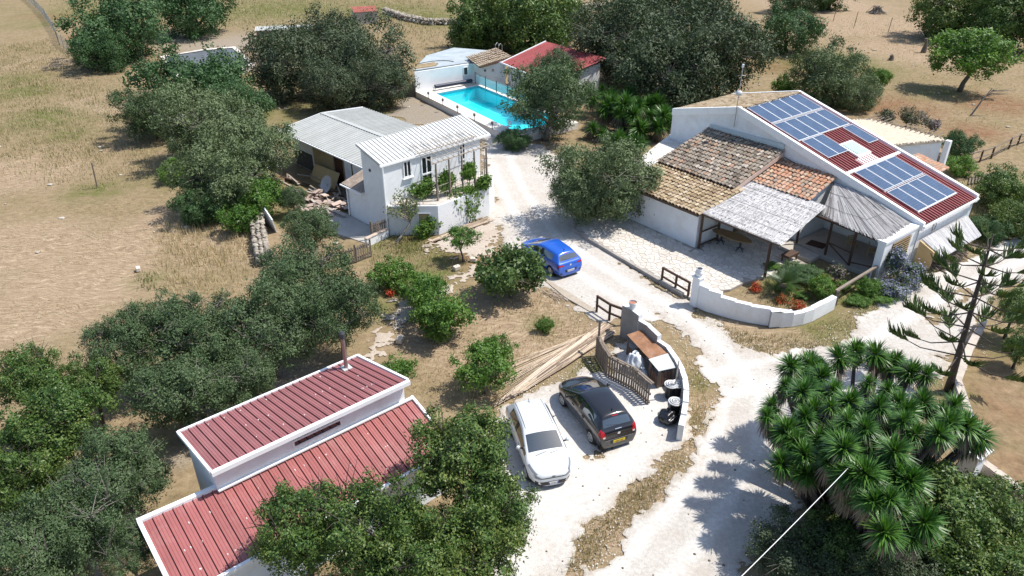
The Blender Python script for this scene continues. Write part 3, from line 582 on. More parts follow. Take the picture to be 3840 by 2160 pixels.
for s, d in ((-11.6,4.35), (-11.6,8.95), (-9.9,4.35)):
    x, y, _ = HC(s, d); MB().beam((x,y,.15), (x,y,2.3 if s < -11 else 2.45), .12, .12).build('post', DWOOD, can)
g = MB()
for d in (4.4,5.5,6.6,7.7,8.8): g.beam(HC(-11.6,d,2.42), HC(-6.3,d-.1,2.9), .08, .1)
g.build('rafter', DWOOD, can)
g = MB(); g.beam(HC(-11.6,4.35,1.2), HC(-9.95,4.35,1.2), .07, .07); g.beam(HC(-11.6,4.35,.35), HC(-9.95,4.35,.35), .07, .07); g.build('rail', DWOOD, can)
# fan-shaped reed roof of the porch
fan = thing('reed_porch', 'porch with fan-shaped reed roof between white pier and house', 'porch', HC(-6.7, 12.0))
apex = Vector(HC(-3.5,7.5,3.3)); ed = [HC(-6.45,8.7,2.46), HC(-6.9,10.6,2.42), HC(-7.0,12.75,2.4), HC(-3.45,12.45,2.42)]
g = MB(); g.add([apex]+[Vector(e) for e in ed], [(0,1,2), (0,2,3), (0,3,4)]); g.v = [(x,y,z-.04) for x,y,z in g.v]; g.build('reed_base', REED, fan)
g = MB(); rg2 = random.Random(5)
def fanp(u):
    L = [(0, ed[0]), (.28, ed[1]), (.55, ed[2]), (1., ed[3])]
    for (a, p), (b, q_) in zip(L, L[1:]):
        if u <= b: return Vector(lerp(p, q_, (u-a)/(b-a)))
    return Vector(ed[3])
for k in range(620):
    u = rg2.random(); e = fanp(u); st = apex.lerp(Vector(HC(-3.5,12.3,2.95)), max(0, (u-.45))*rg2.random()*1.0)
    t0 = 0 if rg2.random() < .5 else rg2.random()*.6; g.tube([st.lerp(e, t0)+Vector((0,0,rg2.uniform(0,.07))), st.lerp(e, rg2.uniform(.93,1.04))+Vector((0,0,rg2.uniform(0,.05)))], rg2.uniform(.012,.026), 3, False)
FANM = islandmat('dark_reed_canes', [(.19,.18,.175), (.42,.40,.39), (.62,.60,.585), (.30,.285,.28)])
g.build('reed_fan', FANM, fan)
g = MB()
for f in (.35, .75): g.tube([apex.lerp(Vector(ed[0]), f)+Vector((0,0,.08)), apex.lerp(Vector(ed[1]), f*.95)+Vector((0,0,.1)), apex.lerp(Vector(ed[2]), f*.9)+Vector((0,0,.1)), apex.lerp(Vector(ed[3]), f)+Vector((0,0,.1))], .010, 4)
g.build('lashing', DMETAL, fan)
for s, d in ((-6.65,7.65), (-6.75,9.6), (-6.9,11.15)):
    x, y, _ = HC(s, d); MB().beam((x,y,.3), (x,y,2.42), .11, .11).build('post', DWOOD, fan)
g = MB(); g.beam(HC(-6.6,7.6,2.38), HC(-6.95,12.6,2.34), .1, .12); g.build('front_beam', DWOOD, fan)
g = MB()
for d in (9.6,): g.beam(HC(-6.75,9.6,1.1), HC(-6.9,11.1,.35), .05, .06); g.beam(HC(-6.75,9.6,1.1), HC(-6.9,11.15,1.05), .05, .06)
g.beam(HC(-6.9,11.15,.5), HC(-6.95,12.5,.75), .05, .06); g.build('brace', DWOOD, fan)
g = MB(); g.hexa([HC(-7.05,12.5,0), HC(-3.4,12.5,0), HC(-3.4,12.9,0), HC(-7.05,12.9,0), HC(-7.05,12.5,2.3), HC(-3.4,12.5,2.3), HC(-3.4,12.9,2.3), HC(-7.05,12.9,2.3)])
g.hexa([HC(-7.1,12.45,2.3), HC(-3.4,12.45,2.3), HC(-3.4,12.95,2.3), HC(-7.1,12.95,2.3), HC(-7.1,12.45,2.45), HC(-3.4,12.45,2.45), HC(-3.4,12.95,2.45), HC(-7.1,12.95,2.45)]); g.build('pier_wall', WHITE, fan)
g = MB(); g.hexa([HC(-6.2,12.901,.5), HC(-4.2,12.901,.5), HC(-4.2,12.908,.5), HC(-6.2,12.908,.5), HC(-6.2,12.901,2.1), HC(-4.2,12.901,2.1), HC(-4.2,12.908,2.1), HC(-6.2,12.908,2.1)]); tr_ = g.build('trellis_recess', mat('brown_recess', (.16,.1,.06), .9, .2, 4), fan)
g = MB()
for k in range(14): g.tube([HC(-6.15+k*.145,12.93,.5), HC(-6.15+k*.145+.1,12.93,2.1)], .014, 4)
for k in range(11): g.tube([HC(-6.2,12.95,.6+k*.15), HC(-4.2,12.95,.55+k*.15)], .014, 4)
g.build('trellis', PWOOD, fan)
g = MB(); g.prism([HC(-3.45,7.5), HC(-3.45,12.5), HC(-6.95,12.5), HC(-6.85,9.0), HC(-6.6,7.5)], 0, .3); g.build('porch_floor', mat('porch_tiles', (.36,.33,.30), .7, .12, 3), fan)
g = MB(); g.prism([HC(-6.6,7.2), HC(-6.86,9.35), HC(-7.9,9.45), HC(-7.9,7.3)], 0, .22); g.build('step', mat('step_stone', (.42,.39,.35), .8, .12, 3), fan)
mt = thing('door_mat', 'dark brown door mat lying on the porch floor', 'mat', HC(-6.0,8.6,.305)); MB().prism([HC(-6.4,8.1), HC(-5.6,8.0), HC(-5.4,9.0), HC(-6.2,9.1)], .305, .325).build('mat_body', mat('brown_mat', (.06,.03,.025), 1., .2, 20), mt)
# firewood shelter on the eaves wall
fw = thing('firewood_shelter', 'firewood stack under a tilted reed screen against the eaves wall of the farmhouse', 'firewood', HC(-1.0, 13.6))
ws = [HC(-3.1,13.12,1.55), HC(2.3,13.2,1.55), HC(1.5,14.5,.95), HC(-3.2,14.45,.95)]
MB().hexa([(x,y,z-.04) for x,y,z in (ws[3],ws[2],ws[1],ws[0])]+[(x,y,z-.01) for x,y,z in (ws[3],ws[2],ws[1],ws[0])]).build('reed_base', REED, fw)
reed_mat(fw, ws[0], ws[1], ws[2], ws[3], 200, .014, 44, 'reed_screen', None, .2, 2)
MB().hexa([HC(-3.3,13.1,0), HC(-3.2,13.1,0), HC(-3.2,14.0,0), HC(-3.3,14.0,0), HC(-3.3,13.1,1.5), HC(-3.2,13.1,1.5), HC(-3.2,14.0,1.1), HC(-3.3,14.0,1.1)]).build('side_panel', PLY, fw)
for k in range(70):
    s = rg.uniform(-3.1, 1.5); d = 13.3+rg.random()*1.0; z = .08+rg.random()*.75*(1-(d-13.3)*.5)
    MB().tube([HC(s,d,z), HC(s+rg.uniform(-.3,.3),d+.45+rg.random()*.3,max(.06, z+rg.uniform(-.25,.05)))], [.05,.04], 5).build('log', WOOD, fw)
# ---------------------------------------------------------------- paved terrace
TERR = [(4.20,43.58), (3.88,41.90), (4.80,40.33), (6.46,37.76), (8.13,35.17), (9.08,33.68), (9.41,33.26), (9.94,33.73), (11.70,34.21), (12.72,35.01), (13.88,35.54), HC(-8.3,9.5)[:2], HC(-7.9,7.3)[:2], HC(-6.12,7.3)[:2], HC(-6.12,4.2)[:2], HC(-11.7,4.2)[:2], HC(-11.7,-1.6)[:2]]
MORTAR = mat('paving_mortar', (.34,.305,.265), .95, .2, 4, .3, 20)
terr = MB().prism(TERR, 0, .14).build('terrace', MORTAR); tag(terr, kind='structure')
PAVE = islandmat('crazy_paving', [(.54,.495,.435), (.62,.575,.515), (.68,.635,.575), (.58,.53,.47)], .85)
def clip(poly, nx_, ny_, c):
    out = []
    for (ax, ay), (bx, by) in zip(poly, poly[1:]+poly[:1]):
        da, db = nx_*ax+ny_*ay-c, nx_*bx+ny_*by-c
        if da <= 0: out.append((ax, ay))
        if da*db < 0: t_ = da/(da-db); out.append((ax+(bx-ax)*t_, ay+(by-ay)*t_))
    return out
TP = np.array(TERR); st = .35; pts = []
rg = random.Random(11)
yy = TP[:, 1].min()
while yy < TP[:, 1].max():
    xx = TP[:, 0].min()
    while xx < TP[:, 0].max(): pts.append((xx+rg.uniform(-.17,.17), yy+rg.uniform(-.17,.17))); xx += st
    yy += st
pa = np.array(pts); sdv = sdf(TERR, pa[:, 0], pa[:, 1]); cells = []
for i in np.nonzero(sdv > .12)[0]:
    x, y = pts[i]; poly = [(x-.6,y-.6), (x+.6,y-.6), (x+.6,y+.6), (x-.6,y+.6)]
    nb = np.nonzero((np.abs(pa[:, 0]-x) < 1.1) & (np.abs(pa[:, 1]-y) < 1.1))[0]
    for j in nb:
        if j == i: continue
        dx, dy = pts[j][0]-x, pts[j][1]-y; l = math.hypot(dx, dy); dx /= l; dy /= l
        poly = clip(poly, dx, dy, dx*x+dy*y+l/2-.016)
        if len(poly) < 3: break
    if len(poly) < 3: continue
    for (ax_, ay_), (bx_, by_) in zip(TERR, TERR[1:]+TERR[:1]):      # keep stones on the slab
        ex, ey = bx_-ax_, by_-ay_; L = math.hypot(ex, ey); 
        tt = ((x-ax_)*ex+(y-ay_)*ey)/(L*L)
        if -.1 < tt < 1.1 and abs((x-ax_)*ey-(y-ay_)*ex)/L < .7:
            sgn = 1 if (x-ax_)*ey-(y-ay_)*ex < 0 else -1
            nxx, nyy = ey/L*sgn, -ex/L*sgn; poly = clip(poly, nxx, nyy, nxx*ax_+nyy*ay_-.01)
            if len(poly) < 3: break
    if len(poly) > 2: cells.append((math.hypot(x, y), poly))
cells.sort(); rest = MB()
for k, (dist, poly) in enumerate(cells):
    z1 = .15+rg.uniform(0, .012)
    if k < 300: MB().prism(poly, .13, z1).build('paving_stone', PAVE, terr)
    else: rest.prism(poly, .13, z1)
if rest.v: tag(rest.build('paving_field', PAVE, terr), kind='stuff')
g = MB()
kp = [(4.21,43.66), (3.87,41.86), (4.79,40.29), (6.45,37.71), (8.12,35.12), (9.07,33.63)]
for i, (a, b) in enumerate(zip(kp, kp[1:])):
    L = math.dist(a, b); n = max(1, int(L/.8))
    for k in range(n): MB().beam(V3(lerp(a,b,k/n),.1), V3(lerp(a,b,(k+.97)/n),.1), .2, .24+rg.uniform(-.02,.02)).build('kerb_stone', STONEW, terr)
# ---------------------------------------------------------------- white house with vine terrace, long shed behind it
BA = R(44); BO = Vector((-7.7, 41.3, 0))
def BF(u, v, z=0.): return (BO.x+u*math.cos(BA)-v*math.sin(BA), BO.y+u*math.sin(BA)+v*math.cos(BA), z)
bh = thing('white_tower_house', 'narrow two-storey white house with white ribbed metal roof and gutter', 'house', BF(0,0))
g = MB(); g.prism([BF(0,0), BF(7.75,0), BF(7.75,2.15), BF(0,2.15)], 0, [4.5,4.5,5.12,5.12]); g.prism([BF(0,2.15), BF(1.8,2.15), BF(1.8,4.15), BF(0,4.15)], 0, [2.2,2.7,2.7,2.2]); g.build('wall', WHITE, bh)
ribbed_roof(bh, BF(-.15,2.4,5.28), BF(8.65,2.6,5.34), BF(8.65,-.05,4.6), BF(-.15,-.05,4.6), 30, WROOF, .07, .07, .04, 'roof_panel', .022)
gutter(bh, [BF(-.2,-.1,4.52), BF(8.6,-.1,4.52)], .12, WHITEP)
g = MB(); g.tube([BF(-.05,-.1,4.5), BF(-.05,-.08,0)], .06, 8); g.tube([BF(-.1,4.1,2.1), BF(-.1,4.12,.1)], .05, 8); g.build('downpipe', WHITEP, bh)
wave_roof(bh, BF(1.85,2.2,2.8), BF(1.85,4.5,2.8), BF(-.2,4.5,2.2), BF(-.2,2.2,2.2), 2, mat('old_brown_sheet', (.25,.2,.165), .8, .25, 3, dirt=(.45,.4,.36), dscale=3, damt=.6), 5, .03, 'lean_to_sheet')
gutter(bh, [BF(-.25,2.2,2.12), BF(-.25,4.6,2.12)], .09, WHITEP)
out = BF(0,-1); out = (out[0]-BO.x, out[1]-BO.y)
opening(bh, BF(1.5,0), BF(2.1,0), 3.35, 4.4, 'window', WINGL, WHITEP, out, .07, 1)
MB().beam(BF(1.4,-.06,3.3), BF(2.2,-.06,3.3), .16, .06).build('window_sill', WHITEP, bh)
dr = opening(bh, BF(2.85,0), BF(3.7,0), 2.05, 4.35, 'door', WINGL, WHITEP, out, .08, 1)
MB().beam(BF(2.92,-.05,3.2), BF(3.63,-.05,3.2), .08, .1).build('door_rail', WHITEP, dr)
opening(bh, BF(5.95,0), BF(6.45,0), 3.35, 4.45, 'window', WINGL, WHITEP, out, .07, 1)
MB().box(BF(-.02,1.3,3.9), (.08,.12,.16), BA).build('vent', DMETAL, bh)
# terrace block under the pergola
vt = thing('raised_terrace', 'whitewashed raised terrace block with vine-grown retaining wall', 'terrace', BF(2.3,-2.2))
g = MB(); g.prism([BF(0.05,-.12), BF(2.3,-2.2), BF(6.6,-2.15), BF(7.9,-1.2), BF(7.75,-.02), BF(.2,-.02)], 0, 1.95); g.build('retaining_wall', WHITE, vt)
g = MB(); g.prism([BF(.3,-.13), BF(2.35,-2.05), BF(6.55,-2.0), BF(7.7,-1.15), BF(7.6,-.03), BF(.4,-.03)], 1.95, 1.99); g.build('terrace_floor', mat('terrace_floor_pale', (.5,.45,.4), .9, .2, 2, dirt=(.3,.24,.18), damt=.5), vt)
wn = Vector(BF(2.3,-2.2))-Vector(BF(.05,-.12)); o2 = (wn.y, -wn.x)
pa_, pb_ = lerp(BF(.05,-.12), BF(2.3,-2.2), .6), lerp(BF(.05,-.12), BF(2.3,-2.2), .84)
opening(vt, pa_, pb_, .75, 1.5, 'hatch', mat('tan_board', (.33,.27,.14), .8, .1, 3), WHITEP, o2, .03)
pg = thing('pergola', 'rusty pipe pergola on weathered wooden posts above the vine terrace', 'pergola', BF(4.8,-1.6,1.99))
for i in range(5):
    u = 2.75+1.07*i; MB().tube([BF(u,-1.65+.05*i,1.99), BF(u+.02,-1.6+.05*i,4.35)], [.07,.06], 7).build('post', WOOD, pg)
PIPE = mat('rusty_pale_pipe', (.38,.33,.28), .7, .25, 5, dirt=(.25,.14,.08), dscale=3, damt=.5)
g = MB(); g.tube([BF(2.5,-1.6,4.42), BF(7.3,-1.35,4.42)], .045, 6); g.tube([BF(2.5,-.2,4.72), BF(7.3,-.1,4.72)], .035, 6); g.build('long_rail', PIPE, pg)
for i in range(12): u = 2.6+i*.42; MB().tube([BF(u,-1.75,4.44), BF(u-.1,-.2,4.74), BF(u-.2,.9,5.0)], .02, 5).build('cross_rod', PIPE, pg)
g = MB()
for k in range(4): g.tube([BF(2.4,-1.2+k*.55,4.57+k*.13), BF(7.1,-1.1+k*.55,4.57+k*.13)], .016, 4)
g.build('top_rod', PIPE, pg)
g = MB()
for k in range(22): g.tube([BF(2.9+k*.2,-1.62+.01*k,2.0), BF(2.9+k*.2,-1.6+.01*k,2.95)], .01, 4)
g.tube([BF(2.8,-1.62,2.9), BF(7.2,-1.4,2.9)], .014, 4); g.tube([BF(2.8,-1.62,2.4), BF(7.2,-1.4,2.4)], .014, 4)
for k in range(6): g.tube([BF(7.0+k*.12,-1.3+k*.15,2.0), BF(7.0+k*.12,-1.3+k*.15,3.6)], .014, 4)
g.build('railing', PIPE, pg)
sh = thing('long_shed', 'long low shed with grey corrugated ridge roof behind the white tower house', 'shed', BF(2.6,15.7))
g = MB(); g.prism([BF(2.5,2.2), BF(9.0,2.2), BF(9.0,15.6), BF(2.5,15.6)], 0, [2.62,2.82,2.82,2.62]); g.prism([BF(2.5,2.3), BF(5.5,2.3), BF(9,2.3), BF(9,15.5), BF(5.5,15.5), BF(2.5,15.5)], 2.6, [2.62,3.1,2.84,2.84,3.1,2.62]); g.build('wall', WHITE, sh)
ribbed_roof(sh, BF(5.5,16.0,3.27), BF(5.5,2.2,3.27), BF(1.75,2.2,2.72), BF(1.75,16.0,2.72), 42, GROOF, .08, .06, .03, 'roof_sheet', .03)
ribbed_roof(sh, BF(5.5,2.5,3.27), BF(5.5,16.0,3.27), BF(9.3,16.0,3.0), BF(9.3,2.5,3.0), 41, GROOF, .08, .06, .03, 'roof_sheet', .03)
g = MB(); g.beam(BF(5.5,2.5,3.3), BF(5.5,16.05,3.3), .34, .05); g.build('ridge_cap', GROOF, sh)
gutter(sh, [BF(1.7,2.3,2.66), BF(1.7,16.05,2.66)], .09, WHITEP); g = MB(); g.beam(BF(1.7,16.03,2.7), BF(5.5,16.03,3.25), .08, .14); g.beam(BF(5.5,16.03,3.25), BF(9.3,16.03,2.98), .08, .14); g.build('fascia', WHITEP, sh)
o3 = Vector(BF(-1,0))-Vector(BF(0,0)); o3 = (o3.x, o3.y)
def slabw(u, v0, v1, z0, z1, name, m): MB().hexa([BF(u,v0,z0), BF(u-.04,v0,z0), BF(u-.04,v1,z0), BF(u,v1,z0), BF(u,v0,z1), BF(u-.04,v0,z1), BF(u-.04,v1,z1), BF(u,v1,z1)]).build(name, m, sh)
slabw(2.497, 12.9, 15.5, .05, 1.35, 'shaded_opening_panel', mat('opening_shade', (.085,.08,.08), .9, .3, 4, .5, 12))  # flat dark panel painted as the shade inside the open lower bay
slabw(2.495, 9.9, 12.6, .1, 2.5, 'tan_wall_board', mat('tan_wall', (.38,.30,.17), .9, .15, 1.5, dirt=(.2,.16,.11), damt=.5))
opening(sh, BF(2.5,9.8), BF(2.5,8.5), .05, 2.4, 'door', mat('dark_red_door', (.055,.022,.016), .6, .2, 4), mat('door_frame', (.3,.2,.12), .7, .1, 4), o3, .08)
for v in (7.6, 5.9): opening(sh, BF(2.5,v), BF(2.5,v-.35), .9, 2.2, 'window', WINGL, WHITEP, o3, .06)
# cement yard and junk beside the shed
yard = MB().prism([BF(-1.6,-.3), BF(-.05,-.1), BF(-.05,4.4), BF(-.3,6.8), BF(-2.8,5.0)], -.05, .03).build('cement_yard', CONC); tag(yard, kind='structure')
def single(name, mb, m, label, cat, group=None, bevel=0):
    xs = np.array(mb.v); o = mb.build(name, m, None, bevel=bevel, loc=(float(xs[:, 0].mean()), float(xs[:, 1].mean()), float(xs[:, 2].min()))); return tag(o, label, cat, group)
MB_ = MB()
g = MB(); a, b = BF(1.55,11.9,.0), BF(1.75,8.9,0); h = Vector(BF(1,0))-Vector(BF(0,0))
g.hexa([a, b, Vector(b)+h*.03, Vector(a)+h*.03, Vector(a)+h*.55+Vector((0,0,1.05)), Vector(b)+h*.55+Vector((0,0,1.05)), Vector(b)+h*.58+Vector((0,0,1.05)), Vector(a)+h*.58+Vector((0,0,1.05))])
single('plywood_sheet', g, PLY, 'yellow plywood sheet leaning against the shed wall', 'plywood')
rg = random.Random(21)
lab_w = ['long grey plank lying in the junk by the shed door', 'broken plank at the edge of the junk heap', 'dark board lying under the shed eaves', 'weathered batten across the junk heap']
for k in range(60):
    u = rg.uniform(-2.2, 1.8); v = rg.uniform(5.0, 13.5); L = rg.uniform(.9, 2.6); an = BA+R(90)+rg.gauss(.0, .5); z = rg.uniform(.05, .35); p = Vector(BF(u, v, z)); d = Vector((math.cos(an), math.sin(an), rg.uniform(-.03, .08)))*L/2
    g = MB(); g.beam(p-d, p+d+Vector((0,0,.04)), rg.uniform(.08,.22), .04); single('plank', g, rg.choice([WOOD, mat('bleached_plank', (.38,.34,.30), .9, .2, 4, rnd=.2), mat('bleached_plank', (.38,.34,.30)), DWOOD]), 'loose plank in the junk heap along the shed wall', 'plank', 'planks in the junk heap')
PINK = mat('pinkish_debris', (.46,.36,.31), .9, .25, 3, rnd=.35)
for k in range(40):
    p = Vector(BF(rg.uniform(-2.4,.4), rg.uniform(4.5,9.0), rg.uniform(.05,.45))); g = MB(); g.box(p, (rg.uniform(.3,.8), rg.uniform(.2,.45), .06), rg.random()*3, rg.gauss(0,.25)); single('debris_slab', g, PINK, 'pale reddish slab in the rubble heap beside the white house', 'rubble', 'rubble slabs beside the white house')
ds = thing('satellite_dish', 'large grey satellite dish leaning in the junk by the shed door', 'satellite dish', BF(1.0,8.6))
g = MB(); dm = Matrix.Translation(Vector(BF(.9,8.4,.75))) @ Matrix.Rotation(BA+R(180), 4, 'Z') @ Matrix.Rotation(R(62), 4, 'Y')
gg = MB(); gg.lathe((0,0,0), [(.05,-.1), (.3,-.07), (.5,0), (.62,.07)], 22, False)
g.v = [tuple(dm@Vector(v)) for v in gg.v]; g.f = gg.f; g.build('dish', mat('dish_grey', (.38,.41,.43), .6, .1, 2), ds, True)
g = MB(); g.tube([BF(.9,8.4,.7), BF(1.3,8.5,0)], .03, 6); g.build('stand', METAL, ds)
tb = thing('folding_table', 'small white table standing at the end of the junk heap by the olive tree', 'table', (-18.11,52.87,0.00))
g = MB(); c = (-17.58,51.46,0.75); g.box((c[0],c[1],.75), (1.0,.6,.04), BA); g.build('table_top', WHITEP, tb)
for dx, dy in ((-.4,-.22), (.4,-.22), (.4,.22), (-.4,.22)): MB().tube([(c[0]+dx*math.cos(BA)-dy*math.sin(BA), c[1]+dx*math.sin(BA)+dy*math.cos(BA), .74), (c[0]+dx*math.cos(BA)-dy*math.sin(BA), c[1]+dx*math.sin(BA)+dy*math.cos(BA), 0)], .015, 5).build('leg', METAL, tb)
# picket gates at the yard
def picket(name, label, pts, h, n, grp=None):
    t_ = thing(name, label, 'fence', (*pts[0][:2], 0), 0, grp)
    for a, b in zip(pts, pts[1:]):
        for z in (.25*h, .8*h): MB().beam(V3(a,z), V3(b,z), .04, .09).build('rail', WOOD, t_)
        L = math.dist(a[:2], b[:2]); k = max(2, int(L/.135))
        dn = Vector((b[1]-a[1], a[0]-b[0], 0)).normalized()*.04
        for i in range(k):
            p = Vector(V3(lerp(a,b,(i+.5)/k),0))+dn; MB().beam(p+Vector((0,0,.06)), p+Vector((rg.uniform(-.01,.01),0,h*rg.uniform(.95,1.04))), .09, .02, up=(dn.x,dn.y,0)).build('picket', WOOD, t_)
    for a in pts: MB().beam(V3(a,0), V3(a,h*1.12), .09, .09, up=(1,0,0)).build('post', WOOD, t_)
    return t_
picket('picket_gate', 'weathered wooden picket gate leaning by the downpipe of the white house', [(-8.56,40.54), (-7.70,41.32)], 1.15, 0)
picket('picket_fence', 'low weathered picket fence running from the yard gate to the olive tree', [(-9.76,37.14), (-9.00,37.63), (-8.26,38.39)], 1.0, 0)
# low capping wall with terracotta at the yard, small items
lw = thing('yard_wall', 'low whitewashed yard wall with a tiled coping beside the picket gate', 'wall', BF(-.15,-.2)); g = MB(); wall_poly(g, BF(-1.9,-.55), BF(-.1,-.25), .2, 0, .5, .5); g.build('wall_body', WHITE, lw)
for k in range(8): MB().beam(lerp(BF(-1.9,-.45,.53), BF(-.1,-.15,.53), k/8), lerp(BF(-1.9,-.45,.55), BF(-.1,-.15,.55), (k+.95)/8), .26, .05).build('coping_tile', mat('pale_coping', (.5,.4,.33), .9, .2, 4), lw)
sl_ = thing('white_sheet_panel', 'white sheet panel leaning behind the dry stone wall under the olive', 'sheet', (-15.19,42.19)); g = MB(); a, b = (-16.01,43.41,0.00), (-14.75,41.70,0.00); a2, b2 = (-15.57,42.54,1.30), (-14.79,41.38,1.00); g.hexa([a, b, Vector(b)+Vector((.05,.05,0)), Vector(a)+Vector((.05,.05,0)), a2, b2, Vector(b2)+Vector((.05,.05,0)), Vector(a2)+Vector((.05,.05,0))]); g.build('sheet_body', WHITEP, sl_)
# ---------------------------------------------------------------- front annexe with red ribbed roofs
FA_ = R(40.5); FO = Vector((-9.13, 16.75, 0))
def FA(u, v, z=0.): return (FO.x+u*math.cos(FA_)-v*math.sin(FA_), FO.y+u*math.sin(FA_)+v*math.cos(FA_), z)
an = thing('red_roof_annexe', 'white annexe with two-level red ribbed metal roof and steel flue in the foreground', 'house', FA(0,0))
g = MB(); g.prism([FA(.0,.02), FA(6.9,.02), FA(6.38,2.38), FA(-.05,2.3)], 0, [3.64,3.64,3.54,3.54]); g.prism([FA(-2.1,-2.25), FA(7.0,-2.25), FA(7.0,.05), FA(-2.1,.28)], 0, [2.0,2.0,2.66,2.72]); g.build('wall', WHITE, an)
ribbed_roof(an, FA(-.15,2.4,3.68), FA(6.42,2.46,3.68), FA(6.95,-.14,3.78), FA(-.05,-.14,3.78), 25, REDD, .045, .045)
ribbed_roof(an, FA(-2.2,.22,2.8), FA(7.15,.02,2.8), FA(7.15,-2.42,2.1), FA(-2.2,-2.42,2.1), 32, REDM, .045, .045)
g = MB(); g.beam(FA(-.1,-.2,3.73), FA(7.02,-.2,3.73), .14, .16); g.beam(FA(-.08,-.12,3.62), FA(7.0,-.12,3.62), .12, .06); g.build('gutter_box', WHITEP, an)
g = MB(); g.beam(FA(-.09,-.14,3.78), FA(-.2,2.45,3.69), .09, .12); g.beam(FA(7.0,-.14,3.78), FA(6.46,2.5,3.69), .09, .12); g.beam(FA(-.2,2.45,3.68), FA(6.46,2.5,3.68), .08, .12); g.beam(FA(-2.3,.32,2.84), FA(0,.2,2.84), .16, .1); g.beam(FA(0,-.03,2.86), FA(7.2,-.05,2.86), .12, .06); g.beam(FA(-2.25,.3,2.82), FA(-2.25,-2.45,2.12), .12, .14); g.beam(FA(7.2,.05,2.83), FA(7.2,-2.45,2.13), .1, .14); g.build('flashing', WHITEP, an)
gutter(an, [FA(-2.3,-2.5,2.06), FA(7.2,-2.5,2.06)], .12, WHITEP)
of = Vector(FA(0,-1))-Vector(FA(0,0)); wn_ = opening(an, FA(2.55,.01), FA(4.35,.01), 3.08, 3.4, 'window', WINGL, WHITEP, (of.x, of.y), .06, 0)
g = MB(); c = FA(5.75,2.05); g.tube([V3(c,3.6), V3(c,5.0)], .075, 12); fl = g.build('flue', mat('dull_steel_flue', (.33,.25,.235), .4, .1, 3, metal=.6), an)
MB().lathe(V3(c,5.0), [(.07,0), (.115,.03), (.115,.22), (.06,.3)], 12).build('flue_cap', DMETAL, fl); MB().box(V3(c,3.72), (.34,.34,.04), FA_).build('flue_flashing', GREYSH, fl)
WHD = mat('screw_cap', (.7,.66,.64), .6, .05, 4); g = MB()
for k in range(46):
    u = rg.uniform(-1.9, 6.9); v = rg.choice([-.5,-1.25,-2.0]); z = 2.8+(v-.1)*(.7/2.5); g.lathe(FA(u,v,z-.02), [(.03,0), (.02,.05)], 6)
for k in range(26): u = rg.uniform(.2,6.8); v = rg.choice([.5,1.3,2.2]); g.lathe(FA(u*.9,v,3.755-.04*v), [(.03,0), (.02,.05)], 6)
g.build('screw_cap', WHD, an)
g = MB(); gg = MB(); gg.lathe((0,0,0), [(.03,-.04), (.16,-.02), (.28,.05)], 16, False); dm = Matrix.Translation(Vector(FA(-.28,1.0,1.75))) @ Matrix.Rotation(FA_+R(180), 4, 'Z') @ Matrix.Rotation(R(55), 4, 'Y'); g.v = [tuple(dm@Vector(v)) for v in gg.v]; g.f = gg.f; g.tube([FA(-.28,1.0,1.75), FA(.02,1.05,1.6)], .02, 5); g.build('wall_dish', WHITEP, an)
# ---------------------------------------------------------------- pool group
PA = R(-52); PO = Vector((-7.5, 72.5, 0))
def PF(u, v, z=0.): return (PO.x+u*math.cos(PA)-v*math.sin(PA), PO.y+u*math.sin(PA)+v*math.cos(PA), z)
q4 = [(-.32,.2), (-.3,5.3), (14.3,4.0), (14.3,-1.2)]
o4 = [(-2.2,-1.0), (-1.6,5.75), (15.6,4.7), (15.6,-2.6)]
CY = mat('pool_liner', (.04,.72,.80), .6, .1, .6)
COP = mat('pool_coping', (.72,.68,.62), .8, .08, 2, .2, 20, dirt=(.5,.42,.34), damt=.3)
g = MB(); n4 = [V3(PF(*q),.6) for q in q4]; w4 = [V3(PF(*q),.6) for q in o4]
for i in range(4):
    j = (i+1) % 4; g.add([n4[i], n4[j], w4[j], w4[i], V3(n4[i],.45), V3(n4[j],.45), V3(w4[j],.0), V3(w4[i],.0)], [(0,1,2,3), (3,2,6,7), (0,4,5,1)])
pc = g.build('pool_surround', COP); tag(pc, kind='structure')
g = MB(); b4 = [V3(PF(*q),-.75) for q in q4]; t4 = [V3(PF(*q),.56) for q in q4]; g.add(t4+b4, [(0,1,5,4), (1,2,6,5), (2,3,7,6), (3,0,4,7), (4,5,6,7)]); pb_o = tag(g.build('pool_basin', CY), kind='structure')
g = MB(); k4 = [lerp(V3(PF(*q),.52), V3(PF(*q4[(i+2) % 4]),.52), .0015) for i, q in enumerate(q4)]
for i in range(4):
    j = (i+1) % 4; g.add([V3(k4[i],.59), V3(k4[j],.59), V3(k4[j],.36), V3(k4[i],.36)], [(0,1,2,3)])
g.build('tile_band', mat('pool_tile_band', (.10,.33,.42), .3, .2, 6), pb_o)
for k in range(3): MB().prism([PF(13.2-k*.35,-1.05+.02*k), PF(13.2-k*.35,1.2), PF(14.2,1.2), PF(14.2,-1.15)], -.75, .25-k*.3).build('pool_step', CY, pb_o)
m, t, p = nodes_of('pool_water'); t.nodes.remove(p); fr = N(t, 'Fresnel'); fr.inputs[0].default_value = 1.33; tr = N(t, 'BsdfTransparent'); tr.inputs[0].default_value = (.75,.99,1.,1); gl = N(t, 'BsdfGlossy'); gl.inputs['Roughness'].default_value = .03
mx = N(t, 'MixShader'); bb = N(t, 'Bump'); bb.inputs['Strength'].default_value = .15; co = N(t, 'TexCoord').outputs['Object']; t.links.new(noise(t, co, 2.5, 3), bb.inputs['Height']); t.links.new(bb.outputs[0], gl.inputs['Normal']); t.links.new(bb.outputs[0], fr.inputs['Normal'])
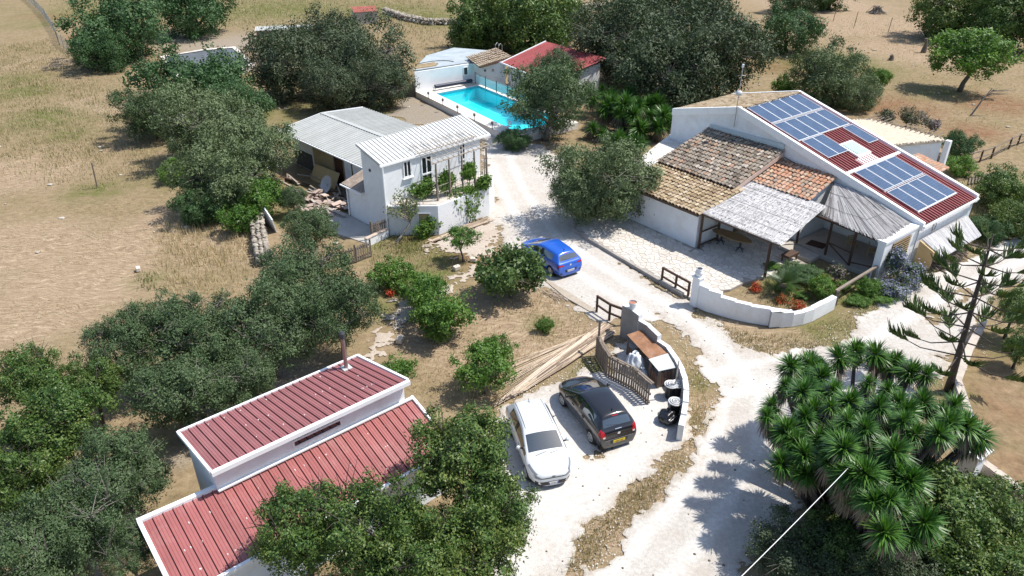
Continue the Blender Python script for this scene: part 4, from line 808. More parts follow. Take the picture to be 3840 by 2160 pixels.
t.links.new(fr.outputs[0], mx.inputs[0]); t.links.new(tr.outputs[0], mx.inputs[1]); t.links.new(gl.outputs[0], mx.inputs[2]); t.links.new(mx.outputs[0], t.nodes['Material Output'].inputs['Surface'])
wp = [lerp(n4[i], n4[(i+2) % 4], .0005) for i in range(4)]; g = MB(); g.poly([V3(q,.5) for q in wp][::-1]); tag(g.build('pool_water', m), kind='structure')
ps = thing('pool_shed', 'white pool shed with flat grey roof and tall white wall behind the pool', 'shed', PF(-2,2))
g = MB(); g.prism([PF(-2.2,-1.0), PF(-1.6,5.75), PF(0.1,8.6), PF(-2.2,10.3), PF(-5.2,10.4), PF(-8.6,8.2), PF(-7.2,3.7)], 0, [2.5,2.55,2.6,2.6,2.5,2.5,2.5]); g.build('wall', WHITE, ps)
g = MB(); g.prism([PF(-2.35,-1.15), PF(-1.9,5.6), PF(-2.4,10.4), PF(-5.3,10.5), PF(-9.0,8.3), PF(-7.4,3.7)], 2.6, 2.66); g.build('roof', mat('grey_felt_roof', (.37,.42,.45), .8, .15, .8, .2, 8, dirt=(.2,.23,.25), dscale=.7, damt=.45), ps)
tile_roof(ps, PF(-3.8,10.4,3.05), PF(-2.7,5.8,2.95), PF(.55,5.0,2.68), PF(-.9,10.1,2.72), islandmat('tiles_pale', [(.42,.32,.22), (.55,.44,.32), (.6,.5,.38), (.5,.38,.27)]), .3, .45, BED, 6, 'tiled_roof'); flush_tiles(ps)
g = MB(); g.beam(PF(-1.55,5.85,2.62), PF(.4,5.15,2.58), .08, .14); g.beam(PF(.45,5.1,2.58), PF(-.8,10.0,2.62), .08, .14); g.build('eaves_board', DWOOD, ps)
opening(ps, PF(-1.72,4.5), PF(-1.65,5.0), 1.5, 2.3, 'window', WINGL, WHITEP, (math.cos(PA), math.sin(PA)), .05)
wdir = (PF(-.1,8.6)[0]-PF(-1.6,5.75)[0], PF(-.1,8.6)[1]-PF(-1.6,5.75)[1]); wo = (wdir[1], -wdir[0])
for f in (.3, .55): opening(ps, lerp(PF(-1.6,5.75), PF(.1,8.6), f), lerp(PF(-1.6,5.75), PF(.1,8.6), f+.09), 1.65, 1.95, 'vent_window', WINGL, WHITEP, wo, .03)
g = MB()
for k in range(2): g.tube([PF(-3.0+k*.6,9.6,3.0), PF(-3.0+k*.6,9.6,3.7), PF(-3.1+k*.6,9.9,3.9), PF(-3.2+k*.6,10.2,3.7), PF(-3.2+k*.6,10.2,3.0)], .03, 6)
g.build('pool_ladder_rail', METAL, ps)
g = MB(); hp = [PF(-2.6-.2*math.cos(a)*6 if False else -3.0-1.6*math.sin(a), 2.0-2.2*math.cos(a), 2.69) for a in [k*.35 for k in range(10)]]; g.tube(hp, .04, 5); g.build('hose', BLACKP, ps)
for k, (u, L) in enumerate(((-2.75,2.8), (-3.2,3.3), (-3.7,3.2))): MB().beam(PF(u,-1.0,2.74), PF(u+.15,-1.0+L,2.74), .2, .14).build('roof_beam', PWOOD, ps)
rl = thing('pool_cover_roller', 'rolled dark pool cover on a reel along the white pool wall', 'pool cover', PF(-1.2,2.5,.6))
g = MB(); g.tube([PF(-1.25,.7,1.0), PF(-1.0,5.0,1.0)], .2, 12); g.build('rolled_cover', mat('dark_blue_cover', (.02,.025,.05), .5, .3, 5), rl)
g = MB(); g.tube([PF(-1.27,.45,1.0), PF(-.98,5.3,1.0)], .05, 8)
for v in (.55, 5.15): g.beam(PF(-1.3,v,.6), PF(-1.2,v,1.0), .06, .06); g.beam(PF(-.95,v,.6), PF(-1.05,v,1.0), .06, .06)
g.build('reel_frame', METAL, rl)
gf = thing('glass_pool_fence', 'glass panel fence with grey posts along the far side of the pool', 'fence', PF(-1.1,5.6,.6))
fp = [PF(-1.1,5.55,.6), PF(1.0,5.33,.6), PF(3.1,5.14,.6), PF(5.1,4.98,.6), PF(7.2,4.84,.6), PF(9.3,4.7,.6)]
m, t, p = nodes_of('frosted_fence_glass'); p.inputs['Base Color'].default_value = (.72,.84,.86,1); p.inputs['Roughness'].default_value = .15
tr = N(t, 'BsdfTransparent'); tr.inputs[0].default_value = (.93,.97,.97,1); mx = N(t, 'MixShader'); mx.inputs[0].default_value = .5; t.links.new(p.outputs[0], mx.inputs[1]); t.links.new(tr.outputs[0], mx.inputs[2]); t.links.new(mx.outputs[0], t.nodes['Material Output'].inputs['Surface']); PANE = m
for a in fp: MB().beam(a, V3(a,1.75), .09, .09, up=(1,0,0)).build('post', DMETAL, gf)
for a, b in zip(fp, fp[1:]): MB().beam(V3(lerp(a,b,.03),1.15), V3(lerp(a,b,.97),1.15), .015, .85).build('glass_panel', PANE, gf); MB().beam(V3(a,1.66), V3(b,1.66), .04, .05).build('top_rail', METAL, gf)
for k, (u, v) in enumerate(((-1.9,-1.2), (1.0,-1.5), (3.9,-1.75), (6.7,-2.0), (9.7,-2.25), (12.6,-2.45))):
    L = thing('pool_lamp', ['grey lantern on the pool edge nearest the white pool wall', 'second grey lantern on the near pool edge', 'third grey lantern on the near pool edge', 'fourth grey lantern on the pool edge, above the white house roof', 'fifth lantern on the near pool edge', 'last lantern on the pool edge beside the white chair'][k], 'lamp', PF(u,v,.6), 0, 'lanterns along the pool edge')
    x, y, _ = PF(u, v); MB().tube([(x,y,.6), (x,y,1.05)], .03, 6).build('stem', DMETAL, L); MB().lathe((x,y,1.02), [(.05,0), (.11,.04), (.11,.22), (.14,.24), (.03,.32)], 8).build('lantern', mat('lantern_grey', (.16,.16,.155), .6, .1, 5), L)
ch = thing('pool_chair', 'white folding chair standing at the near corner of the pool', 'chair', PF(13.9,-1.8,.6))
def cl(dx, dy, z): x, y, _ = PF(13.9+dx, -1.8+dy); return (x, y, .6+z)
for dx, dy in ((-.22,-.22), (.22,-.22), (.22,.22), (-.22,.22)): MB().tube([cl(dx,dy,0), cl(dx*.9,dy*.9,.9 if dy > 0 else .62)], .02, 6).build('leg', WHITEP, ch)
MB().hexa([cl(-.24,-.24,.43), cl(.24,-.24,.43), cl(.24,.24,.43), cl(-.24,.24,.43), cl(-.24,-.24,.46), cl(.24,-.24,.46), cl(.24,.24,.46), cl(-.24,.24,.46)]).build('seat', WHITEP, ch)
for z in (.62,.74,.86): MB().beam(cl(-.22,.2,z), cl(.22,.2,z), .02, .06).build('back_slat', WHITEP, ch)
rh = thing('red_roof_pool_house', 'small white pool house with red metal roof beside the glass fence', 'house', PF(.4,8.7))
g = MB(); g.prism([PF(.4,8.7), PF(9,7.2), PF(9.5,13.0), PF(.3,14.2), PF(.3,13)], 0, [2.45,2.45,3.55,3.6,3.4]); g.build('wall', WHITE, rh)
ribbed_roof(rh, PF(-.1,14.2,3.95), PF(9.8,13.6,3.95), PF(9.3,6.7,2.55), PF(0,8.2,2.55), 36, mat('rose_metal_roof', (.36,.09,.09), .45, .1, .8, rnd=.06), .05, .045)
g = MB(); g.beam(PF(-.12,14.2,3.98), PF(-.03,8.2,2.58), .14, .12); g.beam(PF(-.03,8.15,2.54), PF(9.3,6.65,2.54), .12, .12); g.build('flashing', WHITEP, rh)
ow = (PF(0,-1)[0]-PO.x, PF(0,-1)[1]-PO.y)
opening(rh, PF(.38,9.0), PF(.36,9.9), .6, 2.35, 'door', mat('brown_door', (.12,.06,.035), .7, .2, 4), DWOOD, (-math.cos(PA), -math.sin(PA)), .07)
opening(rh, PF(2.2,8.38), PF(3.2,8.2), 1.3, 2.2, 'window', WINGL, WHITEP, ow, .06, 1)
# ---------------------------------------------------------------- gateway walls, gates, pots
def wall_path(t_, pts, tops, th, m, cap=True, name='wall_segment'):
    """stepped wall along a curved path; tops[i] is the top of the run between pts[i] and pts[i+1]"""
    P = [Vector((q[0], q[1], 0)) for q in pts]; n = len(P); off = []
    for i in range(n):
        d = (P[min(i+1,n-1)]-P[max(i-1,0)]).normalized(); off.append(Vector((-d.y, d.x, 0))*th/2)
    for i in range(n-1):
        a, b = P[i], P[i+1]; z = Vector((0,0,tops[i])); e = .0015*(i % 2)
        MB().hexa([a-off[i], b-off[i+1], b+off[i+1], a+off[i], a-off[i]+z, b-off[i+1]+z, b+off[i+1]+z, a+off[i]+z]).build(name, m, t_)
rwl = thing('curved_garden_wall', 'curved white stepped wall with gate pillar in front of the cycad garden', 'wall', (9.50,32.70))
RP = [(9.56,32.75), (10.02,32.25), (10.54,31.91), (11.15,31.53), (11.86,31.19), (12.72,30.92), (13.62,30.78), (12.69,30.75), (13.28,30.75), (13.80,30.82), (14.41,31.01), (14.95,31.29), (15.71,31.86), (16.49,32.45)]
wall_path(rwl, RP, [1.33,1.25,1.05,1.0,.95,.92,.9,.88,.85,.72,.75,.78,.75], .28, WHITE)
g = MB(); c = (9.51,32.80); g.box((c[0],c[1],.82), (.42,.42,1.64), R(40)); g.build('pillar', WHITE, rwl, bevel=.03); MB().box((c[0],c[1],1.68), (.5,.5,.08), R(40)).build('pillar_cap', WHITE, rwl)
def urn(name, label, c, z, prof, m, inner):
    t_ = thing(name, label, 'pot', (c[0], c[1], z)); MB().lathe((c[0],c[1],z), prof, 18, False).build('pot_body', m, t_, True)
    r, h = prof[-1]; MB().lathe((c[0],c[1],z+h-.06), [(r*.88,0), (.01,.0)], 14, False).build('pot_inside', inner, t_)
urn('white_urn', 'white urn standing on the gate pillar', c, 1.72, [(.14,0), (.2,.1), (.22,.22), (.17,.32), (.15,.36), (.18,.42), (.15,.43)], WHITE, DMETAL)
lwl = thing('curved_bin_wall', 'curved wall, white outside and bare grey inside, sheltering the bins', 'wall', (5.95,30.79))
LP = [(5.30,29.92,1.75), (5.68,29.54,1.70), (5.97,29.01,1.70), (6.33,28.54,1.45), (6.65,27.74,1.40), (6.99,27.23,1.15), (7.20,26.27,1.10), (7.28,25.57,1.05), (7.29,25.00,1.00), (7.20,24.31,0.95), (7.03,23.59,0.90), (6.82,22.90,0.85), (6.60,22.29,0.75)]
LT = [1.75,1.72,1.45,1.42,1.15,1.12,1.1,1.05,1.0,.95,.88,.8]
wall_path(lwl, [q[:2] for q in LP], LT, .22, WHITE)
P_ = [Vector(q[:2]+(0,)) for q in LP]
for i in range(len(P_)-1):     # unrendered inner face
    a, b = P_[i], P_[i+1]; d = (b-a).normalized(); nr = Vector((d.y, -d.x, 0)); a1, b1 = a+nr*.112+d*.01, b+nr*.112-d*.01
    MB().hexa([a1, b1, b1+nr*.012, a1+nr*.012]+[x+Vector((0,0,LT[i]-.03)) for x in (a1, b1, b1+nr*.012, a1+nr*.012)]).build('inner_face', STONEW, lwl)
pc_ = lerp(LP[0], LP[1], .95); urn('white_flowerpot', 'white flowerpot with terracotta rim on the bare grey wall end', pc_, 1.73, [(.13,0), (.17,.25), (.2,.36), (.19,.37)], WHITE, TERRA)
def gate(name, label, base, h):
    t_ = thing(name, label, 'gate', V3(base[0],0))
    for b in base: MB().beam(V3(b,.02), V3(b,h), .11, .11, up=(1,0,0)).build('post', DWOOD, t_)
    for a, b in zip(base, base[1:]):
        MB().beam(V3(a,h-.05), V3(b,h-.05), .07, .12).build('top_rail', DWOOD, t_); MB().beam(V3(a,h*.45), V3(b,h*.42), .06, .1).build('mid_rail', DWOOD, t_)
gate('entrance_gate', 'open brown wooden gate beside the white gate pillar', [(8.18,35.12), (8.76,34.27), (9.28,33.50)], 1.0)
gate('entrance_gate', 'open brown wooden gate beside the reed pile and grey wall end', [(4.32,32.06), (4.87,31.26), (5.44,30.82)], 1.0)
rail = thing('garden_handrail', 'grey weathered log rail between the white wall end and porch pier', 'rail', (16.77,32.90)); MB().beam(V3((16.80,32.85),0), V3((16.80,32.85),.85), .16, .16, up=(1,0,0)).build('post', WOOD, rail); MB().beam(V3((16.68,32.80),.85), V3((19.90,35.37),.95), .14, .1).build('rail', WOOD, rail); MB().beam(V3((19.74,35.26),0), V3((19.74,35.26),.9), .12, .12, up=(1,0,0)).build('post', WOOD, rail)
# pallet fence round the bins
pf = thing('pallet_fence', 'zigzag fence of weathered pallet boards behind the black car', 'fence', (3.88,28.12))
def pallets(t_, base, h):
    for a, b in zip(base, base[1:]):
        L = math.dist(a, b); k = max(2, int(L/.13)); dn = Vector((b[1]-a[1], a[0]-b[0], 0)).normalized()
        for i in range(k):
            p = Vector(V3(lerp(a,b,(i+.5)/k),.03))+dn*.045
            MB().beam(p, p+Vector((0,0,h*rg.uniform(.9,1.06))), .095, .02, up=tuple(dn)).build('board', WOOD, t_)
        for z in (.12*h, .5*h, .93*h): MB().beam(V3(a,z), V3(b,z), .06, .09).build('rail', WOOD, t_)
        for off in (.1,): MB().beam(Vector(V3(a,h*.97))-dn*off, Vector(V3(b,h*.97))-dn*off, .09, .025).build('top_board', WOOD, t_)
pallets(pf, [(3.90,28.12), (4.27,26.49), (5.24,25.55), (5.79,24.53)], 1.15)
x, y = (3.98,28.20); MB().beam((x,y,0), (x,y,1.95), .09, .09, up=(1,0,0)).build('tall_post', WOOD, pf)
bs = thing('bin_shelter', 'small pallet bin shelter roofed with a rusty sheet and a grey sheet', 'shelter', (5.78,27.10))
t4_ = [(5.28,28.32,1.08), (6.01,28.74,1.08), (6.90,26.91,1.00), (6.05,26.45,1.00)]
MB().hexa([V3(q,q[2]-.03) for q in t4_]+t4_).build('rusty_roof_sheet', RUST, bs)
t5 = [(5.98,26.44,1.03), (6.92,26.90,1.03), (7.08,25.91,0.96), (6.29,25.65,0.96)]; MB().hexa([V3(q,q[2]-.025) for q in t5]+t5).build('grey_roof_sheet', GREYSH, bs)
bp = [(t4_[0][0]+.08, t4_[0][1]-.05), (t4_[3][0]+.05, t4_[3][1]), (t5[3][0]+.05, t5[3][1]+.05), (t5[2][0]-.08, t5[2][1]+.05)]
for q in bp: MB().beam(V3(q,0), V3(q,.93), .09, .09, up=(1,0,0)).build('post', WOOD, bs)
def boards(t_, a, b, h, skip=0):
    L = math.dist(a, b); k = max(2, int(L/.14)); dn = Vector((b[1]-a[1], a[0]-b[0], 0)).normalized()
    for i in range(k):
        p = V3(lerp(a,b,(i+.5)/k),.03); MB().beam(p, (p[0],p[1],h*rg.uniform(.92,1.04)), .11, .02, up=tuple(dn)).build('board', mat('reddish_board', (.2,.12,.085), .85, .25, 5, rnd=.2), t_)
boards(bs, bp[2], bp[3], .85); boards(bs, lerp(bp[0],bp[1],.05), lerp(bp[0],bp[1],.5), .55); boards(bs, bp[1], bp[2], .6)
BAGM = mat('clear_plastic_sack', (.62,.65,.68), .3, .15, 6, .6, 9, spec=.6); BBAG = mat('black_bin_bag', (.012,.012,.014), .28, .2, 6, .8, 9, spec=.7)
def bag(name, label, c, r, h, m, seed):
    bm = bmesh.new(); bmesh.ops.create_icosphere(bm, subdivisions=4, radius=1); rs = np.random.default_rng(seed); ph = rs.random((7,4))*6
    for v in bm.verts:
        d = v.co.copy(); k = 1+sum(.06*math.sin(d.x*(3+i)+ph[i,0])*math.cos(d.y*(4+i*.7)+ph[i,1])*math.sin(d.z*(3+i*.5)+ph[i,2]) for i in range(7)); zz = d.z
        v.co = Vector((d.x*r*k*(1-.25*max(0,zz)), d.y*r*k*(1-.25*max(0,zz)), (max(-.82, zz)+.82)*h/1.82*k))
    me = bpy.data.meshes.new(name); bm.to_mesh(me); bm.free(); me.polygons.foreach_set('use_smooth', [True]*len(me.polygons))
    t_ = thing(name, label, 'bag', V3(c,.01)); link('bag_body', me, m, t_); MB().lathe((c[0],c[1],h-.03), [(r*.25,0), (.03,.06), (.09,.16)], 8, False).build('bag_knot', m, t_); return t_
bag('plastic_sack', 'big translucent white plastic sack in front of the bin shelter', (5.49,26.98), .42, .95, BAGM, 1); bag('plastic_sack', 'small white plastic sack beside the pallet fence', (5.77,26.46), .24, .42, BAGM, 2); bag('bin_bag', 'black bin bag slumped against the low end of the curved wall', (6.35,23.46), .42, .55, BBAG, 3)
LID = mat('bin_lid', (.10,.10,.105), .5, .1, 6); LIDR = mat('bin_lid_ring', (.62,.62,.61), .5, .1, 6)
def bin_(label, c, lean=0):
    t_ = thing('dustbin', label, 'bin', V3(c,.01), 0, 'round dustbins by the curved wall')
    MB().lathe((c[0],c[1],.01), [(.19,0), (.2,.02), (.25,.62), (.26,.64)], 20).build('bin_body', BLACKP, t_, False)
    l = MB().lathe((c[0],c[1],.65), [(.30,0), (.30,.03), (.2,.06), (.05,.075), (.01,.076)], 20, False).build('lid', LID, t_)
    g = MB()
    for r, z in ((.275,.04), (.19,.064), (.10,.07)): g.tube([(c[0]+r*math.cos(k*.3142), c[1]+r*math.sin(k*.3142), .65+z) for k in range(21)], .03, 5, False)
    g.build('lid_ring', LIDR, l); MB().beam((c[0]-.09,c[1],.74), (c[0]+.09,c[1],.74), .03, .03).build('lid_handle', LIDR, l)
bin_('round black bin behind another bin, nearest the pallet shelter', (6.75,25.07)); bin_('round black bin in front of the shelter, beside the metal pole', (7.02,25.10)); bin_('round black bin standing alone above the black bag', (6.70,23.91))
pl = thing('metal_pole', 'thin grey metal pole standing at the corner of the bin shelter', 'pole', (6.91,25.00)); x, y = (6.90,25.00); MB().tube([(x,y,0), (x+.02,y+.0,1.95)], .03, 8).build('pole_shaft', METAL, pl)
# heap of cut canes
g = MB(); A0, A1, B0, B1 = (4.13,30.42,0.00), (4.95,29.89,0.00), (-0.81,24.33,0.00), (0.49,25.34,0.00)
for k in range(760):
    w0 = rg.random(); w1 = min(1.05, max(-.05, w0+rg.gauss(0,.06))); f0 = rg.uniform(-.03,.3); f1 = rg.uniform(.72,1.02); f0 = f0 if rg.random() < .7 else rg.uniform(.0,.4)
    P0 = Vector(lerp(A0,A1,w0)); P1 = Vector(lerp(B0,B1,w1)); hz = .5*math.sin(math.pi*(.12+.8*w0))*math.sqrt(rg.random())+.03
    g.tube([P0.lerp(P1,f0)+Vector((0,0,hz)), P0.lerp(P1,(f0+f1)/2)+Vector((rg.gauss(0,.04),rg.gauss(0,.04),hz*.9+.02)), P0.lerp(P1,f1)+Vector((0,0,hz*.6))], [.034,.028,.014], 4, False)
for k in range(40):
    w0 = rg.random(); P0 = Vector(lerp(A0,lerp(A0,A1,.5),w0)); P1 = Vector(lerp((0.12,27.72,0.00),B0,rg.random()*.8)); g.tube([P0+Vector((0,0,.15)), P1+Vector((rg.gauss(0,.2),rg.gauss(0,.2),.04))], [.017,.008], 4, False)
single('cane_heap', g, CANE, 'long heap of cut pale canes lying from the gate to the white car', 'cane heap')
g = MB()
for k in range(46):
    f = rg.random(); a = Vector(lerp((-5.33,39.92,0.00), (-4.11,40.40,0.00), f*.6)); b = Vector(lerp((-1.93,43.97,0.00), (-1.01,43.50,0.00), rg.random())); g.tube([a.lerp(b,rg.uniform(0,.3))+Vector((0,0,rg.uniform(.03,.16))), b.lerp(a,rg.uniform(0,.2))+Vector((0,0,rg.uniform(.03,.16)))], [.026,.016], 4, False)
single('cane_bundle', g, CANE, 'bundle of long pale canes at the foot of the vine terrace wall', 'cane bundle')
g = MB()
for k in range(22): a = Vector((1.84,34.37,0.00))+Vector((rg.uniform(-.3,.3),0,0)); b = Vector((2.63,33.31,0.00))+Vector((rg.uniform(-.4,.4),0,0)); g.tube([a.lerp(b,rg.uniform(0,.3))+Vector((rg.gauss(0,.1),rg.gauss(0,.1),.05)), b+Vector((rg.gauss(0,.15),rg.gauss(0,.15),.03))], [.02,.012], 4, False)
single('cane_offcuts', g, CANE, 'few loose canes beside the drive edge near the blue car', 'canes')
kb = MB().prism([(1.66,35.60), (1.88,35.54), (3.24,33.78), (4.30,32.20), (4.02,32.01), (2.80,33.52)], 0, .07).build('drive_kerb', gravelmat('pale_kerb', (.48,.44,.39), (.62,.58,.52), (.4,.33,.26), .4)); tag(kb, kind='structure')
for k, (c, s, lb) in enumerate((((-2.26,37.76), .3, 'pale stone block beside the lollipop citrus tree'), ((-3.14,36.71), .33, 'pale stone block at the garden path bend'), ((-5.37,29.35), .35, 'pale stone at the lower end of the garden path'), ((-21.11,36.59), .3, 'white stone beside the green tuft in the straw field'))):
    g = MB(); g.box(V3(c,s*.4), (s*1.2,s*.8,s*.8), k*.7, .08); single('stone_block', g, mat('pale_block', (.6,.54,.46), .9, .15, 4, .3, 15), lb, 'stone', bevel=.04)
# terrace dining table
tt = thing('terrace_table', 'oval wooden table on two iron pedestals under the reed canopy', 'table', V3((13.08,39.31),.15)); c0 = Vector((13.01,39.34,0.90)); td = (Vector((13.65,38.67,0.90))-Vector((12.35,40.11,0.90))).normalized(); tp = Vector((-td.y, td.x, 0))
g = MB(); g.prism([(c0+td*1.35*math.cos(k*.314)+tp*.5*math.sin(k*.314)*(1 if abs(math.cos(k*.314)) < .9 else .95))[:2] for k in range(20)], .87, .92); g.build('table_top', mat('table_wood', (.28,.18,.09), .55, .15, 3), tt)
for s in (-.65, .65):
    b = c0+td*s; g = MB(); g.tube([V3(b,.35), V3(b,.87)], .06, 8)
    for k in range(4): a = k*1.571+.4; g.tube([V3(b,.4), (b.x+.3*math.cos(a), b.y+.3*math.sin(a), .17)], .03, 5)
    g.build('pedestal', DMETAL, tt)
def chair(label, s, d, rz):
    x, y, _ = HC(s, d); t_ = thing('porch_chair', label, 'chair', (x,y,.3), rz, 'chairs on the porch'); ORG[t_.name] = Vector((0,0,0)); W2 = mat('chair_wood', (.4,.3,.17), .7, .15, 5)
    for a, b in ((-.22,-.22), (.22,-.22), (.22,.22), (-.22,.22)): MB().tube([(a,b,0), (a,b,.9 if b > 0 else .44)], .02, 5).build('leg', W2, t_)
    MB().box((0,0,.44), (.48,.48,.04)).build('seat', W2, t_)
    for z in (.58,.7,.83): MB().box((0,.22,z), (.42,.02,.06)).build('back_slat', W2, t_)
chair('wooden porch chair nearest the house wall under the fan-shaped reed roof', -5.0, 10.2, .4); chair('wooden porch chair nearest the white pier under the fan-shaped reed roof', -5.0, 11.4, 1.2)
bbq = thing('dark_bench', 'dark low bench at the edge of the reed canopy by the porch step', 'bench', HC(-8.6,8.6,.15)); MB().hexa([HC(-9.2,8.3,.45), HC(-8.2,8.3,.45), HC(-8.2,8.8,.45), HC(-9.2,8.8,.45), HC(-9.2,8.3,.6), HC(-8.2,8.3,.6), HC(-8.2,8.8,.6), HC(-9.2,8.8,.6)]).build('bench_top', DWOOD, bbq)
for s, d in ((-9.1,8.35), (-8.3,8.35), (-8.3,8.75), (-9.1,8.75)): x, y, _ = HC(s,d); MB().beam((x,y,.15), (x,y,.45), .07, .07, up=(1,0,0)).build('leg', DWOOD, bbq)
# ---------------------------------------------------------------- parked cars
from mathutils.bvhtree import BVHTree
TYRE = mat('tyre', (.02,.02,.021), .85, .2, 8); RIM = mat('alloy_rim', (.55,.56,.57), .35, .06, 6, metal=.7)
CGL = glassmat('car_glass', None, .22, .03, (.02,.032,.035))
HEAD = mat('headlight', (.2,.21,.23), .12, .1, 8, spec=.7); TAIL = mat('tail_light', (.38,.01,.015), .2, .1, 8, spec=.6)
REV = mat('clear_lamp', (.65,.6,.6), .2, .1, 8, spec=.6)
def text_mesh(s, size, m):
    cu = bpy.data.curves.new('lettering', 'FONT'); cu.body = s; cu.size = size; cu.align_x = 'CENTER'; cu.align_y = 'CENTER'; cu.extrude = .001
    o = bpy.data.objects.new('lettering', cu); C.objects.link(o); dg = bpy.context.evaluated_depsgraph_get()
    me = bpy.data.meshes.new_from_object(o.evaluated_get(dg)); bpy.data.objects.remove(o); me.materials.clear(); me.materials.append(m); return me
def make_car(name, label, loc, yaw, paint, L=4.0, W=1.74, Hh=1.48, style='corsa', plate=None, hatch=0.):
    car = thing(name, label, 'car', loc, yaw); ORG[car.name] = Vector((0,0,0))
    rows = [  # x, sill, mid, belt y, belt z, win-top y, z, rail y, z, centre z
        (2.00,.44,.50,.46,.60,.39,.645,.33,.665,.69), (1.90,.63,.70,.66,.655,.56,.705,.48,.73,.76), (1.64,.76,.835,.79,.735,.69,.79,.60,.82,.86), (1.38,.80,.87,.83,.805,.755,.855,.67,.885,.915),
        (1.22,.80,.87,.845,.855,.79,.90,.74,.92,.95), (1.17,.80,.87,.845,.865,.785,.925,.74,.945,.985), (.20,.80,.87,.845,.93,.68,1.30,.64,1.345,1.395), (.1,.80,.87,.845,.938,.66,1.345,.615,1.405,1.445), (-.28,.80,.87,.845,.95,.635,1.375,.565,1.44,1.48), (-.37,.80,.87,.845,.955,.635,1.375,.565,1.44,1.48),
        (-1.08,.80,.87,.84,.985,.615,1.355,.55,1.42,1.465), (-1.30,.80,.87,.835,1.0,.60,1.325,.535,1.395,1.445), (-1.50,.80,.865,.825,1.01,.585,1.275,.525,1.355,1.41), (-1.56,.79,.86,.82,1.01,.62,1.24,.58,1.30,1.35),
        (-1.84,.76,.85,.79,.98,.70,.995,.66,1.0,1.01), (-1.89,.74,.84,.77,.94,.69,.955,.64,.96,.965), (-1.95,.72,.82,.75,.88,.65,.90,.58,.91,.915), (-1.98,.70,.80,.735,.74,.64,.745,.57,.75,.75), (-2.00,.68,.775,.71,.60,.62,.605,.55,.61,.61)]
    sx, sy, sz = L/4.0, W/1.74, Hh/1.48; V = []; cols = 9
    for x, ys, ym, yb, zb, yw, zw, yr, zr, zc in rows:
        zm = min(.56, zb-.12); z2 = zm+.62*(zb-zm); pr = [(ys-.05,.19), (ys,.27), (ym,zm), ((ym+yb)/2+.012,z2), (yb,zb), (yw,zw), (yr,zr), (yr*.55,zr+(zc-zr)*.75), (0,zc)]
        for y, z in pr: V.append((x*sx, y*sy, z*sz))
        for y, z in pr[:-1]: V.append((x*sx, -y*sy, z*sz))
    per = 17; F = []; MI = []; n = len(rows)
    def vid(i, j, s): return i*per+(j if s > 0 or j == 8 else 9+j)
    for i in range(n-1):
        for j in range(8):
            mi = 0
            if j == 4 and i in (5,6,7): mi = 1
            if j == 4 and i == 8: mi = 2
            if j == 4 and i == 9: mi = 1
            if j == 4 and i == 10 and style != 'black': mi = 1
            if j in (6,7) and i == 5: mi = 3
            if j in (6,7) and i == 13: mi = 4
            if j in (4,) and i in (1,2): mi = 5
            if style == 'corsa' and j == 3 and i in (14,15): mi = 6
            if style == 'corsa' and j == 4 and i in (14,15): mi = 6
            if style == 'blue' and j in (3,) and i in (15,): mi = 6
            if j == 0: mi = 2
            for s in (1, -1):
                f = (vid(i,j,s), vid(i,j+1,s), vid(i+1,j+1,s), vid(i+1,j,s)); F.append(f if s > 0 else f[::-1]); MI.append(mi)
    for i, rev in ((0, False), (n-1, True)):
        ringv = [vid(i,j,1) for j in range(9)]+[vid(i,j,-1) for j in range(7,-1,-1)]; c = [sum(V[k][a] for k in ringv)/len(ringv) for a in range(3)]
        base = len(V); V += [tuple(c[a]+(V[k][a]-c[a])*.75+(.02*(1 if i == 0 else -1) if a == 0 else 0) for a in range(3)) for k in ringv]
        m_ = len(ringv)
        for k in range(m_): F.append((ringv[k], ringv[(k+1) % m_], base+(k+1) % m_, base+k)); MI.append(0)
        F.append(tuple(range(base, base+m_))); MI.append(0)
    me = bpy.data.meshes.new('cage'); me.from_pydata(V, [], F); me.polygons.foreach_set('material_index', MI)
    bm = bmesh.new(); bm.from_mesh(me); bmesh.ops.recalc_face_normals(bm, faces=bm.faces); bm.to_mesh(me); bm.free()
    for k in range(7): me.materials.append(BLACKP)
    o = bpy.data.objects.new('cage', me); C.objects.link(o); sub = o.modifiers.new('s', 'SUBSURF'); sub.levels = 3
    dg = bpy.context.evaluated_depsgraph_get(); ev = bpy.data.meshes.new_from_object(o.evaluated_get(dg)); bpy.data.objects.remove(o)
    vs = [v.co.copy() for v in ev.vertices]; fs = [tuple(p.vertices) for p in ev.polygons]; mi = [p.material_index for p in ev.polygons]; nm = [p.normal.copy() for p in ev.polygons]
    tree = BVHTree.FromPolygons(vs, fs); wb = (1.24*sx, -1.27*sx); wr = .30
    comp = {}
    for f, k, nn in zip(fs, mi, nm):
        c = sum((vs[i] for i in f), Vector())/len(f)
        if k in (0, 2) and abs(c.y) > .5*sy and any((c.x-wx)**2+(c.z-wr)**2 < .355**2 for wx in wb): continue
        key = k
        if k == 1: key = (1, c.y > 0, c.x > -.33*sx)
        if k in (5, 6): key = (k, c.y > 0)
        comp.setdefault(key, []).append(f)
    nmz = {0: ('body', paint), 2: ('trim', BLACKP), 3: ('windscreen', CGL), 4: ('rear_window', CGL), 1: ('side_window', CGL), 5: ('headlight', HEAD), 6: ('tail_light', TAIL)}
    for key, ff in comp.items():
        used = {}; pv = []; pf_ = []
        for f in ff:
            idx_ = []
            for i in f:
                if i not in used: used[i] = len(pv); pv.append(vs[i])
                idx_.append(used[i])
            pf_.append(idx_)
        mm = bpy.data.meshes.new('p'); mm.from_pydata(pv, [], pf_); mm.polygons.foreach_set('use_smooth', [True]*len(pf_)); k = key[0] if isinstance(key, tuple) else key
        link(nmz[k][0], mm, nmz[k][1], car)
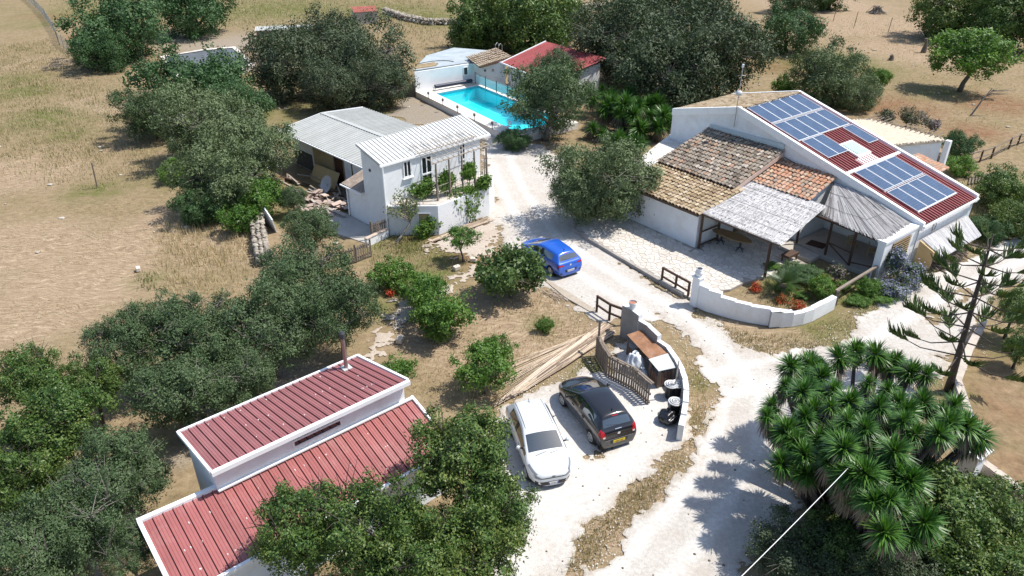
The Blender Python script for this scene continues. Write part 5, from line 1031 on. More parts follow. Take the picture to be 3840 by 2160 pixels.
    def decal(name, quad, front, m, off=.008, nx_=8, ny_=4, parent=car):
        """quad: four (y,z) corners bl, br, tr, tl laid onto the bodywork"""
        sg = 1 if front else -1; P = []
        for a in range(nx_+1):
            for b_ in range(ny_+1):
                u, v = a/nx_, b_/ny_; y = (quad[0][0]*(1-u)+quad[1][0]*u)*(1-v)+(quad[3][0]*(1-u)+quad[2][0]*u)*v; z = (quad[0][1]*(1-u)+quad[1][1]*u)*(1-v)+(quad[3][1]*(1-u)+quad[2][1]*u)*v
                h = tree.ray_cast(Vector((sg*4, y*sy, z*sz)), Vector((-sg, 0, 0))); x = h[0].x if h[0] else sg*1.9*sx; P.append((x+sg*off, y*sy, z*sz))
        g = MB(); g.add(P, [(a*(ny_+1)+b_, (a+1)*(ny_+1)+b_, (a+1)*(ny_+1)+b_+1, a*(ny_+1)+b_+1) for a in range(nx_) for b_ in range(ny_)]); return g.build(name, m, parent, True)
    def sym(name, quad, front, m, **kw):
        decal(name, quad, front, m, **kw); decal(name, [(-y, z) for y, z in quad], front, m, **kw)
    def licence(front, z, w, h, txt, bgm, fgm, bands=None):
        sg = 1 if front else -1; x = max((tree.ray_cast(Vector((sg*4, y, z*sz)), Vector((-sg,0,0)))[0] or Vector((sg*1.98*sx,0,0))).x*sg for y in (-w/2, 0, w/2))*sg+sg*.012
        g = MB(); g.box((x, 0, z*sz), (.02, w, h)); pl_ = g.build('number_plate', bgm, car)
        if bands:
            for s in (-1, 1): MB().box((x+sg*.0105, s*(w/2-.022), z*sz), (.004, .04, h*.98)).build('plate_band', bands, pl_)
        o = link('plate_lettering', text_mesh(txt, h*.78, fgm), None, pl_, (x+sg*.013, 0, z*sz), (R(90), 0, R(90)*sg)); o.scale = (.72*w/.52*(.52/h*.2)/1.0 if False else .9, 1, 1)
    INK = mat('plate_ink', (.01,.01,.012), .5, .1, 4); CH = mat('chrome', (.7,.7,.72), .15, .03, 4, metal=.9)
    # wheels
    for wx in wb:
        for s in (1, -1):
            w_ = thing('wheel', None, None, (0,0,0)); del ORG[w_.name]; bpy.data.objects.remove(w_)
            y0 = s*.80*sy; gt = MB(); prof = [(.19,-.085), (.255,-.095), (.29,-.07), (.30,0), (.29,.07), (.255,.095), (.19,.085)]
            gg = MB(); gg.lathe((0,0,0), prof, 24, False); gt.v = [(wx+x, y0-s*.03+z, wr+y) for x, y, z in gg.v]; gt.f = gg.f; ty = gt.build('wheel', TYRE, car, True)
            g = MB(); nsp = 7
            for k in range(nsp):
                a = 2*math.pi*k/nsp; g.beam((wx+.04*math.cos(a), y0+s*.055, wr+.04*math.sin(a)), (wx+.19*math.cos(a), y0+s*.05, wr+.19*math.sin(a)), .05, .02, up=(0,s,0))
            g.tube([(wx+.185*math.cos(k*.2618), y0+s*.05, wr+.185*math.sin(k*.2618)) for k in range(25)], .017, 5, False); gg = MB(); gg.lathe((0,0,0), [(.01,.06), (.055,.055), (.06,.04)], 12, False); n0 = len(g.v); g.v += [(wx+x, y0+s*z, wr+y) for x, y, z in gg.v]; g.f += [tuple(i+n0 for i in f) for f in gg.f]
            g.build('rim', RIM, ty)
            g = MB(); gg = MB(); gg.lathe((0,0,0), [(.20,-.02), (.01,-.02)], 16, False); g.v = [(wx+x, y0+s*(.0+z), wr+y) for x, y, z in gg.v]; g.f = gg.f; g.build('brake_disc', DMETAL, ty)
            g = MB(); gg = MB(); gg.lathe((0,0,0), [(.36,-.2), (.36,.0)], 18, False); g.v = [(wx+x, y0-s*.02+s*z, wr+y) for x, y, z in gg.v if True]; g.f = gg.f; g.build('wheel_well', BLACKP, car)
            lip = [(wx+.352*math.cos(a), 0, wr+.352*math.sin(a)) for a in [k*math.pi/12 for k in range(13)]]; L2 = []
            for x, _, z in lip:
                h = tree.ray_cast(Vector((x, s*3, z)), Vector((0, -s, 0))); L2.append((x, (h[0].y if h[0] else s*.84*sy)-s*.004, z))
            MB().tube(L2, .018, 5).build('arch_lip', paint, car)
    for s in (1, -1):
        g = MB(); gg = MB(); gg.lathe((0,0,0), [(.01,-.075), (.07,-.06), (.09,0), (.07,.06), (.01,.075)], 10, False); g.v = [(.62*sx+.07*(x/.09), s*(.97*sy)+y*.9, .99*sz+z) for x, y, z in gg.v]; g.f = gg.f; g.build('mirror', paint if style != 'kia' else paint, car, True); MB().beam((.63*sx, s*.82*sy, .95*sz), (.63*sx, s*.93*sy, .96*sz), .05, .04).build('mirror_arm', BLACKP, car)
        for x in (.25, -.62):
            h = tree.ray_cast(Vector((x*sx, s*3, .83*sz)), Vector((0,-s,0)))
            if h[0]: MB().beam((x*sx-.08, h[0].y+s*.015, .83*sz), (x*sx+.08, h[0].y+s*.015, .83*sz), .025, .025).build('door_handle', paint, car)
        for x0, x1 in ((.62,.60), (-.33,-.33), (-1.12,-1.02)):       # door shut lines
            pts_ = []
            for z in (.32,.5,.68,.86,.93):
                f_ = (z-.32)/.6; x = (x0+(x1-x0)*f_)*sx; h = tree.ray_cast(Vector((x, s*3, z*sz)), Vector((0,-s,0)))
                if h[0]: pts_.append((x, h[0].y-s*.001, z*sz))
            if len(pts_) > 2: MB().tube(pts_, .006, 4).build('shut_line', BLACKP, car)
    h = tree.ray_cast(Vector((-1.3*sx, 0, 3)), Vector((0,0,-1))); MB().tube([(-1.28*sx,0,h[0].z-.01), (-1.42*sx,0,h[0].z+.1)], [.02,.008], 5).build('roof_aerial', BLACKP, car)
    g = MB()                                                             # wiper pair and cowl
    for y in (-.45, .1):
        pts_ = []
        for k in range(5):
            h = tree.ray_cast(Vector(((1.18-.02*k)*sx, (y+.11*k)*sy, 3)), Vector((0,0,-1)))
            if h[0]: pts_.append((h[0].x, h[0].y, h[0].z+.012))
        g.tube(pts_, .009, 4)
    g.build('wiper', BLACKP, car)
    if style == 'kia':
        decal('lower_grille', [(-.42,.24), (.42,.24), (.52,.42), (-.52,.42)], True, BLACKP); decal('upper_grille', [(-.5,.565), (.5,.565), (.52,.60), (-.52,.60)], True, BLACKP)
        sym('fog_recess', [(.56,.26), (.66,.30), (.67,.44), (.56,.42)], True, BLACKP); sym('headlight_lens', [(.46,.56), (.66,.60), (.70,.71), (.48,.625)], True, HEAD, off=.012); sym('headlight_edge', [(.46,.545), (.70,.585), (.72,.60), (.5,.56)], True, BLACKP, off=.014)
        decal('emblem', [(-.06,.625), (.06,.625), (.06,.665), (-.06,.665)], True, BLACKP, off=.006, nx_=4, ny_=2); licence(True, .335, .36, .11, 'FJ 474', mat('white_plate', (.7,.7,.72), .4, .03, 4), INK, mat('plate_blue', (.03,.08,.35), .4, .05, 4))
        for s in (1, -1):
            pts_ = []
            for k in range(9):
                x = (.1-.2*k)*sx; h = tree.ray_cast(Vector((x, s*(.545-.004*k)*sy, 3)), Vector((0,0,-1))); pts_.append((x, s*(.545-.004*k)*sy, h[0].z+.002)) if h[0] else None
            MB().tube(pts_, .012, 4).build('roof_strip', BLACKP, car)
    else:
        lit = style == 'corsa'
        decal('bumper_recess', [(-.36,.40), (.36,.40), (.40,.56), (-.40,.56)], False, BLACKP if not lit else BLACKP, off=.005)
        licence(False, .47, .52, .11, 'OE57 LXP' if lit else 'GF 570 WA', mat('yellow_plate', (.62,.45,.03), .4, .03, 4) if lit else mat('white_plate', (.7,.7,.72), .4, .03, 4), INK, None if lit else mat('plate_blue', (.03,.08,.35), .4, .05, 4))
        g = MB(); gg = MB(); gg.lathe((0,0,0), [(.065,0), (.05,.012), (.01,.014)], 14, False); h = tree.ray_cast(Vector((-4,0,.80*sz)), Vector((1,0,0))); g.v = [(h[0].x-.004-z, y, .80*sz+x) for x, y, z in gg.v]; g.f = gg.f; g.build('emblem', CH, car)
        decal('boot_chrome', [(-.14,.955), (.14,.955), (.14,.975), (-.14,.975)], False, CH if lit else paint, off=.012); decal('brake_light', [(-.12,1.335), (.12,1.335), (.12,1.36), (-.12,1.36)], False, TAIL, off=.012)
        if lit: sym('reversing_lamp', [(.60,.70), (.70,.70), (.70,.77), (.60,.77)], False, REV, off=.012); decal('bumper_strip', [(-.62,.575), (.62,.575), (.62,.592), (-.62,.592)], False, mat('grey_bumper_edge', (.25,.25,.27), .3, .05, 4), off=.012, nx_=16); sym('tail_light_lens', [(.56,.74), (.78,.72), (.76,.98), (.64,.98)], False, TAIL, off=.01)
        else: sym('tail_light_lens', [(.42,.80), (.76,.80), (.76,.90), (.46,.88)], False, TAIL, off=.01); sym('bumper_slot', [(.55,.34), (.72,.34), (.70,.42), (.58,.42)], False, BLACKP, off=.006)
        pts_ = []
        for k in range(6):
            h = tree.ray_cast(Vector((-4, (-.0+.09*k)*sy, (1.07+.012*k)*sz)), Vector((1,0,0))); pts_.append((h[0].x-.012, h[0].y, h[0].z)) if h[0] else None
        MB().tube(pts_, .009, 4).build('rear_wiper', BLACKP, car)
    return car
def paintmat(name, c, rough=.25, metal=.0, coat=.8):
    return mat(name, c, rough, .03, 1.5, spec=.5, metal=metal, coat=coat)
make_car('parked_car', 'black five-door hatchback with yellow rear plate parked beside the pallet fence', (3.35,23.65,.02), 1.969, paintmat('black_paint', (.012,.012,.014), .22), 4.0, 1.74, 1.488, 'corsa')
make_car('parked_car', 'white hatchback parked facing the camera, half under the carob tree', (1.0,21.64,.02), -1.321, paintmat('white_paint', (.60,.625,.65), .3), 4.05, 1.72, 1.455, 'kia')
make_car('parked_car', 'bright blue hatchback parked on the drive behind the fig tree', (2.13,37.52,.02), 2.154, paintmat('blue_paint', (.012,.10,.50), .25, .1), 4.06, 1.76, 1.435, 'blue')
# ---------------------------------------------------------------- vegetation
def crown(seed, Rr, zr, nl, nleaf, Ll, Wl, flat=.0, lobe=(.3,.5), spread=.62, sub=14, sig=.16):
    """leaf-sized faces gathered in clumps over many lobes; radius Rr metres, centred on 0"""
    r = np.random.default_rng(seed); d = r.normal(size=(nl,3)); d[:,2] = r.uniform(-.75,1.1,nl)*1.1; d /= np.linalg.norm(d,axis=1)[:,None]
    cen = d*(Rr*spread*r.uniform(.75,1.1,(nl,1)))*np.array([1,1,zr]); rad = Rr*r.uniform(lobe[0],lobe[1],nl)
    ns = nl; sh = r.normal(size=(ns,3)); sh[:,2] = np.abs(sh[:,2])*.9; sh /= np.linalg.norm(sh,axis=1)[:,None]; cen = np.vstack([cen,[[0,0,0]],sh*Rr*r.uniform(.88,1.08,(ns,1))*np.array([1,1,zr])]); rad = np.concatenate([rad,[Rr*.55],Rr*r.uniform(.09,.19,ns)]); w_ = rad**2; w_ /= w_.sum()
    nc = nleaf//sub; li = r.choice(len(rad),nc,p=w_); dd = r.normal(size=(nc,3)); dd[:,2] += .25; dd /= np.linalg.norm(dd,axis=1)[:,None]
    cc = cen[li]+dd*(rad[li]*r.uniform(.72,1.06,nc))[:,None]*np.array([1,1,.55+.45*zr])
    # drop clumps buried in other lobes
    bur = np.zeros(nc,bool)
    for c, q in zip(cen,rad): bur |= (np.linalg.norm((cc-c)/np.array([1,1,.55+.45*zr]),axis=1) < .62*q)
    keep = ~bur | (r.random(nc) < .12); cc = cc[keep]; dd = dd[keep]; nc = len(cc)
    per = max(3,int(nleaf/nc)); P = np.repeat(cc,per,0)+r.normal(size=(nc*per,3))*sig*np.repeat(r.uniform(.6,1.4,(nc,1)),per,0); D = np.repeat(dd,per,0)*1.15+r.normal(size=(nc*per,3))*.5+np.array([0,0,flat])
    D /= np.linalg.norm(D,axis=1)[:,None]; T = np.cross(D,r.normal(size=D.shape)); T /= np.linalg.norm(T,axis=1)[:,None]; B = np.cross(D,T); n = len(P)
    l = (Ll*r.uniform(.6,1.3,n))[:,None]/2; w2 = (Wl*r.uniform(.7,1.2,n))[:,None]/2
    V = np.stack([P+T*l, P+B*w2+T*l*.1, P-T*l, P-B*w2+T*l*.1],1).reshape(-1,3); return V
def trunk_mesh(seed, Rr, H, r0, limbs=5, twigs=0, m=None, zr=.75):
    rg_ = random.Random(seed); g = MB(); top = Vector((rg_.gauss(0,.15), rg_.gauss(0,.15), H*.55)); g.tube([(0,0,-.05), (top.x*.3+rg_.gauss(0,.05),top.y*.3,H*.25), tuple(top)], [r0*1.25,r0*.95,r0*.8], 8)
    for k in range(limbs):
        a = 2*math.pi*(k+rg_.random()*.6)/limbs; e = Vector((math.cos(a)*Rr*.62, math.sin(a)*Rr*.62, H+rg_.uniform(-.1,.45)*Rr*zr)); mid = top.lerp(e,.5)+Vector((0,0,.2)); g.tube([tuple(top-Vector((0,0,.1))), tuple(mid), tuple(e)], [r0*.6,r0*.35,r0*.12], 6)
        for q in range(twigs):
            b = e.lerp(mid,rg_.random()*.6); t_ = Vector((rg_.gauss(0,1),rg_.gauss(0,1),abs(rg_.gauss(.3,.7)))).normalized()*Rr*rg_.uniform(.3,.62); g.tube([tuple(b), tuple(b+t_*.5+Vector((0,0,.08))), tuple(b+t_)], [.03,.02,.008], 3, False)
    me = g.mesh('trunk', smooth=True); me.materials.append(m or BARK); return me
OLIVE = leafmat('olive_leaves', [(0.043,0.066,0.029), (0.081,0.117,0.049), (0.128,0.170,0.076), (0.200,0.242,0.132)], 0.12, .6)
OLIVED = leafmat('dark_olive_leaves', [(0.027,0.051,0.022), (0.053,0.092,0.036), (0.084,0.131,0.055), (0.133,0.176,0.090)], 0.12, .6)
CAROB = leafmat('carob_leaves', [(0.016,0.043,0.010), (0.037,0.083,0.019), (0.067,0.127,0.031), (0.118,0.174,0.044), (0.192,0.218,0.059)], 0.16, .42)
CAROBG = leafmat('grey_carob_leaves', [(0.027,0.043,0.020), (0.050,0.075,0.036), (0.078,0.106,0.055), (0.121,0.140,0.082)], 0.12, .6)
MASTIC = leafmat('dense_shrub_leaves', [(0.017,0.048,0.016), (0.037,0.087,0.028), (0.062,0.125,0.044), (0.098,0.164,0.069)], 0.15, .55)
BRIGHT = leafmat('bright_leaves', [(.035,.088,.016), (.07,.155,.026), (.115,.215,.04), (.18,.28,.06)], .28, .5)
CITRUS = leafmat('citrus_leaves', [(.028,.072,.015), (.06,.135,.024), (.10,.195,.036), (.17,.26,.06)], .25, .4)
FIGM = leafmat('broad_leaves', [(.032,.065,.02), (.065,.115,.034), (.10,.165,.05), (.16,.21,.085)], .25, .5)
TWIG = mat('grey_olive_bark', (.20,.18,.16), .95, .3, 6, .8, 14)
VAR = {}
def variant(kind, spec):
    Rr, zr, nl, nleaf, Ll, Wl, m, lobe, spread, sub, sig, r0, limbs, tw, nvar, tm, Hc = spec; L = []
    for k in range(nvar):
        me = npmesh('crown', crown(hash_(kind)+k*17, Rr, zr, nl, nleaf, Ll, Wl, .0, lobe, spread, sub, sig), 4); me.materials.append(m)
        L.append((me, trunk_mesh(k+5, Rr, Hc, r0, limbs, tw, tm, zr), Rr, Hc))
    VAR[kind] = L
def hash_(s): return sum(ord(c)*(i+3) for i, c in enumerate(s))
variant('olive', (3.0,.92,22,25000,.19,.075,OLIVE,(.2,.42),.66,16,.16,.2,6,14,3,TWIG,3.0))
variant('dolive', (3.0,.95,20,25000,.18,.075,OLIVED,(.22,.44),.64,16,.16,.2,6,14,3,TWIG,3.0))
variant('carob', (3.0,.95,22,22000,.21,.10,CAROB,(.22,.42),.66,13,.16,.22,5,8,3,DBARK,3.0))
variant('gcarob', (3.0,.98,26,24000,.18,.085,CAROBG,(.2,.4),.68,12,.18,.22,7,34,3,TWIG,3.0))
variant('mastic', (3.0,.9,18,22000,.17,.09,MASTIC,(.26,.46),.62,14,.14,.16,5,2,2,DBARK,2.6))
variant('bright', (2.0,.9,16,11000,.18,.095,BRIGHT,(.26,.48),.6,12,.13,.12,5,2,2,BARK,1.8))
variant('citrus', (1.5,.9,14,6000,.16,.09,CITRUS,(.26,.46),.6,10,.11,.09,4,2,2,BARK,1.5))
variant('fig', (2.0,.75,18,5000,.28,.17,FIGM,(.2,.4),.7,7,.17,.12,6,10,2,BARK,1.6))
rt = random.Random(77); CNT = {}
def tree(kind, w, label, cat='tree', name=None, group=None, zs=1., trunk=True, rz=None):
    x, y, zc, r = w; i = CNT.get(kind, 0); CNT[kind] = i+1; cm, tm, Rr, Hc = VAR[kind][i % len(VAR[kind])]; k = (.98 if kind in ('citrus','fig') or r < 1.2 else 1.04)*r/Rr
    t_ = thing(name or {'olive': 'olive_tree', 'dolive': 'olive_tree', 'carob': 'carob_tree', 'gcarob': 'carob_tree', 'mastic': 'evergreen_shrub', 'bright': 'leafy_bush', 'citrus': 'citrus_tree', 'fig': 'fig_tree'}[kind], label, cat, (x, y, 0), rt.random()*6.28 if rz is None else rz, group)
    link('crown', cm, None, t_, (0,0,zc), (0,0,0), (k,k,k*zs))
    if trunk: link('trunk', tm, None, t_, (0,0,0), (0,0,0), (k,k,max(.15,zc/Hc)))
    return t_
# left grove and field edge
tree('mastic', (-46.75,90.67,2.60,5.73), 'dense rounded dark green tree at the top left beside the wire fence')
tree('mastic', (-46.35,84.58,1.80,3.01), 'lower dense bush at the foot of the rounded tree by the wire fence', 'bush')
tree('mastic', (-43.71,106.56,2.80,5.56), 'dense dark tree at the top edge behind the water basin')
tree('mastic', (-28.12,65.93,2.40,4.73), 'big fresh green tree in front of the water basin')
tree('mastic', (-23.56,61.63,2.00,3.04), 'green tree beside the fresh green tree, right of the grove')
tree('dolive', (-30.22,60.33,2.20,2.61), 'grey-green olive at the left edge of the grove')
tree('olive', (-23.03,54.51,2.80,3.58), 'pale olive in the middle of the grove')
tree('olive', (-18.19,48.90,2.40,2.96), 'pale olive nearest the corner of the long shed')
tree('olive', (-19.12,45.74,2.00,2.95), 'spreading olive at the lower end of the grove')
tree('citrus', (-16.31,44.26,1.20,1.60), 'bright green shrub beside the dry stone wall', 'bush', zs=.9)
tree('citrus', (-16.88,41.48,0.90,1.24), 'low bright green shrub at the foot of the grove above the stone wall', 'bush')
tree('mastic', (-19.79,43.43,1.00,1.72), 'shaded dark bush at the foot of the spreading olive', 'bush')
tree('bright', (-24.24,50.60,0.60,1.30), 'small green bush in the shade at the grove edge', 'bush', zs=.8)
tree('gcarob', (-21.99,73.39,3.00,4.18), 'brownish carob behind the long shed, left of the pair')
tree('gcarob', (-19.94,82.90,3.00,3.92), 'twiggy grey carob behind the shed near the dry wall')
tree('gcarob', (-14.70,75.15,2.80,4.49), 'grey twiggy carob between the long shed and the pool')
tree('gcarob', (-12.34,69.70,1.80,2.75), 'green low carob bough mass by the pool yard', 'bush')
tree('gcarob', (-16.67,68.91,2.00,2.94), 'dark carob behind the ridge of the long shed')
# top row
tree('carob', (-3.63,95.80,2.60,4.73), 'dark carob behind the pool shed, left')
tree('carob', (2.07,94.87,3.00,5.51), 'large dark carob behind the pool shed roof')
tree('gcarob', (-0.99,106.95,3.00,4.91), 'grey carob at the top edge behind the pool')
tree('carob', (6.31,100.02,2.60,3.47), 'green carob at the top edge right of the pool shed')
tree('gcarob', (11.12,77.87,4.00,5.26), 'huge grey-green carob left of the antenna, its left half')
tree('gcarob', (18.79,88.18,4.60,6.64), 'huge grey-green carob left of the antenna, its tall crown')
tree('gcarob', (18.96,71.35,4.20,5.06), 'huge grey-green carob left of the antenna, its right half')
tree('gcarob', (14.35,68.42,3.40,4.90), 'dark lower carob behind the yucca clump')
tree('dolive', (2.85,59.98,2.80,3.67), 'grey olive hanging over the near corner of the pool')
tree('dolive', (3.76,69.11,3.60,2.06), 'tall narrow olive in front of the red pool house')
tree('mastic', (0.06,57.61,0.70,1.43), 'dark low bush at the pool corner by the white chair', 'bush', zs=.8)
tree('olive', (5.72,43.74,2.50,3.31), 'olive tree in the terrace planter beside the tiled roof')
tree('olive', (4.26,42.57,1.90,1.80), 'low left bough mass of the terrace olive tree', 'bush', trunk=False)
# right side field
tree('mastic', (34.60,95.38,2.20,3.72), 'round green tree in the dry field behind the house')
tree('olive', (30.96,72.35,1.90,3.69), 'silvery olive behind the solar roof ridge')
tree('olive', (32.45,69.45,1.30,2.26), 'low silvery olive right of the ridge behind the house')
tree('bright', (37.93,76.89,1.00,1.24), 'small bright green bush right of the silvery olive', 'bush')
tree('bright', (27.56,74.42,0.80,1.20), 'small bright green bush left of the silvery olive', 'bush')
tree('bright', (46.21,75.98,3.60,3.81), 'round bright green tree with bare dark trunk in the dry field', zs=.72)
tree('carob', (59.57,104.36,3.40,5.09), 'dark tree at the top right casting a long shadow')
tree('carob', (62.60,96.92,3.60,4.75), 'dark tree in the top right corner')
tree('dolive', (45.61,125.90,2.20,4.16), 'dark bush row at the top edge of the dry field')
tree('carob', (52.48,128.69,2.00,3.60), 'dark bush at the top edge right of centre', 'bush')
tree('mastic', (35.02,55.33,0.90,1.43), 'dark round bush by the outbuilding corner', 'bush')
tree('bright', (33.18,51.85,0.60,1.18), 'bright bush with small white flowers by the log rail', 'bush', zs=.8)
tree('carob', (32.82,45.64,1.20,1.98), 'yellow-green shrub right of the house eaves', 'bush', zs=.8)
tree('carob', (31.04,41.19,0.90,1.59), 'yellow-green shrub at the right edge above the Norfolk pine', 'bush', zs=.8)
tree('mastic', (28.89,40.68,0.60,1.21), 'low shrub right of the firewood screen', 'bush', zs=.8)
tree('carob', (23.77,29.65,1.60,1.03), 'dark shrub at the right edge beside the Norfolk pine', 'bush')
tree('carob', (22.72,27.22,1.20,0.80), 'dark low shrub at the right edge below the Norfolk pine', 'bush')
# garden between the houses
tree('citrus', (-2.83,37.78,1.45,0.95), 'lollipop-shaped citrus tree with bare stem by the cane bundle', zs=.8)
tree('citrus', (-6.49,34.78,0.75,1.26), 'bright round citrus bush beside the garden path', 'bush', zs=.8)
tree('citrus', (-4.71,33.17,0.80,1.03), 'small citrus bush left of the path in the garden', 'bush', zs=.8)
tree('fig', (-0.06,33.58,1.40,1.71), 'broad-leaved fig tree in front of the blue car')
tree('citrus', (-4.32,31.67,1.30,1.19), 'sparse citrus tree over the garden path')
tree('citrus', (-3.27,29.78,1.30,1.42), 'green citrus tree in the middle of the garden')
tree('citrus', (-3.54,29.31,0.70,0.85), 'low skirt of green under the middle citrus tree', 'bush', trunk=False)
tree('citrus', (-1.23,25.41,1.20,1.27), 'dense citrus tree beside the cane heap')
tree('citrus', (-0.58,26.91,1.20,0.79), 'upper round bush behind the citrus by the cane heap', 'bush')
tree('citrus', (-4.89,25.55,1.00,0.81), 'small green citrus beside the annexe roof corner')
tree('citrus', (1.59,30.29,0.35,0.47), 'tiny green bush in the dry garden grass', 'bush')
tree('dolive', (-11.45,37.40,2.00,1.51), 'olive in front of the junk heap by the white house')
tree('dolive', (-14.25,44.26,1.20,0.97), 'small olive beside the dry stone wall and junk heap', 'bush')
tree('dolive', (-9.90,30.16,2.60,2.16), 'large olive in the middle left, upper half')
tree('dolive', (-7.71,27.64,2.40,1.94), 'large olive right above the annexe flue')
tree('dolive', (-10.42,26.66,2.40,2.06), 'large olive left of the annexe flue')
tree('dolive', (-13.03,25.89,2.50,1.84), 'olive at the straw field edge, centre')
tree('dolive', (-15.13,26.51,2.50,1.53), 'olive at the straw field edge, second from left')
tree('dolive', (-16.09,24.86,2.40,1.55), 'olive at the straw field edge, leftmost')
tree('dolive', (-11.06,23.63,1.90,1.51), 'olive hanging over the back of the annexe roof')
tree('dolive', (-12.81,22.23,2.20,1.74), 'dark olive behind the annexe, left')
tree('carob', (-18.24,22.16,3.00,1.26), 'carob with yellowish new leaves at the left edge')
tree('carob', (-16.01,20.16,2.40,1.62), 'dark carob at the left, below the straw field')
tree('carob', (-16.23,18.01,2.20,1.44), 'dark carob at the left edge, lower')
tree('carob', (-16.43,22.97,2.20,1.16), 'carob with yellow-green tips beside the leftmost olive')
tree('dolive', (-12.80,17.80,2.40,1.55), 'soft green olive left of the annexe wall')
tree('dolive', (-13.06,15.78,2.40,1.56), 'soft green olive in the lower left')
tree('dolive', (-13.87,14.77,2.20,1.51), 'soft green olive in the bottom left corner')
tree('dolive', (-11.40,15.09,2.00,0.88), 'soft green olive beside the lower annexe roof corner')
# foreground carobs
tree('carob', (-5.90,14.57,3.40,1.28), 'bright carob over the lower annexe roof, left')
tree('carob', (-4.07,14.90,3.20,1.54), 'bright carob at the bottom centre in front of the annexe')
tree('carob', (-2.63,13.98,2.80,1.38), 'carob at the bottom edge left of the drive')
tree('carob', (-1.55,17.58,3.20,1.68), 'dark tall carob between the annexe and the white car')
tree('carob', (-0.69,15.88,2.80,1.37), 'dark carob below the white car')
tree('carob', (-1.11,14.43,2.60,1.53), 'dark carob at the bottom edge beside the gravel')
# lower right scrub
tree('carob', (13.89,16.85,1.60,1.91), 'broad shrub right of the giant yucca', 'bush', zs=.8)
tree('carob', (15.56,16.54,1.40,1.52), 'shrub with small white flowers along the low wall', 'bush', zs=.8)
tree('carob', (13.76,14.93,1.50,1.66), 'yellow-green shrub in the bottom right corner', 'bush', zs=.8)
tree('gcarob', (11.39,15.03,1.20,1.56), 'twiggy shrub at the bottom edge below the yucca', 'bush', zs=.8)
tree('gcarob', (8.94,15.79,1.00,1.49), 'dark twiggy shrub in the shade under the yucca', 'bush', zs=.8)
tree('carob', (10.19,15.93,1.20,1.24), 'dark green shrub at the foot of the yucca', 'bush', zs=.8)
# ---- yuccas
YUC = leafmat('yucca_leaves', [(.013,.042,.009), (.03,.09,.015), (.062,.155,.025), (.125,.25,.045)], .2, .38, 1., .4)
DEAD = islandmat('dead_yucca_leaves', [(.13,.10,.075), (.22,.17,.12), (.3,.25,.19), (.18,.14,.10)])
def blades(r, n, L, wd, th0, th1, dr):
    th = R(1)*(th0+(th1-th0)*r.random(n)**.8); ph = r.random(n)*6.2832; l = L*r.uniform(.75,1.1,n)
    d = np.stack([np.sin(th)*np.cos(ph), np.sin(th)*np.sin(ph), np.cos(th)],1); s = np.stack([-np.sin(ph), np.cos(ph), np.zeros(n)],1)*wd/2
    p0 = d*.05; p1 = d*(l*.55)[:,None]; p2 = d*l[:,None]+np.array([0,0,-1])*(dr*l*np.sin(th))[:,None]
    a = np.stack([p0-s*.6,p0+s*.6,p1+s,p1-s],1); b = np.stack([p1-s,p1+s,p2+s*.06,p2-s*.06],1); return np.concatenate([a,b],1).reshape(-1,4,3).reshape(-1,3)
ROS = []
for k in range(3):
    r = np.random.default_rng(40+k); me = npmesh('rosette', blades(r,230,.74,.05,3,128,.14), 4); me.materials.append(YUC); ROS.append(me)
r = np.random.default_rng(50); SK = npmesh('dead_skirt', blades(r,130,.75,.055,105,172,.25), 4); SK.materials.append(DEAD)
def yucca(label, base, heads, sc_=1., seed=0):
    """base xy, heads: list of (x,y,z) crown centres; each head sits on its own limb"""
    rg_ = random.Random(seed); t_ = thing('yucca', label, 'yucca', (*base,0)); B = Vector((*base,0))
    for h in heads:
        P = Vector(h); d = P-B; root = B+Vector((d.x*.22+rg_.gauss(0,.12), d.y*.22+rg_.gauss(0,.12), 0)); mid = B+Vector((d.x*.62, d.y*.62, d.z*.5)); MB().tube([root, mid, P-Vector((0,0,.05))], [.16*sc_,.12*sc_,.07*sc_], 7).build('limb', DBARK, t_, True)
        ax_ = (P-mid).normalized()*.6+Vector((0,0,1)); q_ = ax_.to_track_quat('Z','Y').to_euler()
        o = link('rosette', rg_.choice(ROS), None, t_, tuple(P-B), (q_.x+rg_.gauss(0,.12),q_.y+rg_.gauss(0,.12),q_.z+rg_.random()*6), (sc_*rg_.uniform(.68,1.22),)*3)
        s_ = link('dead_skirt', SK, None, t_, tuple(P-B-ax_.normalized()*.1*sc_), (q_.x,q_.y,q_.z+rg_.random()*6), (sc_*.85,sc_*.85,sc_*rg_.uniform(.9,1.5)))
    return t_
YH = [(10.34,22.33,3.60), (11.26,23.05,3.20), (12.61,23.24,3.30), (13.62,24.13,3.00), (14.05,23.37,3.40), (14.82,23.27,3.20), (14.83,22.27,3.30), (9.94,20.20,4.00), (12.46,20.72,4.00), (10.49,19.14,4.20), (9.68,19.00,3.90), (8.54,19.29,3.70), (11.79,18.64,4.60), (13.68,19.40,4.20), (14.80,19.44,4.00), (14.52,18.30,4.10), (13.29,17.67,4.30), (15.07,18.25,3.70), (9.87,16.69,4.60), (8.57,17.53,3.20), (9.18,17.54,3.60), (11.24,16.44,4.70), (10.11,15.62,4.60), (11.45,15.63,4.30), (10.07,14.86,4.30), (10.42,14.76,4.50), (10.07,14.02,4.00), (11.46,14.55,3.80), (11.09,14.35,3.40), (9.59,16.77,4.00), (10.75,17.36,4.80), (10.58,18.03,4.50), (12.38,18.15,4.40), (11.26,21.74,3.50), (12.97,20.30,4.00), (9.76,21.11,3.60), (15.18,21.84,3.50), (11.20,19.40,4.20), (9.17,18.12,3.60), (14.12,18.96,4.00)]
ry = random.Random(2); ext = []
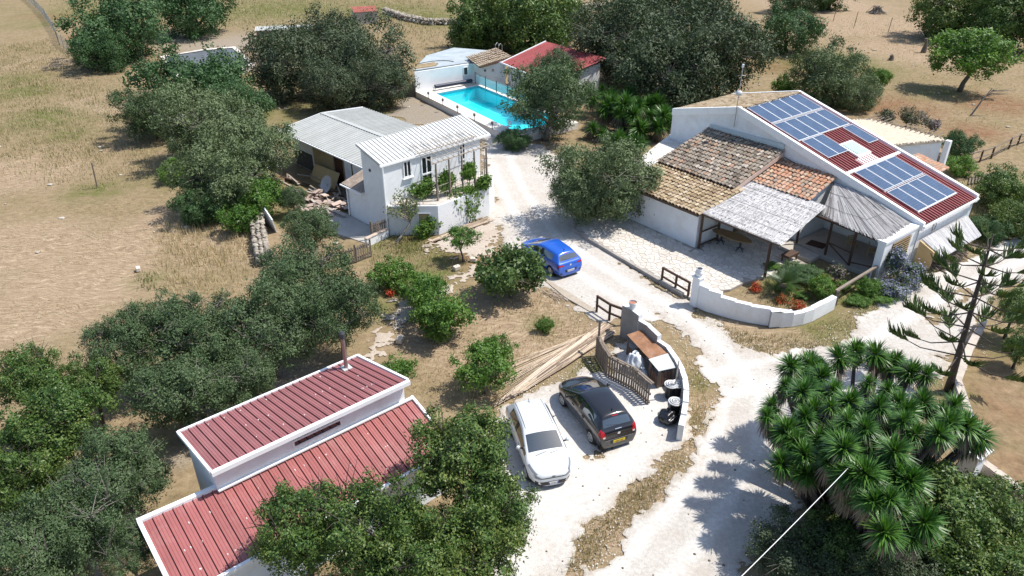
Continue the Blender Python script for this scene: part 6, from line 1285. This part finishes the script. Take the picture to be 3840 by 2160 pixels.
while len(ext) < 55:
    a, b = ry.choice(YH), ry.choice(YH)
    if .8 < math.dist(a, b) < 2.6: ext.append(tuple((x+y)/2+ry.gauss(0, .18)-(.3 if i == 2 else 0) for i, (x, y) in enumerate(zip(a, b))))
yucca('giant many-headed yucca clump beside the white gravel road', (11.4,17.6), YH+ext, .82, 3)
YB = [(7.26,66.70,1.90), (8.26,68.27,2.10), (8.93,64.74,2.30), (9.64,62.23,2.40), (10.83,62.54,2.20), (12.61,63.01,2.30), (10.15,60.79,1.90), (11.67,61.09,1.70), (12.71,60.75,1.80), (13.32,60.23,1.50), (7.97,63.09,1.70), (9.14,61.53,1.80), (10.61,59.69,1.10), (6.71,60.34,0.90), (7.42,59.53,0.70), (7.88,57.78,0.70), (8.55,57.10,0.70), (9.99,56.77,0.70), (8.54,63.32,2.10), (11.76,63.27,2.00), (10.52,65.94,2.10), (12.19,59.41,1.30)]
bx_ = sum(q[0] for q in YB)/len(YB); by_ = sum(q[1] for q in YB)/len(YB)
yucca('yucca clump between the pool olive and the tiled farmhouse roof', (bx_+.6, by_+.6), YB, 1.55, 8)
# ---- Norfolk pine at the right edge
NP = thing('norfolk_pine', 'thin Norfolk pine with sparse tiered branches at the right edge', 'tree', (18.9,25.5,0)); rg = random.Random(9); NX, NY = 18.9, 25.5
def npt(z): f = z/7.6; return Vector((NX-.6*f, NY-.2*f, z))
MB().tube([npt(z) for z in (0,2,4,6,7.6)], [.16,.13,.1,.07,.02], 8).build('trunk', DBARK, NP, True)
NFOL = leafmat('norfolk_needles', [(.05,.085,.028), (.09,.14,.045), (.15,.20,.07)], .12, .6, 1.5)
rn = np.random.default_rng(4)
for k, z in enumerate(np.arange(1.9, 7.6, .72)):
    nb = 5; Lb = 2.5*(1-(z-1.2)/7.6)**.7+.25
    for i in range(nb):
        a = 6.283*i/nb+k*.7+rg.gauss(0,.12); p = npt(z); d = Vector((math.cos(a),math.sin(a),0)); e = p+d*Lb+Vector((0,0,.15*Lb)); mid = p+d*Lb*.55+Vector((0,0,-.03)); b_ = MB().tube([p,mid,e],[.035,.025,.012],5).build('branch', DBARK, NP)
        q0, q1 = np.array(mid), np.array(e); nt_ = int(32*Lb/2+18); f = rn.uniform(.25,1.05,nt_)**.6; P = q0+(q1-q0)*f[:,None]; sd_ = np.array([-d.y,d.x,0]); sgn = rn.choice([-1,1],nt_)*rn.uniform(.2,1,nt_)
        dirs = np.array(d)*.55+sd_*sgn[:,None]*.8+np.array([0,0,.5]); ln = (.62*rn.uniform(.5,1.1,nt_))[:,None]; mid_ = P+dirs*ln*.6+np.array([0,0,-.03]); tip = P+dirs*ln+np.array([0,0,.2])*ln*1.2; wv = np.cross(dirs,[0,0,1.]); wv /= np.linalg.norm(wv,axis=1)[:,None]; wv = wv*.028
        V = np.concatenate([np.stack([P-wv,P+wv,mid_+wv,mid_-wv],1), np.stack([mid_-wv,mid_+wv,tip+wv*.3,tip-wv*.3],1)],0)
        up_v = np.array([0,0,.03]); V2 = np.concatenate([np.stack([P-up_v,P+up_v,mid_+up_v,mid_-up_v],1), np.stack([mid_-up_v,mid_+up_v,tip+up_v*.3,tip-up_v*.3],1)],0)
        me = npmesh('needles', np.concatenate([V,V2],0).reshape(-1,3)-np.array(ORG[NP.name]), 4); link('needles', me, NFOL, b_)
# ---- garden bed plants
CYC = leafmat('cycad_leaves', [(.03,.06,.022), (.055,.10,.035), (.09,.15,.055)], .15, .4, 1., .4)
cy = thing('cycad', 'large cycad with stiff dark fronds in the walled garden bed', 'cycad', V3((14.48,34.16),.1)); r = np.random.default_rng(3); V = []
for k in range(34):
    th = R(1)*r.uniform(15,88); ph = r.random()*6.283; d = np.array([math.sin(th)*math.cos(ph), math.sin(th)*math.sin(ph), math.cos(th)]); sd_ = np.array([-math.sin(ph), math.cos(ph), 0]); L = r.uniform(1.1,1.5)
    for f in np.linspace(.18,1,18):
        p = d*L*f+np.array([0,0,-.3*f*f*math.sin(th)]); ll = .2*math.sin(math.pi*min(1,.15+f*.85))+.05
        for s in (1,-1): e = p+sd_*s*ll+d*ll*.5+np.array([0,0,.06]); wd = d*.016; V += [p-wd,p+wd,e+wd*.3,e-wd*.3]
me = npmesh('fronds', np.array(V), 4); link('fronds', me, CYC, cy, (0,0,.35)); MB().lathe((0,0,0), [(.18,0),(.2,.3),(.1,.42)], 10).build('trunk', DBARK, None) if False else None
x, y = (14.48,34.16); MB().lathe((x,y,.1), [(.18,0),(.2,.3),(.1,.42)], 10).build('trunk', DBARK, cy)
tree('bright', (16.40,33.60,0.50,0.86), 'round feathery green bush in the walled garden bed', 'bush', zs=.9)
tree('mastic', (15.89,35.53,0.35,1.15), 'low green ground cover bush behind the cycad', 'bush', zs=.45)
tree('bright', (18.84,33.90,0.45,0.69), 'green bush at the foot of the porch pier', 'bush', zs=.8)
for k, (w_, lb) in enumerate((((14.71,34.35,0.20,0.53), 'low green cover left of the feathery bush in the garden bed'), ((16.61,35.95,0.25,0.61), 'low green cover behind the feathery bush in the garden bed'), ((14.79,36.66,0.25,0.56), 'low green cover beside the terrace edge in the garden bed'), ((17.85,34.48,0.25,0.48), 'low green cover by the log rail in the garden bed'), ((15.37,33.58,0.15,0.42), 'low green cover near the white wall in the garden bed'), ((17.99,32.97,0.20,0.67), 'low green weeds outside the log rail'), ((19.38,33.18,0.20,0.68), 'low green weeds below the blue-flowering shrub'))):
    tree('citrus', w_, lb, 'ground cover', 'ground_cover_plant', zs=.35, trunk=False)
PLUM = leafmat('plumbago_leaves', [(.03,.06,.022), (.06,.10,.035), (.09,.13,.06), (.26,.26,.42), (.42,.42,.6)], .2, .6, 1.)
for (w_, lb, zz) in (((21.24,34.88,0.70,1.02), 'blue-flowering shrub spreading at the foot of the white pier', .75), ((20.93,35.59,1.30,0.54), 'blue-flowering climber on the trellis of the white pier', 1.1), ((20.12,33.76,0.35,0.87), 'low blue-flowering shrub edge beside the gravel road', .6)):
    x, y, zc, rr = w_; t_ = thing('plumbago_shrub', lb, 'bush', (x,y,0)); me = npmesh('foliage', crown(int(x*10), rr, .8, 12, 4200, .13, .08, .3, (.3,.5), .6, 10, .1), 4); link('foliage', me, PLUM, t_, (0,0,zc), (0,0,0), (1,1,zz)); MB().tube([(x,y,0),(x,y,zc)],.03,5).build('stem', BARK, t_)
RUBY = leafmat('red_flowers', [(.03,.06,.02), (.1,.09,.02), (.45,.07,.03), (.6,.1,.05)], .2, .6, 1.5)
for k, (w_, lb) in enumerate((((13.06,34.24,0.20,0.32), 'patch of red flowers left of the cycad'), ((14.09,32.96,0.15,0.39), 'patch of red flowers in front of the cycad'), ((14.72,32.32,0.20,0.38), 'patch of orange-red flowers behind the white wall'), ((-6.47,33.81,0.20,0.24), 'small red-flowering plant in the lower garden'))):
    x, y, zc, rr = w_; t_ = thing('red_flower_patch', lb, 'flowers', (x,y,0)); me = npmesh('flowers', crown(k+90, rr, .5, 8, 500, .09, .07, .3, (.3,.5), .6, 8, .06), 4); tag(link('flowers', me, RUBY, t_, (0,0,zc)), kind='stuff')
PINKF = leafmat('pink_flowers', [(.05,.08,.03), (.09,.12,.05), (.17,.15,.12), (.36,.26,.33)], .2, .6, 1.)
for k, (w_, lb) in enumerate((((33.08,63.84,0.90,0.76), 'pink-flowering shrub behind the outbuilding, left'), ((35.04,63.15,1.10,1.16), 'pink-flowering shrub behind the outbuilding, centre'), ((36.07,61.80,0.80,0.68), 'pink-flowering shrub behind the outbuilding, right'), ((17.72,35.30,0.60,0.35), 'violet-flowering plant in front of the porch brace'))):
    x, y, zc, rr = w_; t_ = thing('pink_flowering_shrub', lb, 'bush', (x,y,0)); me = npmesh('foliage', crown(k+60, rr, .8, 10, 1800, .15, .09, .2, (.3,.5), .6, 9, .1), 4); link('foliage', me, PINKF, t_, (0,0,zc)); MB().tube([(x,y,0),(x,y,zc)],.03,5).build('stem', BARK, t_)
tree('bright', (34.95,63.71,0.70,0.64), 'green bush among the pink-flowering shrubs', 'bush')
WHF = leafmat('white_flowers', [(.05,.09,.03), (.12,.16,.06), (.6,.6,.5)], .2, .6, 2.)
x, y, zc, rr = 15.62,36.35,0.35,0.50; t_ = thing('white_flower_patch', 'white-flowering plants at the edge of the porch step', 'flowers', (x,y,0)); link('flowers', npmesh('flowers', crown(33, rr, .6, 8, 900, .1, .07, .3, (.3,.5), .6, 8, .07), 4), WHF, t_, (0,0,zc))
# vines on the raised terrace
VINE = leafmat('vine_leaves', [(.03,.07,.014), (.06,.13,.022), (.11,.2,.035), (.17,.26,.06)], .3, .5, 1.)
for k, (w_, lb, zz, sx_) in enumerate((((-3.00,43.27,1.20,1.30), 'vine tumbling down the white terrace wall', 1.15, .75), ((-5.47,42.66,2.40,1.00), 'vine mass at the left end of the pergola', .7, .9), ((-4.10,42.91,2.80,0.57), 'vine climbing the second pergola post', 1.2, .6), ((-2.74,43.99,3.10,0.51), 'vine climbing the fourth pergola post', 1.1, .6), ((-1.78,44.19,2.30,0.59), 'vine at the right end of the terrace railing', .8, .7), ((-5.18,41.36,0.50,1.00), 'dark ivy at the foot of the terrace wall', .8, .8))):
    x, y, zc, rr = w_; t_ = thing('grape_vine', lb, 'vine', (x,y,0)); link('foliage', npmesh('foliage', crown(k+120, rr, .9, 12, 1700, .19, .15, 0, (.25,.5), .65, 8, .12), 4), VINE, t_, (0,0,zc), (0,0,BA), (1,sx_*.7,zz)); MB().tube([(x,y,0),(x+.1,y+.1,zc*.5),(x,y,zc)],[.04,.035,.02],5).build('stem', BARK, t_)
ft = thing('bare_fig_tree', 'half-bare young fig tree leaning in front of the terrace wall', 'tree', (-7.04,40.11)); x, y, _ = ORG[ft.name]; g = MB(); rg = random.Random(14); e0 = Vector((-6.22,40.90,1.00)); g.tube([(x,y,0), lerp((x,y,0),e0,.5), e0], [.09,.075,.06], 7)
tips = []
for k in range(26):
    d = Vector((rg.gauss(-.1,.55), rg.gauss(.0,.5), rg.uniform(.5,1.3))).normalized()*rg.uniform(.8,1.8); s0 = e0+Vector((0,0,rg.random()*.3)); g.tube([s0, s0+d*.5+Vector((0,0,.06)), s0+d], [.03,.02,.008], 4, False); tips += [s0+d*f for f in (.7,.85,1.)]
g.build('trunk', mat('pale_fig_bark', (.27,.235,.2), .9, .2, 6), ft)
r = np.random.default_rng(6); P = np.repeat(np.array([tuple(q) for q in tips]),9,0); P = P+r.normal(size=P.shape)*.13; D = r.normal(size=P.shape); D /= np.linalg.norm(D,axis=1)[:,None]; T = np.cross(D,r.normal(size=D.shape)); T /= np.linalg.norm(T,axis=1)[:,None]; B = np.cross(D,T)
FL = leafmat('young_fig_leaves', [(.06,.09,.03), (.13,.17,.06), (.2,.23,.1)], .3, .6, 1.); link('leaves', npmesh('leaves', (np.stack([P+T*.07,P+B*.045,P-T*.07,P-B*.045],1).reshape(-1,3)-np.array(ORG[ft.name])), 4), FL, ft)
# ---------------------------------------------------------------- background things
rg = random.Random(31)
def stone_wall(label, pts, h, w_, sz, nl, kindname='dry_stone_wall'):
    t_ = thing(kindname, label, 'wall', (*pts[0],0)); n = 0
    for a, b in zip(pts, pts[1:]):
        L = math.dist(a,b); k = max(1,int(L/(sz*.75))); d = Vector((b[0]-a[0],b[1]-a[1],0)).normalized(); nr = Vector((-d.y,d.x,0))
        for i in range(k):
            for l in range(nl):
                for q in (-1,0,1):
                    if n > 298: break
                    p = Vector(V3(lerp(a,b,(i+rg.random())/k), sz*.3+l*h/nl))+nr*q*w_*.4*(1-.2*l/nl); stone(t_, p, sz*rg.uniform(.7,1.25)); n += 1
    return t_
stone_wall('dry stone wall along the straw field beside the grove', [(-16.52,43.83), (-15.36,40.27), (-14.13,37.15)], .9, .8, .36, 3)
stone_wall('tumbled dry stone wall behind the pool, left of the carobs', [(-20.52,125.08), (-16.52,118.87), (-12.64,114.84), (-8.48,114.84)], .9, .9, .7, 2)
stone_wall('tumbled dry stone wall at the top edge right of the carobs', [(9.60,127.06), (14.53,128.41), (20.27,133.37)], 1.0, .9, .8, 2)
# water basin
wbp = [(-42.37,90.61,0.50), (-39.12,84.82,0.50), (-35.82,79.65,0.50), (-30.63,78.84,0.50), (-29.70,86.67,0.50), (-35.20,96.29,0.50), (-38.41,94.88,0.50)]
basin = thing('water_basin', 'irrigation basin with pale crumbling rim and grey liner behind the fresh green tree', 'basin', V3(wbp[3],0)); cx_ = sum(q[0] for q in wbp)/7; cy_ = sum(q[1] for q in wbp)/7
g = MB(); inn = [lerp(q,(cx_,cy_,.5),.1) for q in wbp]
for i in range(7):
    j = (i+1) % 7; g.add([V3(inn[i],.5),V3(inn[j],.5),V3(wbp[j],.5),V3(wbp[i],.5),V3(wbp[j],0),V3(wbp[i],0)],[(0,1,2,3),(3,2,4,5)])
g.build('rim', mat('crumbling_limewash', (.62,.58,.53), .95, .3, 1.5, .5, 6, dirt=(.3,.24,.2), dscale=1., damt=.7), basin); MB().poly([V3(q,.42) for q in inn]).build('liner', mat('grey_liner', (.13,.145,.165), .35, .3, .5, dirt=(.25,.27,.29), dscale=.35, damt=.7), basin)
def shack(name, label, base, dirv, L, D, h, roofm, wallm, slope=.3):
    t_ = thing(name, label, 'hut', (*base,0)); d = Vector((math.cos(dirv),math.sin(dirv),0)); nr = Vector((-d.y,d.x,0)); b = Vector((*base,0)); q_ = [b, b+d*L, b+d*L+nr*D, b+nr*D]
    MB().prism([p[:2] for p in q_], 0, [h,h,h+slope,h+slope]).build('wall', wallm, t_); e = .15; q2 = [b-d*e-nr*e, b+d*(L+e)-nr*e, b+d*(L+e)+nr*(D+e), b-d*e+nr*(D+e)]; wave_roof(t_, V3(q2[3],h+slope+.08), V3(q2[2],h+slope+.08), V3(q2[1],h+.04), V3(q2[0],h+.04), max(2,int(L)), roofm, 5, .03); return t_
shack('field_hut', 'small grey hut with faded red roof at the top left of the stone wall', (-23.33,114.84), R(20), 3.4, 3.0, 1.7, mat('faded_red_sheet', (.33,.1,.07), .8, .3, 1.5, dirt=(.4,.3,.24), damt=.5), STONEW)
shack('animal_shelter', 'long low shelter with a pale grey sheet roof beyond the basin', (-35.03,104.69), R(12), 7.5, 1.6, .9, GROOF, WOOD, .2)
wf = thing('wire_fence', 'grey wire mesh fence with steel posts running up the top left field', 'fence', (-54.18,93.18)); wp_ = [(-54.18,93.18), (-59.47,99.67), (-63.97,107.01), (-71.83,118.87), (-80.05,130.50), (-86.79,139.48), (-91.36,146.13)]
for a, b in zip(wp_, wp_[1:]):
    L = math.dist(a,b); k = max(2,int(L/2.5))
    for i in range(k+1): p = lerp(a,b,i/k); MB().tube([V3(p,0),V3(p,1.7)],.05,6).build('post', METAL, wf)
    g = MB()
    for z in np.arange(.15,1.65,.16): g.tube([V3(a,z),V3(b,z)],.012,3,False)
    for i in range(int(L/.35)): p = lerp(a,b,i/int(L/.35)); g.tube([V3(p,.1),V3(p,1.6)],.01,3,False)
    g.build('mesh_wire', METAL, wf)
for k, (c, hh, lb) in enumerate((((50.72,113.74), 2.0, 'thin wooden post in the dry field, left of two'), ((53.38,108.50), 2.0, 'thin wooden post in the dry field, right of two'), ((-29.61,49.13), 1.9, 'thin rusty stake standing in the straw field'), ((49.08,117.69), 1.6, 'short stake in the dry field near the round green tree'), ((45.37,125.73), 1.5, 'stake beside the round green tree'))):
    t_ = thing('field_stake', lb, 'stake', V3(c,0)); MB().tube([V3(c,0),(c[0]+.12,c[1],hh)],.05,5).build('stake_shaft', WOOD, t_)
lf = thing('log_fence', 'rustic log rail fence beside the dark round bush at the right', 'fence', (37.71,55.33)); lp = [(35.02,53.97), (36.46,54.64), (37.81,55.45), (40.54,57.74), (41.87,58.75), (43.59,59.79)]
for q in lp: MB().tube([V3(q,0),V3(q,.95)],.07,6).build('post', DWOOD, lf)
for a, b in zip(lp, lp[1:]):
    MB().tube([V3(a,.88),V3(b,.88)],.05,6).build('rail', WOOD, lf); MB().tube([V3(a,.42),V3(b,.42)],.045,6).build('rail', WOOD, lf)
for k in range(12): a = (33.41,50.59); b = (36.90,51.82); p = lerp(a,b,k/12); g = MB(); g.tube([(p[0]-.5,p[1]-.9,.08),(p[0]+.5,p[1]+.7,.1)],.06,5); single('stacked_pole', g, WOOD, 'pale pole laid in the row beside the log fence', 'pole', 'poles laid beside the log fence')
bp_ = thing('brushwood_pile', 'small grey heap of cut branches in the far dry field', 'brush pile', V3((58.86,125.08),0)); c = Vector((58.86,125.08)+(0,)) if False else Vector(V3((58.86,125.08),0)); g = MB()
for k in range(90): a = rg.random()*6.28; rr_ = rg.uniform(.3,1.9); p = c+Vector((math.cos(a)*rr_,math.sin(a)*rr_,.05)); g.tube([p,c+Vector((rg.gauss(0,.3),rg.gauss(0,.3),rg.uniform(.5,1.2)))],.035,4,False)
g.build('branches', mat('grey_brushwood', (.16,.145,.13), .95, .3, 5), bp_)
for nm, lb, c, hh in (('tree_stump', 'tall dead stump beside the agave in the dry field', (51.84,95.12), 1.7), ('tree_stump', 'low dark stump in the open dry field', (45.78,90.76), .6)):
    t_ = thing(nm, lb, 'stump', V3(c,0)); MB().tube([V3(c,0),(c[0]+.08,c[1],hh*.5),(c[0]-.05,c[1],hh)],[.35,.24,.2],8).build('stump_wood', BARK, t_)
AGV = leafmat('agave_leaves', [(.08,.12,.10), (.13,.18,.15), (.2,.25,.21)], .05, .5, 1.)
r = np.random.default_rng(70); AG = npmesh('agave_leaves', blades(r,34,1.0,.17,12,80,-.1), 4); AG.materials.append(AGV)
for lb, c, s in (('blue-grey agave clump under the dark tree at the top right', (57.10,103.22), 1.5), ('blue-grey agave left of the dark clump, above the stump', (57.03,105.09), 1.1), ('agave right of the round bright green tree', (64.59,97.97), 1.4)):
    t_ = thing('agave', lb, 'agave', V3(c,0)); link('agave_leaves', AG, None, t_, (0,0,.05), (0,0,rg.random()*6), (s,s,s))
db = thing('bare_branch_tree', 'thin leaning bare tree in the dry field below the round green tree', 'tree', V3((42.63,67.23),0)); c = Vector(V3((42.63,67.23),0)); g = MB(); g.tube([c,c+Vector((.7,.2,1.3)),c+Vector((1.5,.5,2.4))],[.09,.07,.04],6)
for k in range(14): s0 = c+Vector((1.0+.04*k,.3,1.7+.05*k)); g.tube([s0,s0+Vector((rg.uniform(.2,2.2),rg.gauss(0,.6),rg.uniform(-.2,.5)))],[.025,.008],4,False)
g.build('trunk', mat('grey_brushwood', (.16,.145,.13)), db)
# low wall at the bottom right, cable
bw = thing('roadside_wall', 'low pale rounded wall running down the right edge past the yucca', 'wall', (17.39,20.75)); BP = [(23.31,30.77), (21.04,28.02), (19.22,25.61), (18.12,22.21), (17.47,20.66), (17.76,19.90), (17.96,19.34), (18.07,18.64), (18.14,17.76)]
wall_path(bw, BP, [.55]*8, .32, mat('pale_stone_wall', (.48,.42,.36), .95, .15, 3, .5, 10, dirt=(.3,.25,.2), damt=.4))
gb = thing('white_meter_block', 'white block with a slanted cap on the roadside wall behind the yucca', 'block', (17.05,20.58)); x, y = (16.85,20.32); g = MB(); g.box((x,y,.65),(.7,.6,1.3),R(35)); g.build('block_body', WHITE, gb); MB().box((x,y,1.34),(.95,.8,.09),R(35),.12).build('block_cap', WHITEP, gb)
ca, cb = Vector((9.97,16.13,4.60)), Vector((4.87,10.67,6.40)); dcb = (cb-ca); g = MB(); g.tube([ca+dcb*f+Vector((0,0,-.12*math.sin(math.pi*min(1,f/1.6)))) for f in np.linspace(-.05,1.6,12)], .009, 6); single('overhead_cable', g, mat('white_cable', (.75,.75,.75), .5, .02, 4), 'white overhead cable running from the giant yucca to the bottom edge', 'cable')
# ---------------------------------------------------------------- grasses and weeds
def grass(name, label, zones, m, seed, kinds='grass'):
    r = np.random.default_rng(seed); out = []
    for poly, dens, h0, h1, wd, lay in zones:
        P = np.array(poly)[:, :2]; x0, y0 = P.min(0); x1, y1 = P.max(0); n = int((x1-x0)*(y1-y0)*dens); x = r.uniform(x0,x1,n); y = r.uniform(y0,y1,n)
        soft = min(5., .1*max(x1-x0,y1-y0)) if dens < 80 else .6
        k = (sdf(P,x,y) > soft*(r.random(n)-.35)) & (vnoise(x,y,1.3)+.5*vnoise(x,y,.5) > r.random(n)*1.25) & (Froad(x,y) < .32*r.random(n)**2.5) & (sdf(PATHP,x,y) < .2) & (sdf(TERR,x,y) < .05)
        x = x[k]; y = y[k]; n = len(x); a = r.random(n)*6.283; ln = r.uniform(.15,.6,n) if not lay else r.uniform(.8,1.4,n); h = r.uniform(h0,h1,n)*(.6+.8*vnoise(x,y,2.)); p = np.stack([x,y,np.zeros(n)-.02],1)
        if lay: a = R(28)+r.normal(0,.45,n)+2.5*(vnoise(x,y,6.)-.5)
        dx = np.stack([np.cos(a),np.sin(a),np.zeros(n)],1); s = np.stack([-np.sin(a),np.cos(a),np.zeros(n)],1)*wd/2; tip = p+dx*(h*ln)[:,None]+np.stack([np.zeros(n),np.zeros(n),h*(.25 if lay else .9)],1); out.append(np.stack([p-s,p+s,tip],1).reshape(-1,3))
    tag(link(name, npmesh(name, np.concatenate(out,0), 3), m), label, kinds, kind='stuff')
DRYG = leafmat('dry_grass_blades', [(.30,.22,.125), (.43,.335,.205), (.52,.43,.28), (.38,.29,.165), (.60,.52,.37)], .25, .9, .3, .1)
GRNG = leafmat('green_weed_blades', [(.05,.075,.02), (.085,.115,.03), (.13,.15,.05), (.2,.19,.08)], .25, .8, .3, .1)
LF = [(-49.06,66.08), (-36.02,62.49), (-25.40,50.97), (-15.19,38.64), (-14.29,35.71), (-16.93,32.30), (-20.38,28.67), (-24.21,26.48)]
TALL = [(-23.27,45.77), (-19.65,43.18), (-16.03,41.38), (-13.99,36.17), (-15.16,33.10), (-18.42,33.94), (-21.28,38.64)]
UPL = [(-68.33,97.97), (-63.00,103.22), (-49.20,84.76), (-38.93,75.98), (-31.44,59.23), (-26.43,53.50), (-29.22,48.63), (-41.05,53.50)]
GARD = [(-5.12,28.02), (-3.84,30.05), (-1.82,32.69), (1.74,33.94), (4.22,31.14), (3.60,28.67), (0.20,25.05), (-0.63,23.99), (-4.22,25.05)]
GARD2 = [(-8.76,40.81), (-5.58,40.81), (-2.51,38.13), (-2.82,35.71), (-4.84,33.94), (-7.66,33.10)]
VRG1 = [(9.16,31.90), (11.18,30.41), (12.97,29.87), (16.50,31.52), (18.99,33.10), (23.21,36.17), (26.53,38.64), (21.89,34.81), (16.70,30.05), (14.90,28.34), (12.15,27.86), (10.43,29.01)]
VRG2 = [(8.21,28.34), (8.63,25.05), (8.23,23.73), (6.91,21.36), (4.94,18.73), (2.32,16.02), (1.17,15.88), (2.04,17.48), (3.89,19.30), (5.95,21.14), (6.93,22.99), (7.52,25.05)]
BED_ = [(11.87,34.27), (13.89,35.49), (15.20,37.14), (17.37,37.63), (19.82,35.95), (16.78,33.21), (14.77,32.50), (13.52,32.70)]
RGT = [(35.34,115.40), (87.66,130.50), (39.95,53.50), (38.68,61.37), (36.19,68.67), (28.67,68.67), (27.90,81.04)]
RG2 = [(31.14,49.39), (38.74,53.50), (32.09,40.81), (27.00,38.64), (23.65,36.17), (28.18,40.81)]
TOP = [(-82.89,141.91), (-11.41,141.91), (-8.32,100.53), (-10.60,75.98), (-21.37,115.40), (-38.84,112.12), (-58.97,115.40), (-56.50,97.97)]
PKW = [(3.57,28.34), (4.57,29.01), (4.53,27.08), (2.62,25.47), (1.96,26.04)]
grass('dry_grass', 'dry straw-coloured grass over the fields and verges', [(LF,48,.08,.26,.03,True), (TALL,70,.25,.6,.04,False), (UPL,45,.12,.4,.035,False), (GARD,110,.08,.28,.03,False), (GARD2,60,.08,.3,.03,False), (VRG1,300,.07,.22,.026,False), (VRG2,420,.1,.32,.026,False), (RGT,7,.1,.35,.05,False), (RG2,40,.1,.3,.035,False), (TOP,5,.2,.5,.07,False)], DRYG, 1)
grass('green_weeds', 'green weeds growing through the dry grass', [(UPL,22,.12,.4,.04,False), (GARD2,60,.08,.3,.03,False), (VRG1,150,.06,.2,.026,False), (VRG2,130,.07,.22,.026,False), (BED_,170,.08,.3,.03,False), (RG2,45,.1,.35,.035,False), (TOP,4,.2,.5,.07,False), (PKW,60,.08,.3,.03,False), ([(-8.56,41.25), (-7.24,41.98), (-5.16,41.25), (-4.85,39.31), (-7.64,38.14)],110,.1,.35,.035,False), ([(-21.11,36.17), (-20.20,36.65), (-19.23,34.37), (-19.90,33.94)],120,.2,.4,.04,False), ([(16.78,33.21), (19.80,35.26), (23.37,36.42), (25.69,37.63), (21.22,33.11), (17.69,32.11)],90,.08,.3,.03,False)], GRNG, 2)

rc = np.random.default_rng(12); n = 220000; x = rc.uniform(-6,36,n); y = rc.uniform(12,60,n); fr_ = Froad(x,y)
k = (np.abs(fr_+.25) < .75*rc.random(n)) & (sdf(TERR,x,y) < 0) & (rc.random(n) < .5)
x = x[k]; y = y[k]; n = len(x); a = rc.random(n)*6.283; s_ = rc.uniform(.01,.032,n)[:,None]; p = np.stack([x,y,np.full(n,.03)],1); V = np.stack([p+s_*np.stack([np.cos(a+q),np.sin(a+q),rc.uniform(-.2,.5,n)],1) for q in (0,1.6,3.1,4.7)],1)
tag(link('gravel_chips', npmesh('gravel_chips', V.reshape(-1,3), 4), islandmat('loose_white_chips', [(.4,.37,.33), (.6,.57,.53), (.7,.68,.64)])), 'loose white gravel chips scattered along the drive edges', 'gravel', kind='stuff')
n = 150; x = rc.uniform(-1,14,n); y = rc.uniform(15,34,n); k = Froad(x,y) > .3; g = MB()
for X_, Y_ in zip(x[k],y[k]): g.lathe((X_,Y_,.015), [(.05*rc.random()+.02,0), (.03,.03), (.005,.04)], 5)
tag(g.build('dry_clods', mat('dark_clod', (.13,.11,.085), .95, .3, 6)), 'small dark clods and dry leaves on the gravel', 'debris', kind='stuff')

n = 170; x = rc.uniform(-45,50,n); y = rc.uniform(30,110,n); k = (Froad(x,y) < -.5) & (sdf(TERR,x,y) < -.5); g = MB(); src_ = [[(v.co.copy()) for v in m_.vertices] for m_ in rocks]; sf_ = [tuple(f.vertices) for f in rocks[0].polygons]
for X_, Y_ in zip(x[k],y[k]): q_ = rc.uniform(.1,.42); g.add([(X_+v.x*q_*1.3, Y_+v.y*q_, .03+v.z*q_*.7) for v in src_[int(rc.integers(4))]], sf_)
tag(g.build('field_stones', islandmat('pale_field_stones', [(.38,.34,.28), (.5,.46,.39), (.6,.56,.5)])), 'small pale stones lying scattered over the dry fields', 'stones', kind='stuff')
